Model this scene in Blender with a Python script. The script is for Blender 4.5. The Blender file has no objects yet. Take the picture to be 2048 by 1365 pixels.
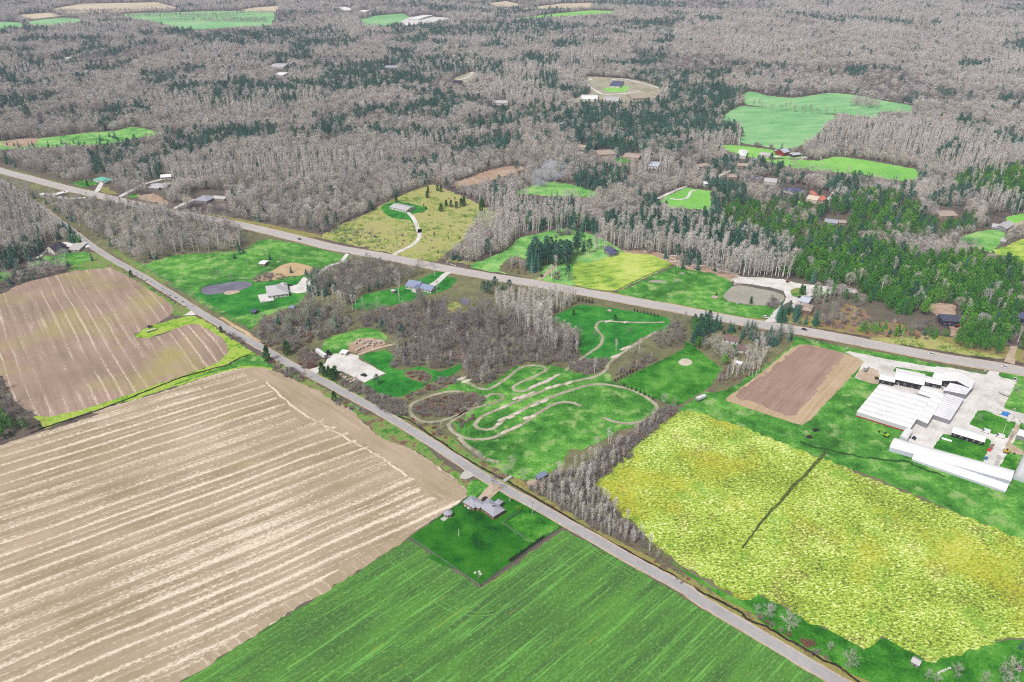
import bpy, math, random
import numpy as np
from mathutils import Vector, Matrix
from mathutils.geometry import tessellate_polygon
R = math.radians
SC = bpy.context.scene
COL = SC.collection
RNG = random.Random(7)

# ---------------------------------------------------------------- camera, sky, sun, exposure
CAMH, FPX, HORY = 300.0, 1560.0, -150.0          # drone height, focal length in photo pixels, horizon row
PITCH = math.atan2(682.5 - HORY, FPX)
cam = bpy.data.cameras.new('camera'); cam.sensor_width = 36; cam.lens = FPX / 2048 * 36
cam.clip_start = 1; cam.clip_end = 40000
co = bpy.data.objects.new('camera', cam); COL.objects.link(co)
co.location = (0, 0, CAMH); co.rotation_euler = (math.pi / 2 - PITCH, 0, 0)
SC.camera = co
SUN_AZ, SUN_EL = R(222), R(52)                    # azimuth clockwise from +Y (view direction)
wd = bpy.data.worlds.new('World'); SC.world = wd; wd.use_nodes = True
wt = wd.node_tree; wt.nodes.clear()
sky = wt.nodes.new('ShaderNodeTexSky'); sky.sky_type = 'NISHITA'; sky.sun_disc = False
sky.sun_elevation = SUN_EL; sky.sun_rotation = SUN_AZ; sky.dust_density = 5.0; sky.air_density = 1.0; sky.ozone_density = 1.0
hs = wt.nodes.new('ShaderNodeHueSaturation'); hs.inputs['Saturation'].default_value = 0.30   # thin overcast greys the sky
bg = wt.nodes.new('ShaderNodeBackground'); bg.inputs['Strength'].default_value = 0.058
wo = wt.nodes.new('ShaderNodeOutputWorld')
wt.links.new(sky.outputs[0], hs.inputs['Color']); wt.links.new(hs.outputs[0], bg.inputs['Color']); wt.links.new(bg.outputs[0], wo.inputs[0])
sl = bpy.data.lights.new('sun', 'SUN'); sl.energy = 1.5; sl.angle = R(12); sl.color = (1, .96, .92)
so = bpy.data.objects.new('sun', sl); COL.objects.link(so)
sd = Vector((math.sin(SUN_AZ) * math.cos(SUN_EL), math.cos(SUN_AZ) * math.cos(SUN_EL), math.sin(SUN_EL)))
so.rotation_euler = sd.to_track_quat('Z', 'Y').to_euler(); so.location = (0, 0, 600)
SC.view_settings.view_transform = 'Standard'; SC.view_settings.look = 'None'
SC.view_settings.exposure = 1.42; SC.view_settings.gamma = 1
SC.cycles.max_bounces = 4; SC.cycles.diffuse_bounces = 2; SC.cycles.glossy_bounces = 2
SC.cycles.transmission_bounces = 2; SC.cycles.volume_bounces = 0; SC.cycles.transparent_max_bounces = 6
SC.cycles.use_denoising = False; SC.cycles.filter_width = 1.15
ALB = 1 / 1.75                                    # display colour -> base colour

# ---------------------------------------------------------------- photo pixels to points on the ground
REG = {'A': (1300, 1130, 5.12), 'B': (780, 900, 4.55), 'C': (300, 500, 4.55), 'D': (0, 820, 2.505), 'E': (0, 300, 4.55),
       'F': (1600, 640, 3.792), 'G': (1180, 780, 3.4115), 'H': (1700, 680, 5.885), 'I': (1880, 800, 6.5), 'J': (1840, 1220, 9.413),
       'K': (600, 640, 6.827), 'L': (1000, 440, 6.827), 'M': (1380, 560, 6.827), 'N': (1280, 420, 6.827), 'O': (560, 470, 5.055),
       'Q': (1340, 270, 5.689), 'p': (0, 0, 1.0)}
for k, (ox, oy) in enumerate([(0, 0), (670, 0), (1348, 0), (0, 440), (670, 440), (1348, 440), (670, 899), (1348, 899)]):
    REG[str(k + 1)] = (ox, oy, 2048 / 700)
def PX(s):
    """'5:170,440 420,390 6:10,20' -> photo pixel coordinates"""
    out = []; tag = 'p'
    for tok in s.split():
        if ':' in tok: tag, tok = tok.split(':')
        if not tok: continue
        x, y = tok.split(','); ox, oy, sc = REG[tag]
        out.append((ox + float(x) / sc, oy + float(y) / sc))
    return out
cP, sP = math.cos(PITCH), math.sin(PITCH)
def W(x, y, h=0.0):
    dx = (x - 1024) / FPX; dy = (682.5 - y) / FPX
    d = (dx, cP + dy * sP, -sP + dy * cP); t = (CAMH - h) / -d[2]
    return Vector((d[0] * t, d[1] * t, h))
def proj(X, Y, Z):
    z = Z - CAMH; f = Y * cP - z * sP; u = Y * sP + z * cP
    return 1024 + FPX * X / f, 682.5 - FPX * u / f
def WP(s, h=0.0): return [W(x, y, h) for x, y in PX(s)]
def W1(s, h=0.0): return WP(s, h)[0]

# ---------------------------------------------------------------- object helpers
def tag(o, label=None, cat=None, group=None, kind=None):
    if label: o['label'] = label
    if cat: o['category'] = cat
    if group: o['group'] = group
    if kind: o['kind'] = kind
    return o
def mesh(name, V, F, mats, mi=None, smooth=False):
    me = bpy.data.meshes.new(name); me.from_pydata([tuple(v) for v in V], [], F)
    for m in (mats if isinstance(mats, (list, tuple)) else [mats]): me.materials.append(m)
    if mi is not None: me.polygons.foreach_set('material_index', mi)
    if smooth: me.polygons.foreach_set('use_smooth', [True] * len(F))
    me.update(); return me
def link(name, me, parent=None):
    o = bpy.data.objects.new(name, me); COL.objects.link(o)
    if parent: o.parent = parent
    return o
def empty(name, loc=(0, 0, 0), rz=0.0):
    o = bpy.data.objects.new(name, None); COL.objects.link(o); o.location = loc; o.rotation_euler = (0, 0, rz); o.empty_display_size = 1
    return o
def copy_tree(o, parent=None):
    c = o.copy(); COL.objects.link(c)
    if parent: c.parent = parent
    for ch in list(o.children): copy_tree(ch, c)
    return c
class MB:
    """collects shapes for ONE mesh"""
    def __init__(s): s.V = []; s.F = []; s.M = []
    def add(s, V, F, m=0):
        n = len(s.V); s.V += [tuple(v) for v in V]; s.F += [tuple(i + n for i in f) for f in F]; s.M += [m] * len(F); return s
    def box(s, x0, x1, y0, y1, z0, z1, m=0):
        V = [(x, y, z) for z in (z0, z1) for y in (y0, y1) for x in (x0, x1)]
        return s.add(V, [(0, 2, 3, 1), (4, 5, 7, 6), (0, 1, 5, 4), (2, 6, 7, 3), (0, 4, 6, 2), (1, 3, 7, 5)], m)
    def tube(s, pts, rad, n=5, m=0, cap=True):
        V = []; F = []
        for k, p in enumerate(pts):
            p = Vector(p); a = Vector(pts[min(k + 1, len(pts) - 1)]) - Vector(pts[max(k - 1, 0)])
            if a.length < 1e-6: a = Vector((0, 0, 1))
            a.normalize(); b = a.orthogonal().normalized(); c = a.cross(b)
            for j in range(n):
                t = 2 * math.pi * j / n; V.append(p + (b * math.cos(t) + c * math.sin(t)) * rad[k])
        for k in range(len(pts) - 1):
            for j in range(n):
                a0 = k * n + j; a1 = k * n + (j + 1) % n; F.append((a0, a1, a1 + n, a0 + n))
        if cap: F.append(tuple(range((len(pts) - 1) * n, len(pts) * n))); F.append(tuple(reversed(range(n))))
        return s.add(V, F, m)
    def prism(s, prof, y0, y1, m=0, axis='y'):
        """profile in (x, z) pulled along y (or profile in (y, z) pulled along x)"""
        n = len(prof)
        f = (lambda a, t, b: (a, t, b)) if axis == 'y' else (lambda a, t, b: (t, a, b))
        V = [f(a, y0, b) for a, b in prof] + [f(a, y1, b) for a, b in prof]
        F = [tuple(range(n)), tuple(reversed(range(n, 2 * n)))] + [(i, i + n, (i + 1) % n + n, (i + 1) % n) for i in range(n)]
        return s.add(V, F, m)
    def build(s, name, mats, parent=None, smooth=False):
        return link(name, mesh(name, s.V, s.F, mats, s.M, smooth), parent)

# ---------------------------------------------------------------- materials
def lin(c):
    c = c / 255
    return c / 12.92 if c <= .04045 else ((c + .055) / 1.055) ** 2.4
def C(r, g, b, k=1.0): return tuple(min(.92, lin(v) * ALB * k) for v in (r, g, b)) + (1,)
class NT:
    def __init__(s, name):
        s.m = bpy.data.materials.new(name); s.m.use_nodes = True; s.t = s.m.node_tree
        s.b = s.t.nodes['Principled BSDF']; s.b.inputs['Specular IOR Level'].default_value = .15; s.b.inputs['Roughness'].default_value = .9
        s.pos = None
    def n(s, ty, **kw):
        nd = s.t.nodes.new('ShaderNode' + ty)
        for k, v in kw.items(): setattr(nd, k, v)
        return nd
    def put(s, sock, v):
        if hasattr(v, 'is_output') or isinstance(v, bpy.types.NodeSocket): s.t.links.new(v, sock)
        else: sock.default_value = v
    def P(s):
        if s.pos is None: s.pos = s.n('NewGeometry').outputs['Position']
        return s.pos
    def math(s, op, a, b=0.0, clamp=False):
        nd = s.n('Math', operation=op, use_clamp=clamp); s.put(nd.inputs[0], a); s.put(nd.inputs[1], b); return nd.outputs[0]
    def map(s, rot=0.0, scale=(1, 1, 1), vec=None):
        a = s.n('Mapping', vector_type='TEXTURE'); s.put(a.inputs['Vector'], vec or s.P()); a.inputs['Rotation'].default_value = (0, 0, rot)
        b = s.n('VectorMath', operation='MULTIPLY'); s.put(b.inputs[0], a.outputs[0]); b.inputs[1].default_value = scale
        return b.outputs[0]
    def noise(s, scale=1.0, detail=2.0, rough=.5, vec=None, dist=0.0):
        nd = s.n('TexNoise'); s.put(nd.inputs['Vector'], vec or s.P()); nd.inputs['Scale'].default_value = scale
        nd.inputs['Detail'].default_value = detail; nd.inputs['Roughness'].default_value = rough; nd.inputs['Distortion'].default_value = dist
        return nd.outputs[0]
    def ramp(s, fac, stops, interp='LINEAR'):
        nd = s.n('ValToRGB'); r = nd.color_ramp; r.interpolation = interp
        while len(r.elements) < len(stops): r.elements.new(.5)
        for e, (p, c) in zip(r.elements, stops): e.position = p; e.color = c if hasattr(c, '__len__') else (c, c, c, 1)
        s.put(nd.inputs[0], fac); return nd.outputs[0]
    def mix(s, fac, a, b, mode='MIX'):
        nd = s.n('Mix', data_type='RGBA', blend_type=mode); s.put(nd.inputs[0], fac); s.put(nd.inputs[6], a); s.put(nd.inputs[7], b); return nd.outputs[2]
    def done(s, col, rough=None, bump=None, bs=.3):
        s.put(s.b.inputs['Base Color'], col)
        if rough is not None: s.put(s.b.inputs['Roughness'], rough)
        if bump is not None:
            nd = s.n('Bump'); nd.inputs['Strength'].default_value = bs; nd.inputs['Distance'].default_value = .3
            s.put(nd.inputs['Height'], bump); s.t.links.new(nd.outputs[0], s.b.inputs['Normal'])
        return s.m
def paint(name, c, rough=.6, var=.10, scale=1.5, metal=0.0, spec=.3):
    k = NT(name); cc = c if len(c) == 4 else C(*c)
    d = tuple(v * (1 - var * 2) for v in cc[:3]) + (1,)
    tc = k.n('TexCoord').outputs['Object']
    k.b.inputs['Metallic'].default_value = metal; k.b.inputs['Specular IOR Level'].default_value = spec
    return k.done(k.ramp(k.noise(scale, 4, .6, tc), [(.3, d), (.65, cc)]), rough)
def turf(name, cols, s1=.02, s2=.12, s3=.7, contrast=(.35, .65), extra=None, extra_rng=(.58, .66), ani=None, fine=.45):
    """patchy ground cover: broad patches, clumps, and fine mottling"""
    k = NT(name); v = k.map(ani[0], ani[1]) if ani else k.P()
    a = k.noise(s2, 5, .62, v); b = k.noise(s1, 3, .5); f = k.noise(s3, 4, .7, v)
    n = len(cols); lo, hi = contrast
    mixf = k.math('ADD', k.math('MULTIPLY', a, .55), k.math('MULTIPLY', b, .45))
    mixf = k.math('ADD', mixf, k.math('MULTIPLY', k.math('SUBTRACT', f, .5), fine))
    col = k.ramp(mixf, [(lo + (hi - lo) * i / max(1, n - 1), c) for i, c in enumerate(cols)])
    if extra:
        e = k.ramp(k.noise(s2 * .8, 4, .65, v), [(extra_rng[0], 0), (extra_rng[1], 1)])
        col = k.mix(e, col, extra)
    return k.done(col, .95)

# ---------------------------------------------------------------- ground sheets
CLEAR = []           # (pixel polygon, test the crowns too)
def smooth_poly(pts, closed=True, n=5):
    out = []; m = len(pts)
    rng = range(m) if closed else range(m - 1)
    for i in rng:
        g = (lambda j: pts[j % m]) if closed else (lambda j: pts[max(0, min(m - 1, j))])
        p0, p1, p2, p3 = g(i - 1), g(i), g(i + 1), g(i + 2)
        for k in range(n):
            t = k / n
            out.append(.5 * ((2 * p1) + (p2 - p0) * t + (2 * p0 - 5 * p1 + 4 * p2 - p3) * t * t + (3 * p1 - p0 - 3 * p2 + p3) * t ** 3))
    if not closed: out.append(pts[-1])
    return out
def jag(pts, step, amp, seed):
    r = random.Random(seed); out = []
    for i in range(len(pts)):
        a, b = pts[i], pts[(i + 1) % len(pts)]; d = b - a; n = max(1, min(60, int(d.length / step)))
        nn = Vector((-d.y, d.x, 0)).normalized() if d.length > 1e-6 else Vector((0, 0, 0))
        for k in range(n): out.append(a + d * (k / n) + nn * (r.uniform(-amp, amp)))
    return out
ZN = [0]
def sheet(name, s, mat, z, label, smooth=0, jagged=1.0, clear=2, cat='ground', kind='structure'):
    ZN[0] += 1; z += .0004 * ZN[0]
    pts = WP(s) if isinstance(s, str) else s
    if smooth: pts = smooth_poly(pts, True, smooth)
    if clear: CLEAR.append(([proj(p.x, p.y, 0) for p in pts], clear == 2))
    if jagged: pts = jag(pts, 3.0, jagged, len(bpy.data.objects))
    flat = [Vector((p.x, p.y, 0)) for p in pts]
    tris = tessellate_polygon([flat])
    V = [(p.x, p.y, z) for p in pts]; F = []
    for t in tris:
        a, b, c = (pts[i] for i in t)
        if (b - a).cross(c - a).z < 0: t = (t[0], t[2], t[1])
        F.append(tuple(t))
    o = link(name, mesh(name, V, F, mat)); return tag(o, label, cat, None, kind)
def strip_pts(cl, w, n=6):
    c = smooth_poly(cl, False, n); L = []; Rr = []
    for i, p in enumerate(c):
        d = c[min(i + 1, len(c) - 1)] - c[max(i - 1, 0)]; nn = Vector((-d.y, d.x, 0)).normalized()
        ww = w(i / (len(c) - 1)) if callable(w) else w
        L.append(p + nn * ww / 2); Rr.append(p - nn * ww / 2)
    return c, L, Rr
def strip(name, cl, w, mat, z, label, off=0.0, clear=1, wob=0.0, kind='structure', cat='ground', n=6):
    """a ribbon along a centre line, with lengthwise UVs in metres (u across, v along)"""
    ZN[0] += 1; z += .0004 * ZN[0]
    pts = WP(cl) if isinstance(cl, str) else cl
    c, L, Rr = strip_pts(pts, w, n); r = random.Random(len(bpy.data.objects)); V = []; UV = []; acc = 0
    for i in range(len(c)):
        if i: acc += (c[i] - c[i - 1]).length
        nn = (L[i] - Rr[i]).normalized(); j = r.uniform(-wob, wob); ww = (L[i] - Rr[i]).length
        for q, sgn in ((L[i], 1), (Rr[i], -1)):
            p = q + nn * (off + j + r.uniform(-wob, wob) * .5); V.append((p.x, p.y, z)); UV.append((sgn * ww / 2, acc))
    F = [(2 * i + 1, 2 * i + 3, 2 * i + 2, 2 * i) for i in range(len(c) - 1)]
    me = mesh(name, V, F, mat); uv = me.uv_layers.new(name='UVMap')
    for lp in me.loops: uv.data[lp.index].uv = UV[lp.vertex_index]
    o = link(name, me); tag(o, label, cat, None, kind)
    if clear: CLEAR.append(([proj(p.x, p.y, 0) for p in L] + [proj(p.x, p.y, 0) for p in reversed(Rr)], clear == 2))
    return o
def pdir(a, b):
    p, q = W1(a), W1(b); return math.atan2(q.y - p.y, q.x - p.x)
# ---------------------------------------------------------------- ground materials
GREENS = [C(44, 98, 28), C(66, 134, 44), C(92, 162, 60), C(146, 200, 96)]
m_floor = turf('forest_floor', [C(70, 64, 60), C(96, 88, 82), C(118, 106, 98), C(102, 102, 80), C(134, 120, 108)], .012, .08, .6)
m_scrub = turf('scrub_ground', [C(88, 80, 68), C(126, 112, 96), C(108, 122, 70), C(142, 128, 106), C(126, 146, 84)], .02, .12, .8, fine=.6)
m_lawn = turf('lawn_grass', [C(32, 98, 18), C(52, 128, 28), C(82, 154, 48), C(112, 172, 72)], .025, .10, .7, (.36, .66), fine=.45)
m_lotlawn = turf('deep_lawn_grass', [C(8, 78, 14), C(28, 104, 14), C(46, 122, 22), C(66, 134, 34)], .03, .09, .8, (.38, .62), fine=.22)
m_emerald = turf('emerald_lawn', [C(22, 102, 28), C(38, 130, 38), C(62, 150, 50), C(96, 164, 66)], .03, .10, .7, (.36, .66), fine=.45)
m_meadow = turf('meadow_grass', GREENS, .02, .10, .6, extra=C(150, 184, 108), extra_rng=(.54, .66))
m_pale = turf('pale_meadow', [C(70, 140, 62), C(112, 178, 88), C(150, 204, 112), C(176, 206, 130)], .015, .06, .5)
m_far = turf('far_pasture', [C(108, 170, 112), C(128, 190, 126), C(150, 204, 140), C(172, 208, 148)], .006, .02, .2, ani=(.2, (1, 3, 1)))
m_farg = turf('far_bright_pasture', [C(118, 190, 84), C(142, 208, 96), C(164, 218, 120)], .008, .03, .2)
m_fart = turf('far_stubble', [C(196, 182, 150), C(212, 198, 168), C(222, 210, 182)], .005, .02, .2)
m_yelm = turf('rough_yellow_meadow', [C(104, 136, 56), C(156, 170, 84), C(192, 190, 112), C(206, 186, 138), C(138, 176, 76), C(186, 168, 120)], .02, .09, .5, (.42, .60), fine=.8)
m_hay = turf('hay_meadow', [C(112, 152, 52), C(150, 190, 74), C(186, 206, 88), C(206, 220, 120)], .02, .07, .5, (.4, .6), ani=(.3, (1, 2.2, 1)))
m_verge = turf('verge_grass', [C(52, 110, 40), C(96, 150, 58), C(150, 160, 84), C(150, 124, 88)], .05, .2, .9)
m_dryv = turf('dry_verge', [C(110, 92, 66), C(160, 140, 92), C(150, 160, 80), C(120, 100, 82)], .05, .2, .9)
m_acid = turf('lime_bank_grass', [C(84, 138, 36), C(128, 176, 46), C(164, 198, 66), C(190, 204, 104), C(150, 150, 70)], .06, .25, 1.0)
m_gravel = turf('pale_gravel', [C(194, 189, 182, 1.05), C(212, 208, 203, 1.08), C(226, 223, 219, 1.1), C(234, 232, 229, 1.12)], .03, .10, .6, (.36, .66))
m_gravelt = turf('tan_gravel', [C(178, 158, 134), C(198, 178, 156), C(212, 196, 176)], .05, .2, .9)
m_sand = turf('sand', [C(186, 158, 120), C(204, 178, 138), C(214, 192, 156)], .03, .1, .7)
m_dirt = turf('bare_dirt', [C(150, 124, 104), C(184, 156, 134), C(204, 184, 164)], .04, .2, .9)
m_track = turf('worn_track', [C(128, 136, 100), C(160, 158, 130), C(184, 178, 156), C(198, 192, 172)], .05, .15, .8)
m_jump = turf('packed_clay', [C(196, 184, 164), C(214, 204, 188), C(224, 216, 204)], .1, .4, 1.2)
m_ditch = turf('dark_ditch_bed', [C(30, 24, 20), C(52, 42, 34), C(76, 66, 48)], .1, .4, 1.2)  # ditches are flat strips, mottled from near-black to dull brown
m_dull = turf('dull_dry_grass', [C(140, 140, 112), C(170, 162, 140), C(190, 182, 162), C(150, 164, 120)], .02, .08, .4)
m_rverge = turf('rank_verge_grass', [C(58, 106, 40), C(88, 142, 56), C(132, 166, 82), C(142, 120, 92), C(116, 96, 80)], .04, .16, .9)
m_patchg = turf('mown_patch', [C(60, 150, 60), C(86, 168, 70), C(104, 178, 84)], .05, .2, .9)

def tilled(name, rot, per, base, straw, green, sl=.5, warp=8.0, seed=0.0, gthr=(.62, .8)):
    """bare soil with rows of pale straw lying along the direction of travel"""
    k = NT(name); v = k.map(rot)
    w = k.n('VectorMath', operation='ADD'); k.put(w.inputs[0], v); w.inputs[1].default_value = (seed, seed * 1.7, 0)
    x = k.n('SeparateXYZ'); k.put(x.inputs[0], w.outputs[0])
    bend = k.math('MULTIPLY', k.math('SUBTRACT', k.noise(.012, 2, .5), .5), warp)
    y = k.math('ADD', x.outputs[1], bend)
    ph = k.math('MULTIPLY', y, 2 * math.pi / per)
    s1 = k.math('ADD', k.math('MULTIPLY', k.math('SINE', ph), .5), .5)
    s2 = k.math('ADD', k.math('MULTIPLY', k.math('SINE', k.math('ADD', k.math('MULTIPLY', ph, 2.13), 1.0)), .5), .5)
    s1 = k.math('POWER', s1, 3.2); s2 = k.math('POWER', s2, 3.2)
    row = k.math('ADD', k.math('MULTIPLY', s1, .7), k.math('MULTIPLY', s2, .5))
    def st(sx, sy, d=4): 
        q = k.n('VectorMath', operation='MULTIPLY'); k.put(q.inputs[0], w.outputs[0]); q.inputs[1].default_value = (sx, sy, 1)
        return k.noise(1, d, .65, q.outputs[0])
    streak = st(.03, .5); patch = k.noise(.011, 3, .55); fine = st(.45, 1.1, 4)
    a = k.math('ADD', k.math('MULTIPLY', row, .42), k.math('MULTIPLY', streak, .62))
    a = k.math('ADD', a, k.math('MULTIPLY', k.math('SUBTRACT', patch, .5), .9))
    a = k.math('ADD', a, k.math('MULTIPLY', k.math('SUBTRACT', fine, .5), 1.5))
    f = k.ramp(a, [(sl - .12, 0), (sl + .06, .45), (sl + .24, 1)])
    soil = k.ramp(k.math('ADD', k.math('MULTIPLY', st(.02, .2), .5), k.math('MULTIPLY', k.noise(.02, 4, .6), .5)), [(.36, base[0]), (.5, base[1]), (.64, base[2])])
    col = k.mix(f, soil, straw)
    g = k.math('MULTIPLY', k.ramp(k.noise(.016, 3, .6), [(gthr[0] - .06, 0), (gthr[1], 1)]), k.ramp(fine, [(.35, .2), (.6, 1)]))
    return k.done(k.mix(g, col, green), .95)
ANG_BIG = pdir('D:0,760', 'D:1700,150'); ANG_UP = pdir('4:330,390', '4:640,960'); ANG_BR = pdir('6:600,1130', '6:900,800')
m_till1 = tilled('straw_tilled_soil', ANG_BIG, 11.5, [C(156, 140, 112), C(178, 160, 134), C(194, 174, 152)], C(238, 224, 204, 1.05), C(180, 174, 92), .55, gthr=(.66, .9))
m_till2 = tilled('mauve_tilled_soil', ANG_UP, 9.0, [C(150, 130, 112), C(168, 144, 128), C(182, 156, 144)], C(232, 214, 196), C(180, 176, 84), .70, 5.0, 31.0, gthr=(.55, .78))
m_brown = tilled('brown_tilled_soil', ANG_BR, 3.1, [C(148, 120, 106), C(166, 138, 124), C(180, 154, 142)], C(200, 174, 156), C(150, 124, 100), .84, 1.5, 77.0, gthr=(.7, .95))
m_tan = tilled('tan_headland', ANG_BR, 4.0, [C(180, 154, 122), C(194, 170, 138), C(204, 182, 152)], C(216, 196, 166), C(180, 150, 100), .7, 2.0, 12.0)

m_headl = tilled('smooth_headland_soil', pdir('4:1700,930', '7:560,80'), 5.5, [C(164, 148, 120), C(182, 164, 138), C(196, 176, 154)], C(222, 206, 184), C(164, 156, 90), .72, 4, 55.0)
m_strw = turf('loose_straw', [C(190, 168, 140), C(226, 208, 184), C(244, 230, 210)], .05, .4, 1.2, (.4, .6))
def wheat():
    k = NT('winter_wheat'); a = pdir('7:1320,1030', '7:1510,880'); v = k.map(a)
    def st(sx, sy, d=4, r=.6, o=0):
        q = k.n('VectorMath', operation='MULTIPLY_ADD'); k.put(q.inputs[0], v); q.inputs[1].default_value = (sx, sy, 1); q.inputs[2].default_value = (o, o, 0)
        return k.noise(1, d, r, q.outputs[0])
    c = k.ramp(k.math('ADD', k.math('MULTIPLY', st(.012, .12), .6), k.math('MULTIPLY', k.noise(.02, 4, .6), .4)),
               [(.36, C(72, 108, 56)), (.48, C(82, 130, 58)), (.6, C(94, 150, 60))])
    c = k.mix(k.math('MULTIPLY', k.ramp(st(.02, .55, 5, .65, 9), [(.53, 0), (.64, 1)]), .7), c, C(128, 200, 92))
    c = k.mix(k.math('MULTIPLY', k.ramp(st(.5, 1.0, 5, .7, 3), [(.53, 0), (.66, 1)]), .65), c, C(142, 200, 104))
    c = k.mix(k.math('MULTIPLY', k.ramp(st(.4, .9, 5, .7, 23), [(.51, 0), (.66, 1)]), .45), c, C(48, 88, 38))
    c = k.mix(k.ramp(st(.028, .42, 4, .6, 41), [(.66, 0), (.72, .9)]), c, C(150, 168, 64))
    c = k.mix(k.ramp(st(.03, .30, 4, .6, 67), [(.70, 0), (.745, .85)]), c, C(162, 136, 74))
    return k.done(c, .95)
m_wheat = wheat()
def canola():
    k = NT('flowering_field'); v = k.map(0.12, (.75, 1.2, 1))
    a = k.noise(.8, 3, .6, v, .8); b = k.noise(.03, 4, .6); f = k.noise(1.5, 2, .7)
    m = k.math('ADD', k.math('MULTIPLY', a, .92), k.math('MULTIPLY', b, .35))
    m = k.math('SUBTRACT', m, .125)
    m = k.math('ADD', m, k.math('MULTIPLY', k.math('SUBTRACT', f, .5), .26))
    c = k.ramp(m, [(.35, C(96, 100, 50)), (.42, C(124, 142, 54)), (.475, C(148, 178, 60)), (.54, C(178, 208, 74)), (.61, C(214, 230, 116)), (.67, C(244, 248, 190, 1.1))])
    c = k.mix(k.ramp(k.noise(.05, 4, .6, k.map(0, (1, 1, 1))), [(.56, 0), (.68, .55)]), c, C(120, 180, 60))
    c = k.mix(k.math('MULTIPLY', k.ramp(k.noise(.028, 3, .6, k.map(1, (1, 1.3, 1))), [(.56, 0), (.66, 1)]), k.ramp(a, [(.48, .5), (.56, 0)])), c, C(136, 112, 76))
    c = k.mix(k.math('MULTIPLY', k.ramp(k.noise(.018, 3, .6, k.map(2)), [(.52, 0), (.64, 1)]), k.ramp(a, [(.4, .2), (.55, .6)])), c, C(196, 190, 40))
    return k.done(c, .95)
m_canola = canola()
def asphalt(name, base, track, edge, half, lanes=1, dash=None):
    """worn road surface: grey lanes, darker wheel tracks, pale dusty edges, from the lengthwise UVs"""
    k = NT(name); uv = k.n('UVMap').outputs[0]; x = k.n('SeparateXYZ'); k.put(x.inputs[0], uv)
    u = k.math('ABSOLUTE', x.outputs[0])
    n1 = k.noise(.25, 4, .65); n2 = k.noise(.03, 3, .6)
    c = k.ramp(k.math('ADD', k.math('MULTIPLY', n1, .5), k.math('MULTIPLY', n2, .5)), [(.38, base[0]), (.62, base[1])])
    t = k.math('MULTIPLY', k.math('ADD', k.math('COSINE', k.math('MULTIPLY', u, 2 * math.pi / (half / (2 * lanes)))), 1), .5)
    c = k.mix(k.math('MULTIPLY', t, .35), c, track)
    e = k.ramp(k.math('ADD', u, k.math('MULTIPLY', k.math('SUBTRACT', k.noise(.3, 4, .7), .5), 1.4)), [(0, 0), (1, 1)])
    es = k.math('MULTIPLY', k.math('SUBTRACT', k.math('ADD', u, k.math('MULTIPLY', k.math('SUBTRACT', k.noise(.4, 4, .7), .5), 1.2)), half), 2.2, True)
    c = k.mix(es, c, edge)
    return k.done(c, .9)
m_hwy = asphalt('highway_asphalt', [C(190, 186, 184), C(208, 204, 202)], C(174, 170, 168), C(222, 210, 198), 6.2, 2)
m_road = asphalt('side_road_asphalt', [C(172, 170, 170), C(192, 190, 190)], C(160, 158, 160), C(222, 210, 198), 2.7, 1)
def water(name, c1, c2, rough):
    k = NT(name); k.b.inputs['Specular IOR Level'].default_value = .5
    return k.done(k.ramp(k.noise(.05, 3, .6), [(.4, c1), (.6, c2)]), rough, k.noise(.8, 3, .6), .04)
m_pond = water('murky_pond_water', C(168, 164, 148), C(180, 176, 160), .18)
m_dark = water('dark_pond_water', C(112, 108, 126), C(134, 130, 146), .05)
m_white = paint('white_paint_line', (214, 212, 208), .8)

# ---------------------------------------------------------------- ground, fields, lawns
g = MB(); g.add([(-9000, -1500, 0), (9000, -1500, 0), (9000, 14000, 0), (-9000, 14000, 0)], [(0, 1, 2, 3)])
tag(g.build('ground', m_floor), 'brown leaf-littered ground under the woods and beyond', 'ground', None, 'structure')
HWC = 'p:-420,215 -200,281 0,341.7 50,355 132,377 198,392 264,407.7 330,423 4:1400,30 1750,113 5:0,165 300,218 600,278 900,332 1200,379 1500,432 1800,488 6:0,520 400,597 800,661 1200,738 1600,815 2048,890 p:2260,796 2600,880'
SRC = 'p:-60,338 10,368 E:200,420 350,510 560,665 800,850 1000,985 1300,1155 C:250,440 500,600 750,745 1000,883 1250,1030 1500,1160 5:200,1090 400,1205 600,1330 7:900,180 1200,345 1500,515 1800,684 2048,820 A:500,358 1000,652 1500,950 2000,1240 p:1860,1468 2100,1605'
Z1, Z2, Z3, Z4, Z5 = .08, .16, .24, .32, .40
sheet('scrubland', 'p:-300,250 0,330 330,420 600,475 875,530 1080,565 1370,620 1620,665 2048,740 2500,850 2500,1500 1700,1400 1000,970 600,740 300,560 100,430 -300,330', m_scrub, .03, 'brown scrubby ground between the highway and the side road', 0, 0, 0)
sheet('roadside_bank', 'p:640,478 560,466 480,448 420,434 420,428 520,446 640,470 760,498 900,524 1100,556 1370,606 1620,654 1850,690 2048,726 2300,790 2300,770 2048,700 1850,668 1700,650 1560,620 1370,600 1100,548 900,516 740,490', m_dryv, .06, 'dry tan grass bank along the far side of the highway', 3, 1.2, 0)
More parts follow.
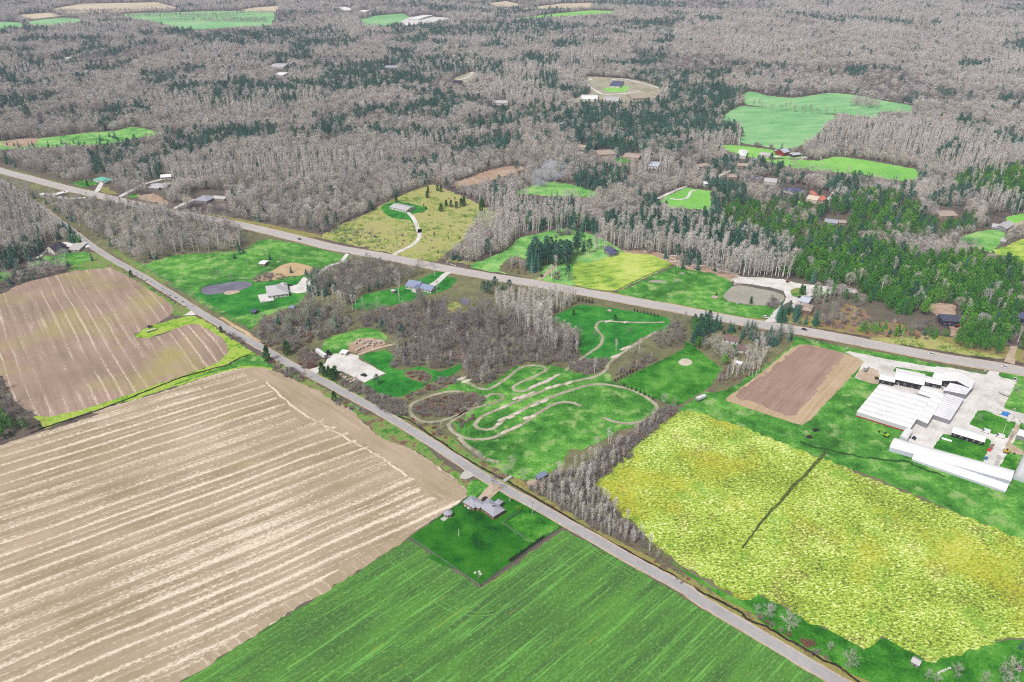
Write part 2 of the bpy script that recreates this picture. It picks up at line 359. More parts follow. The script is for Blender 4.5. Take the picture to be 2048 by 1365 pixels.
# fields on the near side of the side road
sheet('tilled_field', '4:-700,560 -40,450 100,385 300,330 480,290 640,272 720,310 850,390 960,455 1020,512 1000,555 930,600 860,628 795,668 800,690 870,692 960,668 1050,628 1130,612 1200,632 1270,672 1322,720 1337,755 1310,800 1240,850 1000,935 700,1040 400,1130 250,1150 200,1130 150,1110 80,1050 30,960 -60,920 -700,1100', m_till2, Z1, 'mauve bare tilled field with pale straw rows, notched by a grass tongue', 3)
sheet('straw_field', 'p:-420,1030 D:-60,200 60,160 180,122 500,22 4:500,1135 800,1050 1000,992 1250,908 1400,872 1500,862 1600,880 1700,925 1900,1020 2048,1100 7:240,-90 470,10 570,75 680,150 750,205 775,265 755,292 680,340 430,518 200,668 0,795 D:1500,985 900,1365 p:300,1420 0,1600 -420,1600', m_till1, Z1, 'large bare field striped with rows of pale straw', 2)
sheet('wheat_field', 'p:300,1425 D:880,1378 1000,1300 1200,1175 1500,992 1700,868 2004,672 7:430,528 560,620 850,815 1000,720 1330,470 1400,500 1600,610 1900,780 2048,868 A:500,440 1000,720 1500,1010 1900,1260 p:1760,1450 2000,1620 900,1700 300,1700', m_wheat, Z1, 'green winter wheat field in the near corner of the crossing', 0, 1.0)
m_wtrk = turf('pressed_wheat', [C(72, 126, 52), C(106, 168, 78), C(130, 190, 98)], .05, .3, 1.0)
for o_, l in ((0, 'outer pale wheel track round the lot in the wheat'), (2.4, 'inner pale wheel track round the lot in the wheat')):
    strip('wheel_track', '7:300,628 350,680 500,820 600,905 700,955 800,975 880,974 960,955 1100,870 1250,740 1370,630 1450,570 1560,640 1800,780', .5, m_wtrk, Z2, l, off=o_, clear=0, wob=.15)
sheet('field_headland', '4:1400,880 1500,868 1600,886 1700,930 1900,1024 2048,1104 7:240,-80 460,14 560,80 670,155 740,210 768,262 740,296 640,300 540,265 460,180 380,110 250,30 D:1730,105 1600,40 4:1760,1180 1600,1010 1480,925', m_headl, Z2, 'smooth tan headland between straw rows and side road', 0, 1.4, 0)
sheet('field_headland', '7:425,522 200,670 0,798 D:1500,988 900,1368 840,1368 1440,975 1840,700 7:120,655 310,545', m_headl, Z2, 'smooth tan headland between straw rows and wheat', 0, 1.2, 0)
strip('straw_windrow', '4:1560,950 1700,1080 1850,1180 2048,1290 7:220,20 330,90 420,160', 1.6, m_strw, Z3, 'pale straw line where the rows end', clear=0, wob=.7)
sheet('lot_lawn', '7:432,518 560,430 740,305 765,285 900,212 1100,305 1330,455 1225,520 1020,672 850,800 640,660', m_lotlawn, Z2, 'deep green fenced lawn behind the brick bungalow', 0, .3)
for s, l in (('7:1000,455 1080,385 1180,380 1310,455 1215,512 1140,548', 'brighter mown lawn strip beside the side road'),
             ('7:560,640 640,540 860,480 960,470 1040,560 900,700 840,740', 'lighter middle part of the fenced lawn')):
    sheet('mown_lawn', s, m_lawn if 'bright' in l else m_lotlawn, Z3, l, 3, .8, 0)
sheet('garden_lawn', '7:770,270 780,200 830,175 900,210 840,270 800,290', m_meadow, Z2, 'rough green grass beside the bungalow drive', 2, .8)
sheet('yellow_field', 'G:610,150 720,150 1000,240 1774,545 8:1200,195 2048,530 p:2300,1202 2300,1340 8:2048,1112 1960,1108 1800,1155 1600,1215 1480,1240 1400,1195 1300,1140 1225,1098 1190,1118 1110,1170 1030,1125 960,1085 840,1035 700,955 520,862 490,853 440,872 400,880 250,790 0,650 G:400,1030 340,935 200,850 130,740 30,692 10,660 60,610 95,590 110,560 300,390 480,245 580,170', m_canola, Z1, 'mottled yellow flowering field right of the side road', 0, 1.6)
sheet('field_margin', '8:-60,640 0,665 250,815 400,890 440,870 490,853 520,862 700,955 960,1085 1110,1172 1190,1118 1225,1098 1300,1140 1480,1242 1600,1215 1960,1108 2048,1112 p:2300,1345 2300,1700 A:2000,1180 1500,880 1300,760 1050,560 900,430 600,260 300,20', m_lawn, .06, 'bright green grass margin between yellow field and road ditch', 0, .8, 0)
sheet('ditch_verge', '7:1060,165 1240,290 1500,440 1700,560 2048,750 A:340,90 500,180 750,340 1000,480 1300,680 1600,860 1900,1010 2048,1100 p:1900,1450 2060,1560 2030,1575 A:1900,1190 1500,920 1000,610 500,320 0,-20 7:1900,720 1500,470 1200,300 1020,200', m_dryv, .10, 'rusty dry grass strip along the ditch', 0, .8, 0)
sheet('grass_bank', '4:1100,560 870,622 795,670 800,690 870,692 1050,628 1200,632 1337,755 1310,800 1240,850 1000,935 700,1040 400,1130 250,1155 200,1150 260,1220 330,1200 500,1130 800,1048 1000,985 1250,905 1400,868 1600,880 1560,830 1450,760 1300,660 1200,590 1150,565', m_acid, .06, 'lime green grass bank along the winding field ditch', 0, 1.2)
sheet('green_bank', '4:1480,790 1560,830 1610,870 1500,855 1350,870 1100,940 900,1010 1100,935 1300,860', m_meadow, .11, 'cool green strip beside the field ditch', 2, .6, 0)
strip('ditch', '4:180,1250 270,1215 500,1140 720,1060 900,985 1060,925 1180,890 1260,868 1330,850 1400,810 1470,790', lambda t: 1.6, m_ditch, Z3, 'dark winding ditch between the two tilled fields', clear=0, wob=.5)
strip('ditch', 'K:220,742 400,860 560,935 750,1062 1000,1192 1200,1292 5:430,1172 560,1262 640,1312 B:560,0 700,88 850,175 1000,255 1130,325 1300,425 7:1500,480 1700,590 1900,700 A:200,90 400,215 560,300 760,400 930,490 1000,560 1200,645 1400,760 1600,870 1750,965 1900,1030 2048,1135 p:1830,1450', 1.35, m_ditch, Z3, 'black ditch following the side road', clear=0, wob=.35)
sheet('verge', 'C:1100,1040 1290,1150 K:0,890 210,985 400,1095 620,1200 850,1355 7:240,-80 470,10 570,75 680,150 760,225 800,200 720,140 640,85 5:540,1330 400,1235 300,1165 K:1000,1310 780,1190 560,1065 340,945 140,815 C:1300,1100 1150,1000', m_rverge, .10, 'rank grass verge between straw field and side road', 0, 1.2, 0)
sheet('verge', 'E:700,960 850,930 960,990 1080,1060 1200,1150 1400,1260 4:870,380 960,445 1060,500 1130,535 1110,565 1010,560 1015,515 960,460 850,395 720,315 640,280 480,295 400,300 E:620,1080', m_rverge, .12, 'rank grass verge between the notched field and the side road', 0, 1.2, 0)
sheet('verge', 'E:1090,930 1200,1010 1330,1080 1500,1180 1800,1350 C:150,370 420,560 640,690 900,800 850,800 600,660 400,540 200,400 0,270 E:1500,1240 1300,1120 1100,990 1000,910', m_rverge, .07, 'rank grass verge along the paddock fence', 0, 1.0, 0)
sheet('verge', 'K:120,690 300,800 560,960 760,1080 1000,1210 1200,1310 5:440,1190 560,1275 700,1355 7:620,20 760,80 900,150 1010,215 1080,190 960,120 850,60 760,10 5:720,1300 600,1230 480,1170 K:1330,1290 1100,1170 800,990 560,880 300,760', m_rverge, .07, 'rank grass verge on the track side of the side road', 0, 1.2, 0)
strip('ditch', '8:885,20 850,60 780,140 700,215 620,310 560,370 500,440 460,500 400,580', lambda t: 2.3 - 1.2 * t, turf('dry_ditch', [C(62, 80, 34), C(84, 100, 44), C(112, 118, 56)], .1, .4, 1), Z3, 'dark grassed furrow crossing the yellow field', clear=0, wob=.35)
strip('ditch', 'F:0,925 100,965 205,985 400,1030 600,1060 800,1075 900,1120 1100,1190', 1.6, turf('grass_furrow', [C(30, 66, 22), C(44, 88, 28), C(60, 104, 36)], .1, .4, 1), Z3, 'dark green furrow in the grass below the greenhouses', clear=0, wob=.7)
# around the greenhouses
sheet('grassland', '6:20,1110 180,1010 310,1000 560,840 690,735 705,680 1000,745 1340,800 1700,880 1830,900 2048,905 p:2400,850 2400,1250 8:2048,540 1600,345 1250,195 850,50 G:1000,245 720,155 600,150', m_meadow, .05, 'bright green grass round the tilled plot and greenhouses', 0, 1.0)
sheet('tilled_plot', '6:300,1045 430,955 560,852 690,750 730,732 800,732 960,770 1040,797 1110,825 1090,860 900,1062 800,1170 750,1202 680,1185 520,1130 400,1092 310,1062', m_tan, Z1, 'small tilled plot edged with tan stubble beside the greenhouses', 0, .5)
sheet('plot_soil', '6:350,1030 470,945 600,850 720,745 800,738 960,775 1000,800 940,850 870,960 760,1080 700,1150 600,1120 480,1075', m_brown, Z2, 'brown soil in the middle of the small tilled plot', 2, 1.5, 0)
sheet('gravel_yard', 'F:340,248 372,240 700,308 1020,360 1040,355 1150,368 1380,412 1415,415 1435,392 1440,370 1530,380 1505,420 1530,440 1580,448 1655,472 1620,530 1550,650 1545,672 1700,715 p:2140,850 2140,905 F:1680,780 1640,880 1580,1000 1500,1140 1340,1100 1000,990 780,905 870,790 800,800 600,640 605,480 560,492 415,440 450,370 483,318 465,305', m_gravel, Z2, 'pale gravel yard round the greenhouses', 0, .4)
sheet('dirt_pad', 'F:425,438 470,380 500,360 600,390 600,470 560,488', m_gravelt, Z3, 'tan dirt corner of the gravel yard by the white truck', 2, .8, 0)
for s, l in (('F:1285,795 1350,692 1400,690 1640,785 1575,900 1440,862', 'square grass island in the gravel yard'), ('F:1085,868 1200,890 1430,905 1450,925 1380,1088 1005,978', 'grass island below the black shed'),
             ('F:705,385 725,360 800,372 1020,400 1000,440 940,420 720,400', 'thin grass island behind the long white roofs'), ('F:1505,425 1525,402 1600,400 1800,425 1900,560 1700,470', 'grass corner at the yard entrance'),
             ('F:1560,650 1640,470 1720,440 1900,480 1900,760 1700,712', 'mown grass right of the yard entrance'), ('F:1510,1120 1570,1020 1650,1040 1600,1165', 'small grass square by the long tunnel'),
             ('F:1590,970 1605,935 1690,965 1665,1000', 'narrow grass plot between sheds')):
    sheet('yard_grass', s, m_lawn if 'square' in l or 'below' in l else m_meadow, Z3, l, 0, .4)
sheet('dirt_lane', 'F:1640,800 1665,795 1660,830 1600,940 1690,990 1690,1030 1600,1010 1545,985', m_gravelt, Z4, 'tan dirt lane between the right hand sheds', 2, .5, 0)
# between the roads, left half
sheet('paddock', 'E:1130,960 1200,1000 1320,1050 1420,1010 1560,965 1750,945 1900,945 4:1250,190 1430,185 1500,130 1560,112 1750,140 2048,218 2020,245 1900,290 1830,330 1780,360 1800,420 1760,490 1560,560 1500,615 1470,645 1300,560 1100,440 900,330', m_meadow, .05, 'rough green paddock between the two roads', 0, 1.2)
sheet('pond_lawn', '4:1140,440 1180,420 1200,380 1300,350 1440,348 1475,365 1500,380 1640,360 1770,350 1800,420 1740,482 1560,530 1380,570 1260,510', m_emerald, Z2, 'emerald lawn round the oval pond and white house', 0, .5)
sheet('pond', '4:1178,420 1186,400 1230,385 1300,375 1360,365 1430,362 1468,370 1474,384 1440,402 1390,418 1300,432 1220,440 1190,434', m_dark, Z4, 'oval dark pond on the emerald lawn', 2, .2)
sheet('pond_bank', '4:1310,432 1330,420 1390,416 1404,424 1370,436 1330,442', m_gravelt, Z5, 'sandy little island bank at the pond edge', 2, .2, 0)
sheet('sand_ring', '4:1480,355 1590,300 1640,270 1700,252 1760,258 1830,280 1800,320 1700,330 1620,350 1540,358', m_sand, Z2, 'tan sandy riding ring behind the pond lawn', 2, .5)
sheet('driveway', '4:1690,390 1740,380 1775,335 1800,345 1795,425 1740,432 1690,425', m_gravel, Z3, 'pale gravel forecourt of the white house', 0, .3)
strip('driveway', '4:1790,400 1850,330 1930,270 1990,250 2030,205 2048,190', 4.2, m_gravel, Z3, 'pale drive through the dark copse to the highway', clear=0)
sheet('field_entrance', 'C:310,598 345,575 385,548 410,560 440,585 400,598', m_gravel, Z3, 'pale gravel entrance to the notched field', 0, .3, 0)
strip('cut_bank', 'C:640,615 760,690 880,760 1000,838', 3.4, m_sand, Z2, 'sandy strip beside the side road', wob=.5, clear=0)
sheet('house_lawn', '5:100,500 170,440 330,405 420,380 500,350 560,320 620,300 645,315 660,335 710,345 680,395 600,430 500,445 450,475 330,500 200,525 120,525', m_emerald, Z2, 'emerald lawn round the grey-roofed house', 2, .6)
strip('driveway', '5:545,395 590,370 620,345 650,318 690,300', lambda t: 7 - 1.5 * t, m_gravel, Z3, 'pale drive from the grey-roofed house to the highway', clear=0)
sheet('lot_meadow', '5:-60,710 0,678 90,655 180,632 260,650 310,700 250,725 180,730 110,745 50,775 -20,790 -80,770', m_meadow, Z1, 'mown green strip behind the truck lot', 2, .8)
sheet('truck_lot', 'K:100,690 260,640 280,660 350,590 400,470 560,460 620,465 690,465 800,490 800,540 900,590 1170,735 1000,800 880,860 700,770 560,700 450,700 270,700 215,760', m_gravel, Z2, 'white gravel lot with parked trailer', 0, .4)
strip('lane', 'K:790,480 900,440 1050,395 1200,355 1300,335', 3.0, m_gravelt, Z3, 'sandy lane leading from the truck lot into the scrub', clear=0)
sheet('rubble_ground', 'K:640,440 680,330 800,270 950,250 1100,270 1170,330 1050,380 850,440 700,450', m_dirt, Z2, 'disturbed ground with rubble beside the lot', 2, 1, 0)
sheet('lower_lawn', '5:150,805 240,772 310,765 345,815 322,860 400,880 500,858 620,890 725,845 742,868 650,930 560,950 500,990 400,1032 290,1030 165,962 230,930 295,895', m_emerald, Z1, 'emerald lawn below the truck lot', 2, .6)
sheet('thicket_bed', '5:400,900 450,880 520,885 570,920 560,945 500,950 440,930', m_scrub, Z2, 'brown shrub bed in the lower lawn', 2, .8, 0)
sheet('small_pond', '5:735,470 755,452 785,470 782,495 750,498', m_dark, Z2, 'small dark pool in the wet scrub', 2, .3)
sheet('wet_meadow', '5:650,500 720,480 740,520 690,545 645,540', m_yelm, Z1, 'pale green clearing beside the small pool', 2, .8)
# motocross field
sheet('track_field', '5:730,1262 690,1190 760,1150 870,1052 820,1010 700,1010 600,1015 660,975 720,935 760,930 870,985 960,930 1050,860 1200,845 1360,868 1385,895 1500,912 1590,890 1640,955 1800,1010 1900,1092 1870,1150 1750,1212 1650,1235 1550,1305 1440,1345 7:1370,5 1330,90 1160,190 1060,165 930,110 850,60 780,-20', m_meadow, .05, 'green field carrying the looping dirt track', 0, 1.2)
sheet('track_lawn', '5:1275,565 1330,540 1420,500 1520,505 1700,530 1950,572 1935,640 1860,660 1760,710 1690,760 1630,830 1500,820 1440,790 1425,740 1430,660 1360,630 1290,592', m_emerald, .05, 'emerald lawn at the far end of the dirt track', 2, .8)
sheet('east_lawn', 'p:1234,764 1302,731 1370,697 1368,682 1386,690 1415,715 1444,738 1433,755 1416,777 1355,813 1350,814 1300,793 1251,772', m_lawn, Z1, 'large plain lawn beside the white-walled brown-roofed house', 0, .6)
sheet('fire_ring', '6:25,835 45,815 85,815 108,838 80,855 45,852', m_jump, Z2, 'round pale fire pit ring on the plain lawn', 2, .1, 0)
TR = [('5:1930,600 1850,602 1700,600 1580,594 1540,603 1528,630 1545,660 1566,690 1545,740 1440,812 1375,862 1345,885', 3.6), ('5:1300,912 1180,972 1110,1002 1062,1002 1043,985 1075,958 1200,902 1233,880 1215,860 1150,854 1085,868 1010,925 940,972 890,992 835,985 780,955 722,925', 3.8),
      ('5:1880,655 1750,735 1660,795 1600,842 1585,880 1520,918 1380,952 1270,982 1140,1032 1000,1092 880,1142 833,1180 820,1202 850,1226 925,1221 1000,1162 1100,1112 1200,1062 1400,992 1500,967 1600,967 1750,1002 1850,1060 1885,1102 1868,1152 1750,1190 1650,1186 1565,1158', 4.0),
      ('5:1442,1092 1380,1070 1300,1075 1220,1112 1100,1192 1000,1242 900,1281 780,1282 705,1252 668,1210 678,1185 740,1140 840,1095 950,1068 982,1042 965,1024 920,1022 860,1050 740,1132 640,1172 540,1186 470,1162 440,1122 452,1078 550,1036 660,1008 760,1008', 4.0), ('5:725,1275 780,1330 830,1365 7:880,60 960,75', 4.5)]
for i, (s, w) in enumerate(TR): strip('dirt_track', s, w * .7, m_track, Z2 + .012 * i, ['looping dirt track across the lawn', 'hairpin of the dirt track below the scrub', 'long double bend of the dirt track', 'outer loop of the dirt track round the thicket', 'short lane joining dirt track and side road'][i], wob=.25, n=8)
JP = '5:1165,975 1200,960 1235,948 1262,932 1298,912 1370,955 1100,1035 1150,1015 1250,985 1295,972 1170,1085 1225,1062 1070,1130 1030,1155 960,1195 985,1165 1060,1045 990,1095 1120,1160 1000,1240 1060,1215 1160,1150 760,1100 1640,800 1690,755 1720,745 740,930 770,945 1700,600 1600,595'
for i, p in enumerate(WP(JP)):
    r = random.Random(i); a = pdir('5:1000,1092', '5:1140,1032'); L = r.uniform(2.6, 5.6); w = r.uniform(1.4, 1.9)
    pts = [p + Vector((math.cos(a) * L * math.cos(t) - math.sin(a) * w * math.sin(t), math.sin(a) * L * math.cos(t) + math.cos(a) * w * math.sin(t), 0)) for t in [k * math.pi / 5 for k in range(10)]]
    mb = MB(); n = 10; V = [(q.x, q.y, Z3 + .05) for q in pts] + [(p.x + (q.x - p.x) * .5, p.y + (q.y - p.y) * .5, Z3 + .5) for q in pts] + [(p.x, p.y, Z3 + .6)]
    F = [(k, (k + 1) % n, n + (k + 1) % n, n + k) for k in range(n)] + [(n + k, n + (k + 1) % n, 2 * n) for k in range(n)]
    mb.add(V, F); tag(mb.build('jump_mound', m_jump, None, True), 'low pale clay jump on the looping dirt track', 'jump', 'clay jumps on the dirt track')
# north of the highway
sheet('rough_meadow', '5:-80,105 -60,80 50,20 2:40,1310 150,1270 260,1205 430,1125 570,1080 700,1130 830,1190 950,1250 920,1330 5:830,20 780,70 740,130 660,190 600,240 540,245 340,200 150,160 0,125', m_yelm, .05, 'rough yellow meadow beyond the highway', 0, 1.5)
sheet('meadow_lawn', '2:265,1215 340,1185 430,1190 545,1220 500,1245 430,1262 475,1300 480,1340 440,1290 330,1275', m_emerald, Z1, 'lawn round the long white bungalow', 2, .6)
strip('driveway', '2:400,1225 445,1262 475,1310 492,1363 5:497,55 488,110 450,150 385,182 345,205', 4.6, m_gravel, Z2, 'curving pale drive to the long white bungalow', wob=.15)
sheet('bright_meadow', '5:800,285 800,258 900,222 1000,180 1080,105 1180,85 1320,52 1420,62 1500,85 1540,100 1600,130 1700,190 1760,190 1970,240 1990,262 1640,422 1540,420 1220,368 1190,350 960,310', m_pale, .05, 'pale green meadow round the two slate-roofed houses', 0, 1.4)
sheet('hay_field', '5:1395,262 1420,245 1480,255 1540,240 1650,196 1760,190 1860,205 1968,240 1985,262 1640,418 1550,415 1400,380 1390,330', m_hay, Z1, 'yellow-green hay field with post and rail edge', 0, 1.0)
sheet('scrub_bed', '5:960,300 1000,240 1060,215 1130,240 1210,300 1180,345 1080,335', m_scrub, Z1, 'brown scrub beside the drive', 2, 1, 0)
strip('driveway', '5:1190,358 1215,335 1250,305 1290,270', 4.2, m_gravelt, Z2, 'short drive under the dark pines', clear=0)
sheet('pond_field', '5:1650,425 2000,268 6:60,290 180,300 330,345 345,395 300,430 320,480 440,500 560,500 640,500 600,540 560,580 480,575 300,550 150,525 0,495 5:1800,470', m_meadow, .05, 'green field between the highway and the murky pond', 0, .8)
sheet('verge', '5:1640,425 1800,462 6:0,488 200,530 420,570 560,585 540,600 400,580 200,545 0,512 5:1700,462 1500,420 1230,368 1240,362', m_verge, Z1, 'grass verge beside the highway', 0, .6, 0)
sheet('murky_pond', '6:288,450 300,430 335,395 370,385 420,388 500,405 560,415 620,432 645,448 640,475 600,492 540,502 440,498 380,488 320,478', m_pond, Z2, 'murky grey pond beside the highway', 2, .2)
sheet('gravel_clearing', '6:325,350 390,335 500,338 640,350 720,372 850,388 1000,398 1060,405 1075,430 980,432 830,440 780,452 800,490 700,500 690,470 640,500 620,540 598,600 520,598 560,570 600,520 640,490 655,450 640,418 560,396 440,378 360,372', m_gravel, Z3, 'pale gravel clearing behind the murky pond', 0, .6)
sheet('clearing_island', '6:682,430 690,408 740,400 760,430 740,450 700,450', m_verge, Z4, 'grass island in the gravel clearing', 2, .3, 0)
for i, (s, l) in enumerate((('N:110,990 140,968 230,962 330,975 375,1000 280,1000', 'long grey puddle on the green field'), ('N:460,968 500,950 555,958 510,978', 'small grey puddle on the green field'), ('N:520,870 600,855 600,885', 'grey puddle nearest the felled trees'))):
    sheet('puddle', s, m_pond, Z2, l, 2, .1, 0)
sheet('felled_strip', 'N:-300,560 0,545 150,560 400,620 560,660 740,740 900,760 1200,830 1420,930 1450,990 1300,1000 1200,960 1000,870 750,830 560,790 440,740 250,650 100,610 -100,600', m_dirt, .09, 'strip of pale felled debris along the wood edge', 0, 1.5, 0)
sheet('scrub_slope', 'M:1750,640 1900,480 2048,380 6:1000,490 1100,520 1180,600 1300,600 1500,680 1620,720 1600,760 1300,715 1000,650 850,620 830,600', turf('rusty_scrub_ground', [C(128, 96, 84), C(160, 122, 106), C(150, 144, 72), C(176, 140, 122)], .03, .12, .8), .05, 'rusty scrub slope above the highway', 0, 1, 0)
sheet('verge_meadow', '6:1150,690 1300,690 1450,680 1560,700 1650,745 1900,800 1920,815 1700,790 1400,740 1200,715', m_yelm, Z1, 'yellow grass verge under the pines', 2, .8)
sheet('dirt_lane', '6:1930,830 1950,790 1970,740 2010,740 1995,790 1995,850', m_gravelt, Z2, 'pinkish dirt lane opening onto the highway', 0, .4)
sheet('building_plot', '6:1500,490 1650,500 1640,560 1700,610 1690,680 1620,680 1610,600 1500,540', m_dirt, Z1, 'cleared dirt plot round the flat dark building', 2, .8, 1)
sheet('side_pasture', '6:1660,115 1780,70 1900,60 1940,100 1850,190 1760,150', m_pale, .05, 'pale pasture by the pale grey house', 2, 1); sheet('side_pasture', '6:1840,190 1960,150 2048,110 p:2250,420 2250,540 6:2048,270 1950,215', m_hay, .05, 'yellow-green paddock right of the pale grey house', 2, 1)
sheet('side_pasture', '3:1940,1270 2048,1250 p:2250,410 2250,450 3:2048,1310 1960,1340', m_farg, Z1, 'bright green strip behind the pale grey house', 0, 1)
strip('lane', '3:1950,1355 2048,1300 p:2140,425', 5, m_gravelt, Z2, 'pale lane behind the pale grey house', clear=1)
# far fields
FAR = [('3:415,545 470,540 540,560 700,575 800,560 930,545 1100,565 1250,595 1395,622 1370,660 1250,655 1190,665 1205,690 1080,680 940,668 700,650 420,612', m_far, 'far green field with a clump of bare trees'), ('3:270,705 330,650 400,622 600,640 940,675 900,720 840,790 760,845 700,868 600,872 480,852 385,835 405,790 370,722', m_far, 'far green field beside the red barn'),
       ('3:270,850 420,858 570,880 740,905 720,930 600,925 480,930 330,890', m_farg, 'bright grass round the red barn'), ('3:540,935 700,935 840,942 930,920 1050,928 1250,962 1410,992 1432,1020 1395,1058 1250,1050 1100,1022 800,1000 600,962', m_farg, 'bright green rolling field before the pine plantation'),
       ('2:1060,1135 1130,1100 1210,1068 1330,1070 1450,1100 1560,1140 1540,1155 1300,1150', m_pale, 'green clearing under the smoke'), ('2:690,1075 900,1000 1050,970 1110,985 1050,1015 850,1075 720,1095', m_dirt, 'tan grass glade in the wood'),
       ('1:-300,850 0,830 110,815 230,812 500,780 680,768 745,745 850,755 940,785 800,810 640,845 420,855 200,872 0,880 -300,900', m_pale, 'far pasture dotted with small trees'), ('1:0,840 110,815 220,815 190,850 60,862', m_dirt, 'bare reddish corner of the far pasture'),
       ('1:700,85 1000,75 1200,68 1430,66 1600,75 1585,150 1400,160 1150,175 1000,160 900,130 780,112', m_far, 'far green field near the top of the hill'), ('1:160,128 380,105 500,122 350,150 200,150', m_far, 'far small green field'), ('1:-100,140 0,130 120,135 130,160 -100,172', m_far, 'far pale green strip'),
       ('1:270,60 480,22 920,15 1050,50 860,62 700,72 520,78 400,82', m_fart, 'far tan stubble field'), ('1:60,92 280,75 390,92 200,112', m_fart, 'far narrow stubble field'), ('1:1410,58 1500,45 1630,35 1630,70 1440,66', m_fart, 'far stubble patch beside the green field'),
       ('2:135,118 250,92 400,80 440,105 400,130 320,150 190,162', m_far, 'far green field by the white farm'), ('2:380,130 440,100 560,98 690,108 600,130 420,152', m_gravel, 'far pale farmyard'), ('2:880,22 1000,8 1140,38 950,40', m_fart, 'far tan field on the skyline'),
       ('2:840,78 1160,42 1330,22 1500,18 1500,45 1330,50 1100,58 870,88', m_fart, 'far long tan field'), ('2:1050,110 1300,80 1500,62 1640,66 1650,80 1400,95 1100,115', m_farg, 'far thin green field'), ('2:1560,525 1640,505 1730,510 1700,540 1600,540', m_farg, 'green clearing inside the looping lane'),
       ('2:1880,1180 2048,1100 2:2200,1120 2200,1230 1960,1220', m_farg, 'bright lawn by the curving lane'), ('Q:1380,780 1480,750 1520,790 1440,830', m_farg, 'small lawn below the cream house'), ('2:1620,935 1690,920 1740,950 1660,960', m_lawn, 'small lawn by the tan house'),
       ('E:640,300 760,275 900,290 880,320 760,345', m_meadow, 'lawn of the green-roofed house'), ('E:240,1060 420,960 500,970 620,940 800,930 830,1000 700,1060 640,1040 560,1060 420,1010 330,1060', m_meadow, 'lawn of the black-roofed house'), ('E:-200,1120 60,1110 120,1150 0,1200 -200,1200', m_meadow, 'green glade left of the black-roofed house'),
       ('E:1140,430 1220,400 1300,420 1200,440', m_meadow, 'small grass plot by the highway drive'), ('E:1240,420 1400,400 1530,470 1520,500 1300,460', m_dirt, 'reddish bare plot beside the highway'), ('E:880,360 960,330 1000,370 1090,410 960,400', m_dryv, 'dry grass triangle beside the highway drive'), ('R', None, '')][:-1]
for i, (s, m, l) in enumerate(FAR): sheet('far_field', s, m, Z1 + .004 * i, l, 0 if i > 10 else 2, 2.0)
sheet('far_clearing', '2:1465,460 1500,450 1640,458 1760,470 1900,512 1890,560 1840,590 1660,600 1440,596 1400,610 1380,600 1440,560 1500,545', m_dull, Z1 - .02, 'pale bare clearing of the far rise', 2, 2)
sheet('far_clearing', '2:660,480 800,420 830,440 760,490', m_dull, Z1 - .02, 'pale clearing by the lane bend', 2, 2)
LANES = [('2:1300,330 1310,345 1295,380', 5, 'pale far lane end between bare woods'), ('2:1480,455 1500,465 1470,480 1490,510 1540,540 1580,555 1700,548 1790,535', 6, 'looping pale lane on the far rise'), ('2:1620,470 1680,462 1760,480 1890,515', 6, 'pale lane above the far white house'), ('2:390,528 450,520 515,512', 5, 'short pale lane by the green pines'), ('2:690,475 760,460 800,435 800,425', 5, 'pale lane bend by far houses'),
         ('2:1880,1170 1960,1130 2048,1095', 5, 'lane climbing past the bright lawn'), ('Q:-60,690 120,610 190,590', 5, 'pale lane by the bright lawn'), ('Q:0,730 110,738 200,715 235,650 290,630', 3.5, 'narrow looping drive'), ('Q:500,505 600,450 690,405', 5, 'lane between the wooded houses'),
         ('Q:960,285 1060,250 1180,248 1290,240 1420,205', 5, 'pale farm lane by the red barn'), ('Q:1200,400 1300,430 1220,470', 6, 'gravel turnaround below the farm'), ('Q:1590,450 1750,470 1900,520', 5, 'pale lane behind the slate-roofed house'), ('Q:1790,745 1850,700 1870,660', 6, 'grey drive of the cream house'), ('3:500,465 560,470 620,480', 5, 'short far lane'), ('3:920,535 1050,545 1200,575 1400,612', 5, 'far lane along the top of the green field'),
         ('E:800,385 870,385 905,340 930,300', 6, 'drive of the green-roofed house'), ('E:1090,430 1160,390 1310,315 1440,280 1530,250', 6, 'long straight drive into the wood'), ('E:1580,540 1680,490 1770,455', 6, 'drive of the grey-roofed wood house'), ('E:360,400 480,410 600,380 540,440 780,440', 6, 'pale yard beside the highway'), ('E:340,990 400,940 450,900', 4, 'path to the black-roofed house'), ('E:560,850 640,870 720,910', 8, 'pale forecourt of the black-roofed house'), ('E:800,890 740,830 650,770', 4, 'verge pull-off beside the side road'), ('6:1700,620 1800,680 1940,700', 4, 'dirt track behind the roadside pines'), ('2:1250,20 1260,15', 3, 'far lane trace')]
for i, (s, w, l) in enumerate(LANES[:-1]): strip('lane', s, w, m_gravelt if 'dirt' in l or 'bare' in l else m_gravel, Z3 + .004 * i, l, clear=1)
# roads
strip('highway_shoulder', HWC, 17.0, m_gravelt, .20, 'pinkish gravel shoulders of the highway', clear=0, wob=.25)
strip('highway', HWC, 13.6, m_hwy, .30, 'wide pale two-lane highway crossing the scene')
strip('road_shoulder', SRC, 8.0, m_gravelt, .20, 'gravel shoulders of the narrow side road', clear=0, wob=.3)
strip('side_road', SRC, 6.2, m_road, .30, 'narrow grey side road running from near right to far left')
def road_line(name, cl, w, off, z, label):
    strip(name, cl, w, m_white, z, label, off=off, clear=0)
road_line('road_marking', HWC, .16, 3.6, .34, 'white edge line on the far side of the highway'); road_line('road_marking', HWC, .16, -3.6, .34, 'white edge line on the near side of the highway')
m_yel = paint('yellow_paint_line', (206, 176, 90), .8)
strip('road_marking', HWC, .3, m_yel, .345, 'yellow centre line of the highway', clear=0)
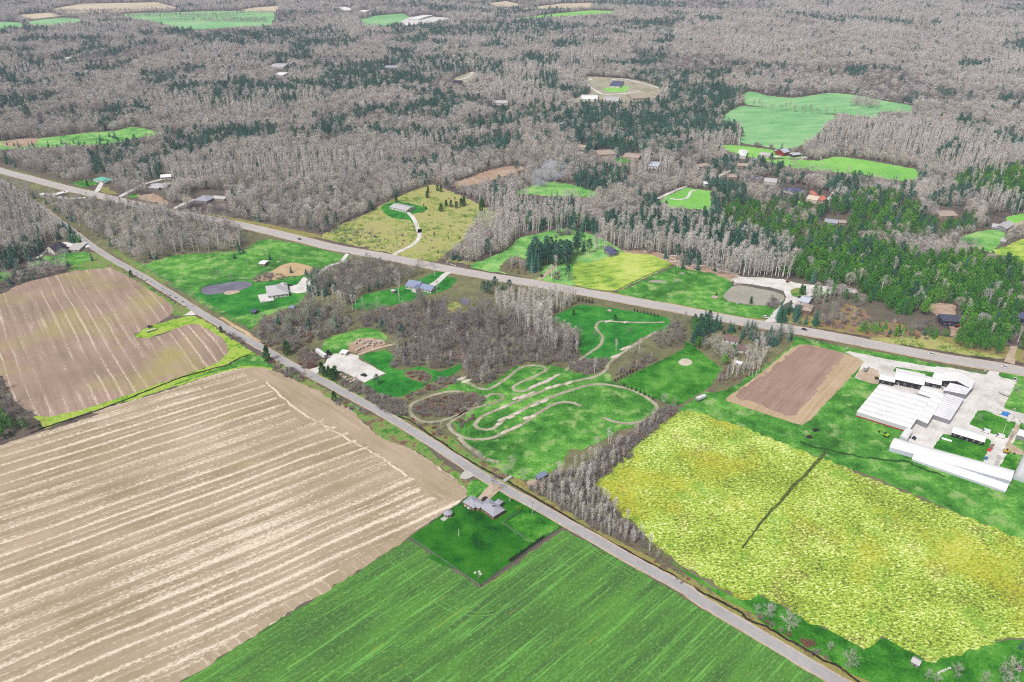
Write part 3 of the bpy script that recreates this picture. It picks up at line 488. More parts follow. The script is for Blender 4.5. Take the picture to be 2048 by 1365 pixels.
# ---------------------------------------------------------------- buildings
m_wwall = paint('white_siding', (226, 222, 216), .6, .05); m_cwall = paint('cream_siding', (224, 212, 190), .7, .06); m_brick = paint('red_brick', (164, 110, 96), .9, .18, 6); m_bwall = paint('black_siding', (38, 36, 42), .6, .1); m_gwall = paint('grey_siding', (150, 150, 156), .7, .08); m_twall = paint('tan_siding', (184, 164, 142), .8, .1); m_rwall = paint('barn_red_boards', (150, 50, 44), .8, .15, 3); m_nwall = paint('navy_cladding', (52, 54, 74), .6, .1)
m_groof = paint('grey_shingles', (176, 178, 190), .85, .10, 2.2); m_lroof = paint('pale_grey_shingles', (204, 202, 204), .85, .10, 2); m_broof = paint('brown_shingles', (136, 112, 106), .85, .14, 2); m_sroof = paint('slate_blue_shingles', (92, 96, 130), .8, .12, 2); m_kroof = paint('black_shingles', (58, 56, 70), .8, .14, 2); m_blroof = paint('blue_grey_shingles', (148, 160, 190), .8, .1, 2); m_wroof = paint('white_metal_roofing', (252, 252, 252), .45, .03, .4); m_teal = paint('sea_green_metal', (120, 196, 176), .5, .08); m_redroof = paint('red_metal_roofing', (214, 128, 110), .5, .08); m_troof = paint('tan_shingles', (186, 170, 156), .85, .1, 2); m_silver = paint('silver_sheet_metal', (206, 212, 224), .4, .06, .6)
m_trim = paint('white_trim', (232, 230, 226), .5, .03); m_glass = paint('dark_window_glass', (44, 50, 60), .15, .1, 1, 0, .5); m_door = paint('grey_door', (120, 116, 116), .6); m_conc = paint('pale_concrete', (206, 202, 196), .85, .08); m_wood = paint('weathered_timber', (150, 132, 112), .85, .15, 3); m_grey = paint('grey_weathered_rails', (136, 146, 136), .85, .12, 3); m_black = paint('black_plastic', (26, 26, 28), .6); m_tyre = paint('tyre_rubber', (30, 30, 30), .85); m_rim = paint('steel_rim', (160, 160, 164), .4)
def poly_film(name, c, period, ax):
    """film or glass greenhouse skin with the shadowless grey of its hoops showing as ribs"""
    k = NT(name); tc = k.n('TexCoord').outputs['Object']; x = k.n('SeparateXYZ'); k.put(x.inputs[0], tc)
    s = k.math('ABSOLUTE', k.math('SINE', k.math('MULTIPLY', x.outputs[ax], math.pi / period)))
    col = k.mix(k.ramp(s, [(0, .25), (.08, 0)]), k.ramp(k.noise(.12, 4, .6, tc), [(.35, C(236, 236, 238)), (.6, C(*c))]), C(196, 198, 208))
    k.b.inputs['Specular IOR Level'].default_value = .35
    return k.done(col, .5)
def red_base():
    k = NT('film_wall_red_base'); x = k.n('SeparateXYZ'); k.put(x.inputs[0], k.n('TexCoord').outputs['Object'])
    return k.done(k.ramp(k.math('MULTIPLY', x.outputs[2], .25), [(0, C(170, 60, 60)), (.24, C(170, 60, 60)), (.26, C(206, 206, 208))], 'CONSTANT'), .6)
m_redbase = red_base()
m_film = poly_film('white_greenhouse_film', (252, 252, 252), 2.6, 0); m_gfilm = poly_film('grey_polycarbonate', (214, 214, 222), 3.2, 0)
CLEARH = []
def hull(P_):
    P_ = sorted(P_)
    def half(pts):
        o = []
        for p in pts:
            while len(o) > 1 and (o[-1][0] - o[-2][0]) * (p[1] - o[-2][1]) - (o[-1][1] - o[-2][1]) * (p[0] - o[-2][0]) <= 0: o.pop()
            o.append(p)
        return o
    return half(P_)[:-1] + half(P_[::-1])[:-1]
def frame(q, h):
    a, b, c = WP(q, h); a.z = b.z = c.z = 0; x = (b - a); L = x.length; x.normalize(); y = Vector((-x.y, x.x, 0)); D = max(2.0, (c - a).dot(y))
    ctr = a + x * L / 2 + y * D / 2
    return ctr, math.atan2(x.y, x.x), L, D, (c - a).dot(x) / D
def slab_roof(mb, L, D, h, rh, oh, kind, n=1, m=0, th=.2):
    if kind == 'gx':
        a = D / 2 + oh; z0 = h - oh * rh / (D / 2); mb.prism([(-a, z0), (0, h + rh), (a, z0), (a, z0 + th), (0, h + rh + th), (-a, z0 + th)], -L / 2 - oh, L / 2 + oh, m, 'x')
    elif kind == 'gy':
        a = L / 2 + oh; z0 = h - oh * rh / (L / 2); mb.prism([(-a, z0), (0, h + rh), (a, z0), (a, z0 + th), (0, h + rh + th), (-a, z0 + th)], -D / 2 - oh, D / 2 + oh, m, 'y')
    elif kind == 'hip':
        a, b = L / 2 + oh, D / 2 + oh; r = max(0, a - b) if L >= D else 0; s = max(0, b - a) if D > L else 0
        V = [(-a, -b, h), (a, -b, h), (a, b, h), (-a, b, h), (-a, -b, h + .18), (a, -b, h + .18), (a, b, h + .18), (-a, b, h + .18), (-r, -s, h + rh), (r, s, h + rh)]
        mb.add(V, [(0, 3, 2, 1), (0, 1, 5, 4), (1, 2, 6, 5), (2, 3, 7, 6), (3, 0, 4, 7)] + ([(4, 5, 9, 8), (5, 6, 9), (6, 7, 8, 9), (7, 4, 8)] if L >= D else [(4, 5, 8), (5, 6, 9, 8), (6, 7, 9), (7, 4, 8, 9)]), m)
    elif kind == 'flat': mb.box(-L / 2 - oh, L / 2 + oh, -D / 2 - oh, D / 2 + oh, h, h + .3, m)
    else:   # 'mx' / 'my' arched or pitched bays side by side, ridges along x or y
        W_ = D if kind == 'mx' else L; bw = W_ / n; prof = []
        for i in range(n):
            for k in range(6): t = k / 6; prof.append((-W_ / 2 + bw * (i + t), h + rh * math.sin(math.pi * t) ** .8))
        prof.append((W_ / 2, h)); low = [(W_ / 2, h - .15), (-W_ / 2, h - .15)]
        e = (L if kind == 'mx' else D) / 2 + .1; mb.prism(prof + low, -e, e, m, 'x' if kind == 'mx' else 'y')
def walls(mb, L, D, h, rh, kind, m=0):
    if kind == 'gx': mb.prism([(-D / 2, 0), (D / 2, 0), (D / 2, h), (0, h + rh - .02), (-D / 2, h)], -L / 2, L / 2, m, 'x')
    elif kind == 'gy': mb.prism([(-L / 2, 0), (L / 2, 0), (L / 2, h), (0, h + rh - .02), (-L / 2, h)], -D / 2, D / 2, m, 'y')
    else: mb.box(-L / 2, L / 2, -D / 2, D / 2, 0, h - .02, m)
def face_box(mb, L, D, f, pos, z, w, hh, t0, t1, m):
    if f == 'f': x = -L / 2 + L * pos; mb.box(x - w / 2, x + w / 2, -D / 2 - t1, -D / 2 - t0, z - hh / 2, z + hh / 2, m)
    elif f == 'b': x = -L / 2 + L * pos; mb.box(x - w / 2, x + w / 2, D / 2 + t0, D / 2 + t1, z - hh / 2, z + hh / 2, m)
    elif f == 'r': y = -D / 2 + D * pos; mb.box(L / 2 + t0, L / 2 + t1, y - w / 2, y + w / 2, z - hh / 2, z + hh / 2, m)
    else: y = -D / 2 + D * pos; mb.box(-L / 2 - t1, -L / 2 - t0, y - w / 2, y + w / 2, z - hh / 2, z + hh / 2, m)
def place(o, root_c, root_r, c, r):
    d = Matrix.Rotation(-root_r, 3, 'Z') @ (c - root_c); o.location = d; o.rotation_euler = (0, 0, r - root_r)
def house(name, label, cat, blocks, wm, rm, win=4, side=2, door=True, garage=False, chimney=False, group=None, oh=.45, sub=False):
    """blocks = [(quad, eave height, roof kind, roof rise[, bays])]; the first block carries door and chimney"""
    root = None
    for bi, b in enumerate(blocks):
        q, h, kind, rh = b[:4]; n = b[4] if len(b) > 4 else 1; c, r, L, D, sk = frame(q, h); sk = sk if 'greenhouse' in name else 0
        if sk: c = c + Vector((math.cos(r), math.sin(r), 0)) * sk * D / 2
        if root is None: root = empty(name, c, r); tag(root, label, cat, group); rc, rr = c, r
        bw = b[5] if len(b) > 5 else wm; br = b[6] if len(b) > 6 else rm
        x_ = Vector((math.cos(r), math.sin(r), 0)); y_ = Vector((-x_.y, x_.x, 0)); rise = h + rh * .8; k_ = .46
        q4 = [c + x_ * (sx * L * k_) + y_ * (sy * D * k_) for sx, sy in ((-1, -1), (1, -1), (1, 1), (-1, 1))]
        CLEARH.append(hull([proj(v.x, v.y, .8) for v in q4[:2]] + [proj(v.x, v.y, h) for v in q4] + [proj(c.x, c.y, rise)]))
        mb = MB(); walls(mb, L, D, h, rh, kind); mb.V = [(x + y * sk, y, z) for x, y, z in mb.V]; w = mb.build('wall', bw, root); place(w, rc, rr, c, r)
        mb = MB(); slab_roof(mb, L, D, h, rh, .12 if kind in ('mx', 'my') else oh, kind, n); mb.V = [(x + y * sk, y, z) for x, y, z in mb.V]; ro = mb.build('roof', br, root); place(ro, rc, rr, c, r)
        if win:
            nw = max(1, min(win, int(L / 3.2))); ns = min(side, max(1, int(D / 4)))
            spots_ = [('f', (k + .5) / nw) for k in range(nw)] + [('r', (k + .5) / ns) for k in range(ns)] + [('l', (k + .5) / ns) for k in range(ns)]
            for k, (f, pos) in enumerate(spots_):
                zz = min(h * .58, 1.9); isd = door and bi == 0 and f == 'f' and k == nw // 2
                if isd: sz = (1.1, 2.1, 1.06)
                elif garage and bi == len(blocks) - 1 and f == 'f' and k == 0: sz = (2.8, 2.2, 1.12)
                else: sz = (1.5, 1.2, zz)
                nm = 'door' if isd else 'garage_door' if sz[0] == 2.8 else 'window'
                mb = MB(); face_box(mb, L, D, f, pos, sz[2], sz[0], sz[1], -.05, .07, 0)
                if nm == 'window' and not sub: face_box(mb, L, D, f, pos, sz[2], sz[0] - .24, sz[1] - .24, .0, .11, 1)
                o = mb.build(nm, [m_door if nm == 'door' else m_trim, m_glass], root); place(o, rc, rr, c, r)
                if nm == 'window' and sub:
                    p = MB(); face_box(p, L, D, f, pos, sz[2], sz[0] - .24, sz[1] - .24, .0, .11, 0); p.build('pane', m_glass, o)
        if chimney and bi == 0:
            mb = MB(); x = L * .12; mb.box(x - .45, x + .45, -.4, .4, h + rh * .3, h + rh + 1.1, 0); mb.box(x - .55, x + .55, -.5, .5, h + rh + 1.1, h + rh + 1.25, 1); mb.box(x - .25, x - .05, -.15, .15, h + rh + 1.25, h + rh + 1.5, 2)
            mb.build('chimney', [m_brick, m_conc, m_black], ro)
    return root
H = house
# foreground bungalow
bg_ = H('brick_house', 'brick bungalow with grey hip roofs on the fenced lawn', 'house', [('B:808,506 942,606 893,440', 2.8, 'hip', 2.0), ('B:668,474 762,528 742,420', 2.6, 'hip', 1.7), ('B:762,512 812,528 806,470', 2.6, 'gx', 1.2), ('B:950,482 988,503 988,452', 2.8, 'hip', 1.1)], m_brick, m_groof, 4, 2, True, False, True, sub=True)
def gazebo(p, R_, label, roofm, cat='gazebo'):
    root = empty('gazebo', W1(p)); tag(root, label, cat); f = MB(); n = 8
    for k in range(n):
        a = 6.283 * k / n; mb = MB(); mb.tube([(math.cos(a) * R_, math.sin(a) * R_, 0), (math.cos(a) * R_, math.sin(a) * R_, 2.3)], [.09, .09], 5); mb.build('post', m_trim, root)
    rim = [(math.cos(6.283 * k / n) * R_ * 1.18, math.sin(6.283 * k / n) * R_ * 1.18, 2.3) for k in range(n)]
    f.add(rim + [(x, y, 2.45) for x, y, z in rim] + [(0, 0, 3.7)], [(k, (k + 1) % n, n + (k + 1) % n, n + k) for k in range(n)] + [(n + k, n + (k + 1) % n, 2 * n) for k in range(n)] + [tuple(reversed(range(n)))]); f.build('roof', roofm, root)
    d = MB(); d.tube([(0, 0, 0), (0, 0, .2)], [R_ * 1.05, R_ * 1.05], 8); d.build('deck', m_wood, root)
    c = MB(); c.tube([(0, 0, 3.6), (0, 0, 4.1)], [.12, .03], 5); c.build('finial', m_trim, root)
gazebo('B:528,600', 2.4, 'small grey gazebo by the fence of the brick bungalow', m_groof); gazebo('O:1148,585', 2.2, 'small pale gazebo on the lawn of the blue-grey-roofed house', m_lroof)
sheet('patio', 'B:455,632 500,610 525,632 488,656', m_conc, Z4, 'pale square patio slab beside the gazebo', 0, 0, 0); sheet('concrete_pad', 'B:632,262 655,215 690,190 720,198 740,215 770,236 735,258 690,276', m_conc, Z4, 'broken white concrete pad beside the side road', 0, .3, 0)
strip('driveway', 'B:985,325 950,350 900,400 850,452 830,480', lambda t: 8.5 - 2.0 * t, m_gravelt, Z4, 'tan gravel drive of the brick bungalow', clear=0); sheet('gravel_patch', 'B:1240,300 1290,272 1340,285 1310,322 1265,328', m_gravelt, Z3, 'small gravel patch in front of the blue-grey pavilion', 2, .2, 0)
H('garden_shed', 'blue-grey roofed pavilion at the edge of the sapling thicket', 'shed', [('B:1318,238 1352,262 1388,196', 2.3, 'gy', 1.3)], m_gwall, m_blroof, 1, 1)
H('white_house', 'large white house with pale hip roof above the oval pond', 'house', [('C:1072,424 1262,398 1036,335', 3.0, 'hip', 3.0), ('C:1195,350 1252,342 1180,308', 3.0, 'hip', 2.2), ('C:1012,480 1125,460 1008,412', 1.0, 'flat', .3, 1, m_trim, m_trim)], m_wwall, m_lroof, 6, 2, True, True)
H('paddock_shelter', 'small white-roofed shelter in the green paddock', 'shed', [('C:990,124 1040,130 1000,92', 2.3, 'gx', .5)], m_twall, m_wroof, 1, 1)
H('garden_shed', 'small dark blue shed on the lawn below the white house', 'shed', [('C:918,562 955,568 925,540', 2.2, 'gx', .7)], m_nwall, m_sroof, 1, 1); H('garden_shed', 'small grey-blue shed at the scrub edge right of the white house', 'shed', [('C:1265,528 1305,530 1275,505', 2.0, 'gx', .6)], m_gwall, m_blroof, 1, 1)
H('grey_roofed_house', 'white house with blue-grey gables beside the dense copse', 'house', [('O:1270,515 1392,538 1300,450', 3.2, 'gx', 3.2), ('O:1408,538 1525,566 1442,490', 2.8, 'gx', 2.4), ('O:1330,545 1375,555 1345,500', 3.4, 'gy', 2.0)], m_wwall, m_blroof, 4, 2, True, True)
H('black_roofed_house', 'modern white house with steep black gables left of the side road', 'house', [('E:415,892 492,922 452,846', 4.6, 'gy', 3.4), ('E:512,922 612,902 530,862', 4.6, 'gy', 3.2), ('E:470,905 540,905 490,860', 4.4, 'gx', 3.0)], m_wwall, m_kroof, 3, 2, True, True)
H('low_annex', 'low flat white annex right of the black-roofed house', 'annex', [('E:610,915 718,912 560,855', 1.6, 'flat', .3)], m_wwall, m_conc, 2, 1, False)
H('green_roofed_house', 'house with a sea-green roof beyond the highway', 'house', [('E:848,268 960,292 880,235', 3.0, 'hip', 2.2), ('E:925,292 975,290 930,268', 3.0, 'gy', 1.6)], m_wwall, m_teal, 3, 1)
H('wood_house', 'grey-roofed house hidden among bare trees by the long straight drive', 'house', [('E:1340,345 1440,352 1375,300', 2.8, 'gx', 1.8), ('E:1440,345 1500,345 1450,300', 2.8, 'hip', 1.6)], m_gwall, m_lroof, 3, 1); H('wood_house', 'grey hip-roofed house in the bare wood above the highway bend', 'house', [('E:1762,458 1880,470 1802,408', 2.8, 'hip', 2.4)], m_gwall, m_groof, 4, 1)
H('wood_house', 'low grey house half hidden right of the hip-roofed wood house', 'house', [('E:1930,440 2040,450 1950,415', 2.6, 'gx', 1.5)], m_twall, m_lroof, 3, 1)
H('roadside_building', 'long white flat-roofed building beside the highway fork', 'building', [('E:500,414 594,390 496,400', 3.0, 'flat', .3)], m_wwall, m_wroof, 3, 1); H('roadside_building', 'small white flat-roofed hut nearest the highway fork', 'building', [('E:362,408 392,410 366,396', 2.6, 'flat', .3)], m_wwall, m_wroof, 1, 1)
H('white_bungalow', 'long white bungalow at the end of the curving drive', 'house', [('2:320,1212 416,1234 345,1186', 2.8, 'gx', 1.6)], m_wwall, m_lroof, 5, 2)
H('slate_roofed_house', 'slate-blue hip-roofed house behind the broad pines', 'house', [('L:600,395 770,408 640,315', 3.2, 'hip', 2.6), ('L:650,405 720,415 660,360', 3.4, 'gy', 2.0)], m_twall, m_sroof, 4, 2); H('slate_roofed_house', 'slate-blue gabled house at the corner of the hay field', 'house', [('L:1420,402 1505,452 1485,352', 3.0, 'gx', 2.6), ('L:1500,470 1600,455 1500,400', 3.0, 'gx', 2.2)], m_gwall, m_sroof, 3, 2)
H('metal_roofed_shed', 'pale metal-roofed shed on the gravel clearing', 'shed', [('M:1490,288 1612,318 1562,214', 3.2, 'gx', 1.8)], m_wwall, m_silver, 3, 1); H('brown_roofed_house', 'grey-brown hip-roofed house behind the highway spruces', 'house', [('M:1535,410 1650,432 1562,328', 2.8, 'hip', 2.0)], m_brick, m_troof, 4, 2); H('garden_shed', 'small white gabled shed above the highway spruces', 'shed', [('M:1372,380 1412,388 1385,345', 2.4, 'gy', 1.0)], m_wwall, m_wroof, 1, 1)
H('brown_roofed_house', 'white-walled brown-roofed house among trees below the highway', 'house', [('M:442,802 655,852 482,752', 3.0, 'gx', 2.0)], m_wwall, m_broof, 6, 2, True, False, True); H('garage', 'white garage with brown roof below the white-walled house', 'garage', [('M:648,955 775,972 700,885', 2.6, 'gx', 1.6)], m_wwall, m_broof, 3, 1, True, True); H('garden_shed', 'small white shed under the trees left of the tilled plot', 'shed', [('M:600,1125 700,1150 625,1098', 2.2, 'gx', .7)], m_wwall, m_wroof, 1, 1, False)
H('dark_building', 'flat-roofed dark building in the pine plantation', 'building', [('6:1575,592 1690,600 1542,552', 4.4, 'flat', .4)], m_nwall, paint('dark_membrane', (84, 88, 108), .8, .1), 4, 2)
H('blue_roofed_house', 'blue-black gabled house at the right edge of the pines', 'house', [('6:2008,568 2070,590 2025,530', 4.0, 'gx', 2.6)], m_nwall, m_sroof, 2, 1)
H('grey_house', 'pale grey house beside the far right pasture', 'house', [('6:1885,40 1945,54 1900,4', 3.6, 'gy', 2.4), ('6:1860,42 1895,48 1868,20', 2.8, 'gx', 1.6)], m_gwall, m_lroof, 2, 1); H('garden_shed', 'small grey shed below the pale grey house', 'shed', [('6:1912,125 1942,130 1920,105', 2.4, 'gx', 1.0)], m_gwall, m_lroof, 1, 1)
H('farmhouse', 'tall white farmhouse left of the red barn', 'house', [('Q:768,232 862,240 790,172', 5.0, 'hip', 2.6)], m_wwall, m_wroof, 3, 2); H('farm_workshop', 'cream workshop between farmhouse and red barn', 'workshop', [('Q:1015,226 1132,240 1034,196', 3.4, 'gx', 1.8)], m_cwall, m_lroof, 4, 1); H('red_barn', 'red barn with a silver roof at the far green field', 'barn', [('Q:1300,206 1364,188 1285,160', 5.5, 'gx', 3.4)], m_rwall, m_silver, 2, 1); H('farm_shed', 'low blue-grey implement shed right of the red barn', 'shed', [('Q:1400,234 1495,222 1422,204', 3.2, 'gx', 1.2)], m_nwall, m_silver, 2, 1); H('farm_shed', 'small cream shed at the field edge right of the red barn', 'shed', [('Q:1505,270 1560,264 1522,250', 2.8, 'gx', 1.0)], m_cwall, m_lroof, 1, 1); H('farm_shed', 'tiny red lean-to left of the red barn', 'shed', [('Q:1198,186 1225,186 1204,172', 2.6, 'gx', .9)], m_rwall, m_silver, 1, 1)
H('navy_roofed_house', 'long navy-roofed house above the cream house', 'house', [('Q:1286,624 1400,652 1308,584', 3.0, 'hip', 2.0), ('Q:1395,652 1525,628 1392,604', 3.0, 'hip', 2.2)], m_wwall, m_sroof, 5, 2); H('cream_house', 'cream house with red roof sections beside the grey drive', 'house', [('Q:1552,726 1672,748 1592,684', 4.0, 'gx', 2.4, 1, m_cwall, m_cwall), ('Q:1640,690 1690,690 1650,648', 4.6, 'gy', 2.0), ('Q:1702,748 1790,744 1702,686', 3.6, 'gx', 2.4)], m_cwall, m_redroof, 3, 2)
for q, l, w, rm, k in (('Q:1070,532 1210,546 1092,488', 'white-walled grey-roofed bungalow between bare trees above the navy roof', m_wwall, m_lroof, 'gx'), ('Q:955,502 1045,492 985,472', 'dark-roofed house tucked behind pines left of the white-walled bungalow', m_gwall, m_sroof, 'gx'), ('Q:660,484 765,482 682,450', 'beige cottage with a pale roof among the far pines', m_twall, m_troof, 'gx'), ('Q:330,368 452,348 352,328', 'white cottage with a tan roof at the upper lane', m_wwall, m_troof, 'gx'), ('Q:770,352 892,356 792,324', 'tan low house in front of the farmhouse trees', m_twall, m_troof, 'gx'), ('Q:395,560 440,555 402,535', 'white shed beside the looping drive', m_wwall, m_wroof, 'gx'), ('Q:1760,992 1905,1010 1790,955', 'long grey-roofed shed deep in the green mixed wood', m_gwall, m_groof, 'gx'), ('Q:1925,1000 2005,1000 1940,978', 'tan hut right of the long grey-roofed shed', m_twall, m_troof, 'gx'),
                    ('3:1562,1268 1662,1262 1585,1232', 'tan house in the dark pines of the far right', m_twall, m_troof, 'gx'), ('2:1838,972 1892,976 1852,945', 'white shed with pale roof by the curving lane woods', m_wwall, m_silver, 'gx'), ('2:1685,918 1775,928 1702,893', 'tan-roofed house above its small green lawn', m_twall, m_troof, 'gx'), ('2:1545,908 1640,902 1572,878', 'tan house left of the small green lawn', m_twall, m_troof, 'gx'), ('2:1440,582 1535,584 1452,556', 'long white house below the looping far lane', m_wwall, m_wroof, 'gx'), ('2:1605,503 1668,506 1622,474', 'white gabled house inside the looping far lane', m_wwall, m_sroof, 'gx'), ('2:1575,590 1660,592 1595,566', 'grey-white house right of the long white house on the rise', m_wwall, m_lroof, 'gx'), ('2:1745,578 1845,574 1765,553', 'tan long roof right of the looping far lane', m_twall, m_troof, 'gx'),
                    ('2:1410,862 1460,868 1425,846', 'cream cottage above the tan houses', m_cwall, m_troof, 'gx'), ('2:430,112 490,114 438,86', 'white barn in the far pale farmyard', m_wwall, m_wroof, 'gx'), ('2:60,62 110,60 66,40', 'white farm building left of the far farmyard', m_wwall, m_wroof, 'gx'), ('2:130,68 180,70 140,58', 'low white shed right of the white farm building', m_wwall, m_wroof, 'gx'), ('2:290,398 362,398 300,384', 'grey-roofed house among the green pines of the middle wood', m_gwall, m_groof, 'gx'), ('2:680,484 725,486 690,470', 'dark-roofed house beside the pale lane bend', m_gwall, m_kroof, 'gx'), ('2:930,606 1012,606 948,588', 'white cottage in the far middle clearing', m_wwall, m_lroof, 'gx'), ('1:362,347 400,347 368,335', 'white house alone in the far left woods', m_wwall, m_wroof, 'gx'), ('1:1572,393 1658,394 1592,372', 'white house with grey roof in the far woods below the hill field', m_wwall, m_lroof, 'gx'), ('1:1600,438 1652,442 1612,420', 'white shed just below the white house of the far woods', m_wwall, m_wroof, 'gx'), ('1:940,1040 1000,1035 950,1025', 'white garage at the end of the long straight drive', m_wwall, m_wroof, 'gx')):
    H('far_house', l, 'house', [(q, 3.4, k, 2.0)], w, rm, 3, 1)
# greenhouse works
H('greenhouse', 'huge white multi-bay greenhouse with a red base wall', 'greenhouse', [('F:432,697 838,822 605,487', 4.0, 'mx', .45, 7, m_redbase, m_film), ('F:887,752 968,788 1026,530', 4.0, 'mx', .45, 6, m_gwall, m_film), ('F:893,556 1025,598 928,500', 4.0, 'mx', .45, 2, m_gwall, m_film)], m_gwall, m_film, 0)
H('greenhouse', 'grey ribbed greenhouse of many narrow bays', 'greenhouse', [('F:1005,718 1140,762 1112,558', 3.6, 'mx', .6, 12, m_gwall, m_gfilm), ('F:1092,535 1262,568 1150,468', 4.2, 'mx', .6, 6, m_gwall, m_gfilm)], m_gwall, m_gfilm, 0)
H('long_greenhouse', 'long white tunnel greenhouse beside the square grass islands', 'greenhouse', [('F:680,966 1600,1222 722,896', 3.2, 'mx', 2.0, 1), ('F:760,880 815,905 800,822', 3.2, 'my', 1.2, 1)], m_silver, m_film, 0); H('long_greenhouse', 'lower white tunnel greenhouse nearest the yellow field', 'greenhouse', [('F:850,1055 1560,1300 880,1012', 1.6, 'mx', 2.4, 1)], m_silver, m_film, 0)
H('long_greenhouse', 'grey-white tunnel at the right end of the long greenhouse', 'greenhouse', [('I:955,985 1110,1040 1120,640', 2.4, 'my', 2.4, 1)], m_silver, m_gfilm, 0); H('greenhouse', 'small pale greenhouse at the right edge of the yard', 'greenhouse', [('I:1000,455 1130,490 1040,385', 3.2, 'mx', 1.2, 2)], m_gwall, m_film, 0)
H('packing_shed', 'tall black-walled packing shed with a white roof', 'shed', [('F:722,450 938,496 742,372', 4.6, 'gx', 1.2)], m_bwall, m_wroof, 4, 1); H('packing_shed', 'lower black-walled shed left of the tall packing shed', 'shed', [('F:605,450 714,474 622,404', 3.6, 'gx', .9)], m_bwall, m_wroof, 2, 1); H('packing_shed', 'low black-walled shed right of the tall packing shed', 'shed', [('F:940,466 1068,494 955,428', 3.6, 'gx', .9)], m_bwall, m_wroof, 2, 1); H('retail_building', 'broad white-roofed gable building facing the highway entrance', 'building', [('F:1070,460 1300,522 1040,385', 4.4, 'gy', 3.0), ('F:1012,440 1075,455 1030,380', 4.0, 'gx', 1.0)], m_bwall, m_wroof, 3, 2)
H('black_shed', 'long black shed with white roof on the grass island', 'shed', [('I:160,424 572,548 205,338', 3.4, 'gx', 1.3)], m_bwall, m_wroof, 5, 1)
H('garden_shed', 'small pale hut on the grass below the yellow field', 'shed', [('8:1392,1240 1432,1262 1408,1215', 2.2, 'gx', .9)], m_gwall, m_lroof, 1, 1); H('playhouse', 'tiny white hut in the near right corner', 'hut', [('J:1822,1080 1915,1122 1850,1035', 2.0, 'gx', .8)], m_wwall, m_kroof, 2, 1)
H('site_trailer', 'white box at the back of the white gravel lot', 'shed', [('K:545,450 620,462 560,408', 2.4, 'flat', .2)], m_wwall, m_wroof, 1, 1, False)

# ---------------------------------------------------------------- vegetation: prototypes
def bark_mat(name, cols, per=True, scale=.8):
    k = NT(name); r = k.n('ObjectInfo').outputs['Random']
    tc = k.n('TexCoord').outputs['Object']; nz = k.noise(scale, 3, .6, tc)
    lo = k.n('ObjectInfo').outputs['Location']; pz = k.ramp(k.noise(.013, 3, .6, lo), [(.36, 0), (.64, 1)])
    f = k.math('ADD', k.math('MULTIPLY', r, .42), k.math('ADD', k.math('MULTIPLY', nz, .18), k.math('MULTIPLY', pz, .40)))
    return k.done(k.ramp(f, [(.06 + .88 * i / (len(cols) - 1), c) for i, c in enumerate(cols)]), .9)
m_twig = bark_mat('bare_twigs', [C(116, 112, 108, 1.2), C(164, 156, 146, 1.25), C(186, 182, 180, 1.3), C(198, 188, 172, 1.3), C(190, 187, 184, 1.3), C(230, 225, 220, 1.35)])
m_twigd = bark_mat('dark_twigs', [C(122, 116, 112, 1.15), C(156, 148, 142, 1.2), C(140, 136, 134, 1.15), C(170, 158, 148, 1.2)])
m_twigp = bark_mat('pale_twigs', [C(186, 182, 177, 1.3), C(212, 206, 200, 1.3), C(196, 188, 178, 1.3), C(226, 223, 219, 1.35)])
m_twigg = bark_mat('budding_twigs', [C(150, 160, 140, 1.2), C(176, 180, 164, 1.2), C(160, 176, 150, 1.2), C(190, 190, 176, 1.2)])
m_bark = bark_mat('grey_bark', [C(150, 140, 132), C(186, 178, 170), C(166, 154, 144)])
m_birch = bark_mat('pale_bark', [C(206, 202, 197, 1.25), C(226, 223, 220, 1.25), C(196, 190, 183, 1.25)])
m_spruce = bark_mat('spruce_needles', [C(44, 92, 80), C(72, 124, 106), C(52, 106, 82), C(88, 136, 118), C(62, 112, 100)])
m_pine = bark_mat('pine_needles', [C(54, 116, 42), C(88, 160, 52), C(66, 136, 54), C(120, 186, 62), C(76, 144, 58)])
m_cedar = bark_mat('cedar_needles', [C(42, 98, 40), C(66, 128, 48), C(52, 110, 52)])
m_dcedar = bark_mat('dark_cedar_needles', [C(20, 40, 26), C(30, 54, 34)])
m_shrub = bark_mat('brown_shrub_twigs', [C(124, 114, 108, 1.2), C(152, 142, 134, 1.2), C(138, 132, 128, 1.2), C(160, 142, 132, 1.2), C(140, 124, 116, 1.2)])
m_rshrub = bark_mat('red_osier_twigs', [C(140, 88, 84, 1.1), C(156, 104, 98, 1.1), C(128, 84, 84, 1.1)])
m_gshrub = bark_mat('budding_green_shrub', [C(110, 170, 50), C(140, 198, 60), C(96, 150, 60)])
def rdir(r, up=.0):
    while True:
        v = Vector((r.uniform(-1, 1), r.uniform(-1, 1), r.uniform(-1, 1)))
        if .05 < v.length < 1: v.normalize(); v.z += up; return v.normalized()
def blade(mb, p, d, L, w, r, m=0, fork=False):
    a = d.cross(rdir(r)).normalized() * (w / 2); q = p + d * L
    mb.add([p - a, p + a, q + a * .25, q - a * .25], [(0, 1, 2, 3)], m)
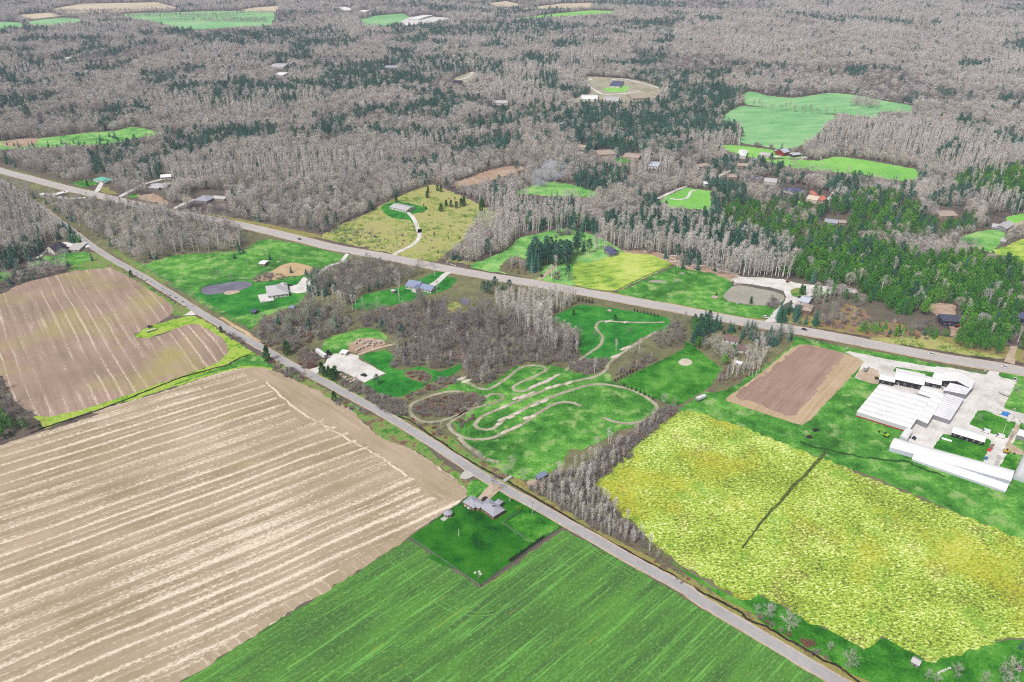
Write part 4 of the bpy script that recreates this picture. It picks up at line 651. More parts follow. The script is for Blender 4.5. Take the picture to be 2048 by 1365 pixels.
def bare(seed, H, cr, base, nl, nt, slim=.5, tw=.10, tl=1.7, stems=1, lean=0.0, tk=1.0):
    """leafless tree: tapered trunk, limbs that fork, hundreds of fine twigs"""
    r = random.Random(seed); T = MB(); Cn = MB()
    for st in range(stems):
        lx, ly = r.uniform(-lean, lean), r.uniform(-lean, lean); ph = r.uniform(0, 6.28)
        h = H * (1 if st == 0 else r.uniform(.75, .98))
        def axis(t): return Vector((lx * H * t * t + .12 * math.sin(3 * t + ph) * H * .08, ly * H * t * t + .12 * math.cos(2.6 * t + ph) * H * .08, h * t))
        ts = [0, .12, .35, .6, .82, .97]; rb = (H * .0095 / math.sqrt(stems) + .03) * tk
        T.tube([axis(t) for t in ts], [rb * 1.35, rb, rb * .8, rb * .55, rb * .3, rb * .1], 5)
        for i in range(nl // stems):
            t = base + (1 - base) * ((i + r.random()) / (nl // stems)) ** .85 * .93; p = axis(t)
            a = i * 2.4 + r.uniform(-.5, .5)
            prof = math.sin(min(1, (t - base) / (1 - base) * .9 + .12) * math.pi) ** .6
            L = cr * prof * r.uniform(.7, 1.15); up = slim + .9 * (t - .4)
            d = Vector((math.cos(a), math.sin(a), up)).normalized()
            mid = p + d * L * .5 + Vector((0, 0, L * .06)); end = p + d * L + Vector((0, 0, L * r.uniform(.1, .3)))
            lr = rb * .42 * (1.1 - t)
            Cn.tube([p, mid, end], [lr + .03, lr * .7 + .02, .02], 3, 0, False)
            m = nt // nl
            for j in range(m):
                s = r.uniform(.25, 1.05); q = p.lerp(mid, s * 2) if s < .5 else mid.lerp(end, (s - .5) * 2)
                dd = (d * .55 + rdir(r, .45)).normalized(); l = tl * r.uniform(.6, 1.3)
                blade(Cn, q, dd, l, tw * r.uniform(.7, 1.5), r)
                if j % 2: blade(Cn, q + dd * l * .55, (dd + rdir(r, .3)).normalized(), l * .75, tw * .8, r)
        for j in range(nt // 12 // stems):
            t = r.uniform(.8, .99); blade(Cn, axis(t), (Vector((0, 0, .7)) + rdir(r, .4)).normalized(), tl * r.uniform(.6, 1.2), tw, r)
    return T, Cn
def dome(seed, H, cr, base, nb, L, w, nl=9):
    """broad leafless crown: limbs under a dome of fine twigs, densest near the outside"""
    r = random.Random(seed); T = MB(); Cn = MB(); rb = H * .014 + .04; hc = H * (base + (1 - base) * .45); rz = H * (1 - base) * .55
    T.tube([(0, 0, 0), (.1, 0, H * .3), (0, .15, H * .65)], [rb * 1.3, rb, rb * .5], 5)
    lobes = [(rdir(r, .35), r.uniform(.75, 1.12)) for _ in range(7)]
    for i in range(nl):
        a = i * 2.4; d = Vector((math.cos(a), math.sin(a), r.uniform(.5, 1.3))).normalized(); p = Vector((0, 0, H * r.uniform(.25, .5)))
        Cn.tube([p, p + d * cr * .45, p + d * cr * .85 + Vector((0, 0, .5))], [rb * .45, rb * .28, .03], 3, 0, False)
    for i in range(nb):
        d = rdir(r, .3); g = max(q * max(0, d.dot(l)) ** 2 for l, q in lobes); g = .62 + .42 * g; k = r.uniform(.55, 1.0) ** .6
        p = Vector((d.x * cr * g * k, d.y * cr * g * k, hc + d.z * rz * g * k)); dd = (d * .8 + rdir(r, .5)).normalized()
        blade(Cn, p - dd * L * .5, dd, L * r.uniform(.7, 1.3), w * r.uniform(.6, 1.4), r)
    return T, Cn
def spruce(seed, H, cr, tiers, per, droop=.25, wid=.55):
    """narrow conifer: whorls of drooping, broadening sprays down to near the ground"""
    r = random.Random(seed); T = MB(); Cn = MB(); rb = H * .012 + .05
    T.tube([(0, 0, 0), (0, 0, H * .3), (0, 0, H * .97)], [rb * 1.3, rb, .03], 5)
    for i in range(tiers):
        t = i / (tiers - 1); z = H * (.07 + .90 * t); L0 = cr * (1 - t) ** .85 + .25; n = max(4, int(per * (1 - t * .55)))
        for j in range(n):
            a = 6.283 * (j + (i % 2) * .5) / n + r.uniform(-.25, .25); L = L0 * r.uniform(.72, 1.18)
            c, s = math.cos(a), math.sin(a); dz = -droop * L + r.uniform(-.2, .3); w = wid * (.45 + .5 * (1 - t)) * r.uniform(.8, 1.3) * cr / 2.6
            o = Vector((0, 0, z + r.uniform(-.3, .3))); d = Vector((c, s, 0)); sd2 = Vector((-s, c, 0))
            p1 = o + d * L * .5 + Vector((0, 0, dz * .3)); p2 = o + d * L + Vector((0, 0, dz))
            Cn.add([o + Vector((0, 0, .25)), p1 + sd2 * w - Vector((0, 0, .22)), p2, p1 - sd2 * w - Vector((0, 0, .22)), p1 + Vector((0, 0, .18))], [(0, 1, 4), (4, 1, 2), (4, 2, 3), (0, 4, 3)])
            for q in range(2):
                k = r.uniform(.3, .9); b = o + (p2 - o) * k; blade(Cn, b, (d * .5 + rdir(r, .15)).normalized(), w * 1.3, w * .8, r)
    return T, Cn
def pine(seed, H, cr, base, ncl, per=9, tuft=.85):
    """round-topped pine: whorled limbs carrying dense needle tufts"""
    r = random.Random(seed); T = MB(); Cn = MB(); rb = H * .012 + .05
    T.tube([(0, 0, 0), (.1, .05, H * .5), (0, .1, H * .95)], [rb * 1.3, rb, .04], 5)
    for i in range(ncl):
        t = base + (1 - base) * (i + .5) / ncl; a = i * 2.399 + r.uniform(-.4, .4)
        prof = (1 - ((t - base) / (1 - base)) ** 1.6) ** .7
        L = cr * prof * r.uniform(.35, 1.1); p = Vector((0, 0, H * t)); d = Vector((math.cos(a), math.sin(a), r.uniform(.0, .45)))
        e = p + d * L
        if L > .6: Cn.tube([p, e], [.06, .03], 3, 0, False)
        for j in range(per):
            q = e + rdir(r) * tuft * r.uniform(.2, 1.0); dd = (rdir(r, .5) + d * .3).normalized()
            blade(Cn, q, dd, tuft * r.uniform(.7, 1.2), tuft * r.uniform(.35, .65), r)
    return T, Cn
def shrubm(seed, H, cr, n, tw=.13):
    r = random.Random(seed); mb = MB()
    for i in range(n):
        a = r.uniform(0, 6.283); q = math.sqrt(r.random()) * cr * .55; o = Vector((math.cos(a) * q, math.sin(a) * q, 0))
        d = Vector((math.cos(a) * .55 * q / cr * 2, math.sin(a) * .55 * q / cr * 2, 1)) + rdir(r) * .35; d.normalize(); L = H * r.uniform(.55, 1.05)
        m = o + d * L * .5; e = m + (d + rdir(r) * .5).normalized() * L * .5
        blade(mb, o, d, L * .55, tw * 1.3, r)
        for k in range(4):
            s = r.uniform(.4, 1); blade(mb, o + d * L * s * .75, (d * .7 + rdir(r, .2)).normalized(), H * r.uniform(.25, .45), tw, r)
    return mb
def cedarm(seed, H, cr, n):
    """dense flame-shaped evergreen"""
    r = random.Random(seed); T = MB(); Cn = MB(); T.tube([(0, 0, 0), (0, 0, H * .5), (0, 0, H * .9)], [.12, .09, .03], 5)
    for i in range(n):
        t = r.random() ** .9; a = r.uniform(0, 6.283); R0 = cr * (min(1, t * 5 + .35)) * (1 - t) ** .65 + .08; q = R0 * r.uniform(.55, 1.0)
        p = Vector((math.cos(a) * q, math.sin(a) * q, H * (.03 + .93 * t)))
        blade(Cn, p, (Vector((math.cos(a) * .5, math.sin(a) * .5, .9)) + rdir(r) * .5).normalized(), H * .13 * r.uniform(.7, 1.2), H * .085 * r.uniform(.6, 1.2), r)
    return T, Cn
PROTO = {}
def reg(kind, lst): PROTO[kind] = lst
reg('bare_tree', [(dome(1, 14, 4.4, .2, 420, 1.5, .13), m_bark, m_twig), (bare(2, 17, 4.2, .35, 15, 270, .8), m_bark, m_twig), (bare(3, 13, 5.0, .2, 18, 250, .45, stems=2, lean=.06), m_bark, m_twig), (dome(4, 15, 5.2, .22, 480, 1.6, .13), m_bark, m_twig),
                  (bare(5, 14, 3.9, .3, 14, 200, .9), m_bark, m_twigd), (bare(6, 12, 4.4, .2, 16, 230, .5, stems=2, lean=.08), m_bark, m_twigd),
                  (bare(7, 18, 2.8, .42, 14, 170, 1.1, .11, 1.4, tk=1.35), m_birch, m_twigp), (bare(8, 20, 3.2, .45, 16, 180, .9, .12, 1.5, lean=.05, tk=1.4), m_birch, m_twigp), (bare(9, 15, 2.5, .3, 16, 190, 1.3, .12, 1.3, tk=1.3), m_birch, m_twigp),
                  (bare(10, 10, 3.6, .22, 16, 260, .6, .09, 1.2, stems=2, lean=.07), m_bark, m_twigg), (bare(11, 9, 1.5, .15, 16, 170, 1.6, .07, 1.2, stems=2, lean=.05), m_bark, m_twig)] +
    [(dome(61, 13, 5.0, .18, 230, 1.7, .27, 6), m_bark, m_twig), (dome(62, 15, 5.8, .2, 260, 1.8, .27, 6), m_bark, m_twig), (dome(63, 12, 5.0, .18, 230, 1.7, .27, 6), m_bark, m_twigd), (bare(64, 18, 3.2, .4, 10, 90, 1.0, .24, 2.0), m_birch, m_twigp)])
reg('spruce_tree', [(spruce(21, 15, 2.9, 15, 10), m_bark, m_spruce), (spruce(22, 18, 3.3, 17, 10, .32), m_bark, m_spruce), (spruce(23, 12, 2.7, 13, 9, .2), m_bark, m_spruce), (pine(24, 17, 4.0, .3, 46, 10, 1.0), m_bark, m_spruce), (pine(25, 15, 3.6, .22, 44, 10, 1.0), m_bark, m_spruce)])
reg('pine_tree', [(pine(31, 13, 2.9, .25, 38, 10, .9), m_bark, m_pine), (pine(32, 11, 2.6, .2, 34, 10, .85), m_bark, m_pine), (pine(33, 14, 3.1, .3, 40, 10, .95), m_bark, m_pine), (spruce(34, 12, 2.6, 13, 9, .1, .6), m_bark, m_pine)])
reg('cedar_tree', [(cedarm(41, 6, 1.3, 260), m_bark, m_cedar), (cedarm(42, 5, 1.5, 260), m_bark, m_cedar), (cedarm(43, 3, .75, 170), m_bark, m_dcedar)])
reg('shrub', [(None, shrubm(51, 3.2, 2.2, 46), m_shrub), (None, shrubm(52, 4.0, 2.4, 52), m_shrub), (None, shrubm(53, 2.6, 2.4, 48), m_shrub), (None, shrubm(54, 2.2, 2.0, 46), m_rshrub), (None, shrubm(55, 2.2, 2.0, 60, .16), m_gshrub), (None, shrubm(56, 4.6, 2.4, 52), m_twigd)])
PM = {}        # kind -> [(trunk mesh, crown mesh, joined mesh)]
for kd, lst in PROTO.items():
    PM[kd] = []
    for i, it in enumerate(lst):
        if it[0] is None:
            me = mesh(kd + '_shape', it[1].V, it[1].F, it[2]); PM[kd].append((None, me, me))
        else:
            (T, Cn), mb, mc = it
            J = MB(); J.add(T.V, T.F, 0); J.add(Cn.V, Cn.F, 1)
            PM[kd].append((mesh('trunk_shape', T.V, T.F, mb, smooth=True), mesh('crown_shape', Cn.V, Cn.F, mc), mesh(kd + '_joined', J.V, J.F, [mb, mc], J.M)))
HGT = {'bare_tree': [14, 17, 13, 15, 14, 12, 18, 20, 15, 10, 9, 13, 15, 12, 18], 'spruce_tree': [15, 18, 12, 17, 15], 'pine_tree': [13, 11, 14, 12], 'cedar_tree': [6, 5, 3], 'shrub': [3.2, 4, 2.6, 2.2, 2.2, 4.6]}

# ---------------------------------------------------------------- vegetation: where it grows
def pip(px, py, poly):
    ins = np.zeros(len(px), bool); n = len(poly)
    for i in range(n):
        x0, y0 = poly[i]; x1, y1 = poly[(i + 1) % n]
        if y0 == y1: continue
        c = ((y0 > py) != (y1 > py)) & (px < (x1 - x0) * (py - y0) / (y1 - y0) + x0); ins ^= c
    return ins
def vnoise(x, y, sc, seed=0):
    x = x / sc + seed * 17.3; y = y / sc + seed * 9.1; xi = np.floor(x).astype(np.int64); yi = np.floor(y).astype(np.int64); fx = x - xi; fy = y - yi
    def h(a, b):
        v = (a * 374761393 + b * 668265263 + seed * 1442695) & 0x7fffffff; v = ((v ^ (v >> 13)) * 1274126177) & 0x7fffffff
        return ((v ^ (v >> 16)) & 0xffff) / 65535.0
    fx = fx * fx * (3 - 2 * fx); fy = fy * fy * (3 - 2 * fy)
    return (h(xi, yi) * (1 - fx) + h(xi + 1, yi) * fx) * (1 - fy) + (h(xi, yi + 1) * (1 - fx) + h(xi + 1, yi + 1) * fx) * fy
NPR = np.random.default_rng(5)
def projn(X, Y, Z):
    z = Z - CAMH; f = Y * cP - z * sP; u = Y * sP + z * cP
    return 1024 + FPX * X / f, 682.5 - FPX * u / f
TREES = {k: [] for k in PROTO}      # kind -> [x, y, scale, variant, label id]
LABELS = []
def not_clear(X, Y, hgt, frac=.62):
    px, py = projn(X, Y, 0.0); tx, ty = projn(X, Y, hgt * frac); ok = np.ones(len(X), bool)
    for poly, top in CLEAR:
        xs = [q[0] for q in poly]; ys = [q[1] for q in poly]
        m = ok & (px > min(xs) - 5) & (px < max(xs) + 5) & (py < max(ys) + 130) & (py > min(ys) - 5)
        if not m.any(): continue
        i = np.nonzero(m)[0]; bad = pip(px[i], py[i], poly)
        if top: bad |= pip(tx[i], ty[i], poly)
        ok[i[bad]] = False
    return ok
def not_house(X, Y, hgt):
    ok = np.ones(len(X), bool); lv = [projn(X, Y, hgt * f) for f in (0, .3, .6, .88)]
    for poly in CLEARH:
        xs = [q[0] for q in poly]; ys = [q[1] for q in poly]; px, py = lv[0]
        i = np.nonzero(ok & (px > min(xs) - 3) & (px < max(xs) + 3) & (py < max(ys) + 90) & (py > min(ys) - 3))[0]
        if not len(i): continue
        bad = np.zeros(len(i), bool)
        for a, b in lv: bad |= pip(a[i], b[i], poly)
        ok[i[bad]] = False
    return ok
def plant(s, spacing, kinds, label, smin=.8, smax=1.2, clear=True, dens=1.0, frac=.62, hs=True):
    """fill a polygon; kinds = [(kind, variants, weight)]"""
    pl = PX(s); w = [W(x, y) for x, y in pl]; x0, x1 = min(p.x for p in w), max(p.x for p in w); y0, y1 = min(p.y for p in w), max(p.y for p in w)
    nx, ny = max(1, int((x1 - x0) / spacing) + 1), max(1, int((y1 - y0) / spacing) + 1)
    gx, gy = np.meshgrid(np.arange(nx), np.arange(ny)); gx = gx.ravel() + NPR.uniform(-.48, .48, nx * ny); gy = gy.ravel() + NPR.uniform(-.48, .48, nx * ny)
    X = x0 + gx * spacing; Y = y0 + gy * spacing; px, py = projn(X, Y, 0.0)
    k = pip(px, py, pl) & (NPR.random(len(X)) < dens); X, Y = X[k], Y[k]
    if not len(X): return
    wt = np.cumsum([q[2] for q in kinds]); wt = wt / wt[-1]; ch = np.searchsorted(wt, NPR.random(len(X)))
    sc = NPR.uniform(smin, smax, len(X)); va = np.array([kinds[c][1][int(NPR.integers(len(kinds[c][1])))] for c in ch])
    hg = np.array([HGT[kinds[c][0]][v] for c, v in zip(ch, va)]) * sc
    ok = (not_clear(X, Y, hg, frac) if clear else np.ones(len(X), bool)) & (not_house(X, Y, hg) if hs else True)
    LABELS.append(label)
    for i in np.nonzero(ok)[0]: TREES[kinds[ch[i]][0]].append((X[i], Y[i], sc[i], va[i], len(LABELS) - 1))
def spots(s, kind, var, label, smin=.9, smax=1.1):
    LABELS.append(label)
    for i, (x, y) in enumerate(PX(s)):
        p = W(x, y); TREES[kind].append((p.x, p.y, RNG.uniform(smin, smax), var[i % len(var)], len(LABELS) - 1))
B, S, PN, SH, CD = 'bare_tree', 'spruce_tree', 'pine_tree', 'shrub', 'cedar_tree'
ROUND, DARKB, PALE = [0, 1, 2, 3], [4, 5], [6, 7, 8]
# --- the big woods beyond the highway
CONIF = ['1:1070,245 1300,212 1740,190 2048,220 2048,300 1600,285 1250,292', '1:960,520 1250,510 1700,490 2048,500 2048,560 1560,565 1480,640 1200,610 1000,570', '1:1510,800 1680,800 1670,850 1530,845', '1:610,880 690,850 810,850 830,910 740,950 640,1010 540,1030', '1:860,975 950,970 950,1050 870,1060', '1:960,800 1110,770 1200,840 1150,900 1000,930', '1:0,610 150,620 180,690 0,700', '1:360,650 440,660 420,720 360,720', '1:1530,600 1750,600 1740,625 1540,640', '1:60,340 220,330 200,370 70,370', '1:560,330 700,320 690,350 560,350',
         '2:330,165 560,150 1030,150 1100,120 1500,170 2048,110 2048,165 1500,185 1200,215 1000,240 700,240 350,215', '2:-60,400 150,390 500,360 760,372 780,430 640,455 560,520 380,530 0,560 -80,540', '2:380,540 600,545 720,575 760,640 640,690 540,610', '2:880,640 1100,640 1300,655 1500,600 2048,620 2048,780 1700,790 1500,800 1300,760 1100,740 950,700', '2:1400,780 2048,720 2048,870 1900,910 1640,940 1500,930 1400,870', '2:640,880 800,830 1000,800 1110,850 900,900 700,925', '2:1390,1020 1560,1000 1700,1020 1710,1110 1560,1140 1400,1090', '2:1140,1195 1380,1190 1410,1310 1250,1290 1150,1250', '2:870,85 1100,62 1370,48 1370,72 1100,95 900,112', '2:1500,20 1800,10 2048,40 2048,60 1700,60 1560,40', '2:800,370 1000,380 980,450 850,470', '2:1700,445 1900,440 2048,480 2048,540 1800,490', '2:500,960 600,940 640,990 520,1010', '2:200,1220 300,1240 340,1310 230,1330', '2:900,1130 1000,1130 1010,1170 920,1180', '2:1740,1180 1960,1160 1980,1250 1780,1260', '2:460,30 800,70 780,90 560,80',
         '3:-40,520 250,515 400,540 360,600 290,720 400,800 0,840', '3:100,1000 300,960 540,955 560,1010 430,1060 300,1050', '3:170,1085 300,1060 430,1080 430,1220 300,1240 180,1190', '3:860,1080 960,1050 1150,1060 1100,1120 900,1140', '3:990,400 1140,408 1100,475 1010,470', '3:1640,370 1800,345 1900,355 1840,410 1680,425', '3:560,85 900,110 1400,140 1400,160 900,145', '3:1400,840 1560,800 1700,870 1650,950 1420,930', '3:560,1260 640,1180 800,1290 700,1340', '3:1500,1180 1700,1100 1750,1180 1600,1240 1500,1240', '3:0,180 180,220 120,250 0,240', '3:470,400 550,400 560,430 480,430', '3:1900,270 2048,240 2048,330 1950,330', '3:200,430 260,480 200,500', 'E:820,60 930,50 950,220 850,230', 'E:950,0 1280,-20 1290,90 1100,150 960,130', 'E:1340,120 1480,120 1480,260 1350,250']
CONIF += ['N:-200,150 900,120 1900,420 2000,880 1300,720 600,540 0,430 -200,430', 'Q:380,600 560,520 640,680 900,720 880,820 700,800 560,720 400,720', 'Q:1740,600 1880,560 1900,660 1780,660', 'Q:700,300 820,290 1130,330 1120,420 820,420']
CONIFG = ['Q:600,860 900,820 1300,820 1700,900 2048,760 2048,1138 600,1138', '3:790,1270 1000,1180 1150,1130 1300,1150 1420,1210 1420,1363 900,1363', '6:260,60 480,80 640,0 900,0 1280,-40 1400,120 1100,130 900,200 700,250 500,230 300,120', '3:1620,1065 1750,1040 1900,1010 2048,985 p:2350,330 2350,440 3:2048,1190 1900,1160 1750,1130 1640,1110', '6:1370,30 1500,0 1760,-20 1760,60 1600,110 1400,130']
def build_forest():
    d = [700.]; 
    while d[-1] < 4900: d.append(d[-1] + spacing(d[-1]))
    xs = []; ys = []; ss = []
    for Y in d:
        s = spacing(Y); half = .80 * Y + 120; n = int(2 * half / s); x = -half + (np.arange(n) + NPR.uniform(-.46, .46, n)) * s
        xs.append(x); ys.append(Y + NPR.uniform(-.46, .46, n) * s); ss.append(np.full(n, s))
    X, Y, Sp = np.concatenate(xs), np.concatenate(ys), np.concatenate(ss); px, py = projn(X, Y, 0.0)
    hw = np.array(PX('p:-3000,215 -200,281 0,335 132,370 330,416 6:0,512 p:2048,735 2600,872 5200,1400'))
    k = (py < np.interp(px, hw[:, 0], hw[:, 1]) - 8) & (px > -260) & (px < 2320); X, Y, Sp, px, py = X[k], Y[k], Sp[k], px[k], py[k]
    n1 = vnoise(X, Y, 90, 1) * .6 + vnoise(X, Y, 35, 2) * .4; n2 = vnoise(X, Y, 160, 3); n3 = vnoise(X, Y, 55, 4)
    dark = np.zeros(len(X), bool); green = np.zeros(len(X), bool)
    for c in CONIF: dark |= pip(px, py, PX(c))
    for c in CONIFG: green |= pip(px, py, PX(c))
    u = NPR.random(len(X)); con = np.where(dark, u < .66 + .6 * (n3 - .35), np.where(green, u < .9, (u < .8) & (n1 > np.where((px < 1500) & (py > 50) & (py < 340), .61, .68))))
    con |= (~dark & ~green & (u > .955)); bare_only = pip(px, py, PX('3:740,740 1000,640 1400,660 1600,700 1700,800 1420,980 1050,900 800,890')) | pip(px, py, PX('1:1150,900 1500,820 2048,820 2048,1130 1500,1150 1150,1120')) | pip(px, py, PX('3:0,150 400,130 1900,180 1900,380 900,420 0,380'))
    con &= ~(bare_only & (u < .93))
    Z = np.zeros(len(X), int)
    sc = (NPR.uniform(.62, 1.16, len(X)) * (Sp / 6.6) ** .5)
    va = np.where(n2 > .74, NPR.choice(PALE, len(X)), np.where(n2 < .3, NPR.choice(DARKB + ROUND, len(X)), NPR.choice(ROUND + [3, 0, 0, 5], len(X))))
    far = Y > 1350 + NPR.uniform(-250, 250, len(X))
    va = np.where(far, np.where(n2 > .78, 14, np.where(n2 < .3, NPR.choice([11, 13, 13], len(X)), NPR.choice([11, 12, 12, 13, 14], len(X), p=[.37, .25, .2, .15, .03]))), va)
    gp = green & con & (u < .7)
    vs = np.where(NPR.random(len(X)) < .6, NPR.choice([0, 1, 2], len(X)), NPR.choice([3, 4], len(X)))
    hg = np.where(con, 14, 15) * sc
    dist_thin = NPR.random(len(X)) < .93
    ok = not_clear(X, Y, hg) & dist_thin & not_house(X, Y, hg)
    LABELS.append(('spruce', 'dark conifer standing among the bare woods beyond the highway', 'conifers in the woods beyond the highway')); ls = len(LABELS) - 1
    LABELS.append(('bare', 'leafless tree in the woods beyond the highway', 'bare trees in the woods beyond the highway')); lb = len(LABELS) - 1
    LABELS.append(('pine', 'bright green pine in the mixed wood beyond the highway', 'green pines beyond the highway')); lp = len(LABELS) - 1
    for i in np.nonzero(ok)[0]:
        if con[i]:
            if gp[i]: TREES[PN].append((X[i], Y[i], sc[i], i % 3, lp))
            else: TREES[S].append((X[i], Y[i], sc[i] * .95, vs[i], ls))
        else: TREES[B].append((X[i], Y[i], sc[i], va[i], lb))
def spacing(Y): return 6.3 if Y < 1000 else 6.3 + (Y - 1000) * .0019
m_none = None
PINEW = '6:620,330 700,255 900,205 1100,135 1300,205 1500,255 1750,230 2048,300 p:2400,560 2400,720 6:2048,710 1960,725 1700,650 1640,620 1700,585 1640,500 1490,500 1480,565 1300,560 1080,425 1040,395 760,370'
CLEAR.append((PX(PINEW), False))
for q in ('Q:1270,560 1530,580 1530,680 1380,670 1280,640', 'Q:1530,640 1800,640 1830,770 1560,790', 'Q:740,160 1160,180 1170,260 760,260', 'Q:1050,470 1240,480 1250,570 1060,570', 'L:540,250 800,250 800,430 600,440', 'L:1400,330 1640,340 1640,480 1420,500', '2:300,1170 430,1170 430,1240 300,1240', 'E:820,220 980,220 980,310 840,300', 'E:1320,280 1520,270 1520,360 1320,360', 'E:1740,380 2048,380 2048,480 1740,480', '3:870,1260 1030,1270 1030,1320 850,1310', '3:1530,1210 1700,1220 1690,1290 1540,1290', '3:1840,1250 1980,1260 1980,1350 1840,1350', '6:1880,0 1970,0 1970,70 1880,70', 'R'):
    if q != 'R': CLEAR.append((PX(q), True))
build_forest()
# --- pine plantation right of the highway and its edge
plant(PINEW, 4.9, [(PN, [0, 1, 2, 2, 3], 8), (S, [0, 2, 3], .8), (B, [0, 6, 9], 1.1)], ('pine', 'bright green pine in the plantation above the highway', 'plantation pines above the highway'), .6, 1.25, False)
plant('6:1070,645 1180,625 1420,665 1590,650 1620,700 1400,695 1100,672', 5, [(PN, [1, 3], 3), (S, [2], 1), (SH, [0], 1)], ('pine', 'small pine on the verge between highway and rusty scrub', 'verge pines above the highway'), .5, .8, False)
plant('6:1630,705 1700,665 1940,745 1920,805 1650,745', 4.6, [(PN, [0, 1, 2], 1)], ('pine', 'green pine in the clump beside the dirt lane', 'pines in the clump by the dirt lane'), .7, .95, False)
plant('6:2010,720 2048,700 p:2200,690 2200,760 6:2048,800', 5, [(PN, [0, 1], 2), (S, [2], 1)], ('pine', 'green pine right of the dirt lane', 'pines right of the dirt lane'), .7, 1, False)
plant('N:-700,560 -300,545 0,540 560,655 740,730 1200,825 1420,925 1600,905 1900,935 2048,960 2048,900 1700,870 1400,830 900,690 400,560 0,500 -600,520', 4.4, [(B, [7, 7, 6, 8], 1)], ('bare', 'tall pale-stemmed tree along the felled wood edge', 'pale trees along the felled wood edge'), .95, 1.4, False)
plant('N:-700,430 0,440 560,560 900,690 1400,800 2048,860 2048,600 1500,400 800,200 0,200 -700,250', 6.4, [(B, [7, 6, 8], 1), (S, [0, 3], .9)], ('bare', 'tall pale tree standing deeper behind the felled wood edge', 'pale trees behind the felled wood edge'), .95, 1.35, True)
plant('6:960,500 1100,520 1180,600 1300,590 1500,670 1620,700 1300,700 1000,640 850,620', 5.5, [(SH, [0, 1, 3, 5], 3), (B, [10, 5], 1)], ('shrub', 'brown shrub on the rusty slope above the highway', 'shrubs on the rusty slope'), .7, 1.2, False, .55)
plant('M:1650,200 1900,130 2048,130 6:1180,500 1080,520 1000,480 900,470 M:1800,400 1680,310', 5.2, [(B, [9, 10, 0], 3), (PN, [1], 1), (SH, [0, 1], 1)], ('bare', 'budding grey-green tree right of the white-roofed shed', 'budding trees by the gravel clearing'), .7, 1.1, False)
plant('M:1190,470 1300,400 1440,470 1540,480 1560,560 1740,520 1760,640 1740,650 1500,610 1200,585', 5.0, [(S, [0, 2, 0], 4), (CD, [0], .5)], ('spruce', 'dark spruce screening the brown-roofed house from the highway', 'spruces screening the brown-roofed house'), .75, 1.0, False)
plant('M:1750,640 1800,450 2048,400 2048,720 1800,680', 5.5, [(B, [5, 9, 4], 2), (SH, [1, 3], 2)], ('bare', 'small bare tree in the scrub beside the spruce screen', 'bare trees beside the spruce screen'), .6, .9, False)
# --- between the roads, left
plant('E:90,330 200,440 350,470 520,450 800,500 1200,530 1560,590 1820,650 2100,700 4:1420,90 1440,180 1250,195 1000,232 855,262 720,205 560,95 420,10 E:700,760 560,600 330,440 200,370', 5.6, [(B, ROUND + [4, 6], 9), (S, [0, 2], .8), (SH, [5], 1)], ('bare', 'grey bare tree in the wedge of wood between the roads', 'bare trees between the two roads'), .7, 1.05, True)
plant('E:-300,240 0,330 180,430 400,600 600,800 700,870 560,830 420,850 380,930 340,1000 200,960 0,1010 -300,1000', 5.6, [(B, ROUND + PALE, 8), (S, [0, 1], 1.2)], ('bare', 'pale bare tree in the wood behind the black-roofed house', 'bare trees behind the black-roofed house'), .75, 1.1, True)
plant('E:-200,930 150,900 350,880 390,930 330,1000 230,1070 150,1100 -200,1130', 6.0, [(S, [0, 2, 3, 4], 4), (B, [9], 1)], ('spruce', 'dark spruce left of the black-roofed house', 'spruces left of the black-roofed house'), .7, 1.0, True, .8)
plant('E:540,690 640,740 780,880 740,950 700,900 620,830 520,820', 5, [(S, [0, 2], 3), (PN, [3], 2)], ('spruce', 'evergreen between black-roofed house and side road', 'evergreens between black-roofed house and side road'), .6, .9, False, .7)
plant('E:-200,1180 60,1160 240,1090 400,1040 470,1010 640,1050 690,1090 560,1125 400,1170 200,1220 0,1265 -200,1290', 4.6, [(B, [5, 9, 2], 2), (SH, [1, 5], 2), (S, [2], .25)], ('bare', 'low bare tree in the hedge behind the notched field', 'bare trees in the hedge behind the notched field'), .5, .8, False)
spots('E:540,1070 620,1060 840,1010 370,1010 180,1020 60,1090', S, [0, 2], ('spruce', 'lone spruce on the lawn of the black-roofed house', 'lone spruces by the black-roofed house'), .6, .8)
spots('E:0,400', S, [1], ('spruce', 'tall dark spruce where the side road leaves the highway', None), 1.2, 1.25)
spots('E:800,335', CD, [0], ('cedar', 'dark conical evergreen on the lawn of the green-roofed house', None), 1.5, 1.6); spots('E:980,480 1010,485 1040,480', S, [2], ('spruce', 'small dark spruce on the near highway verge', 'three verge spruces'), .35, .45)
plant('O:270,580 300,480 330,430 420,430 540,460 620,520 560,600 400,640 290,620', 4.6, [(S, [0, 1, 2], 2), (B, [4, 5], 2)], ('spruce', 'dark conifer in the copse beside the white house', 'conifers in the copse by the white house'), .75, 1.0, False)
plant('O:420,400 560,330 800,300 1080,330 1250,380 1420,400 1260,490 1180,530 1000,570 830,625 700,720 560,650 560,470', 4.3, [(B, [4, 5, 4, 2], 8), (S, [0], .5)], ('bare', 'dark bare tree in the dense copse below the highway', 'bare trees in the dense copse'), .65, .85, True)
spots('O:300,680 350,700 385,690 430,690 490,725 590,720 630,735 660,720 735,765 770,770 835,725 540,700 330,640', B, [6, 8, 7], ('bare', 'pale slim tree along the front of the dense copse', 'pale trees in front of the dense copse'), .65, .9)
spots('O:990,750 1210,690 1215,530 1568,415 1590,580 1200,600', B, [6, 8], ('bare', 'pale lone tree on the lawn of the grey-roofed house', 'pale trees on the grey-roofed house lawn'), .6, .95)
spots('O:1410,330 1440,330 1540,345', B, [5, 4], ('bare', 'dark bare tree on the bank below the highway', 'dark trees on the highway bank'), .7, .85)
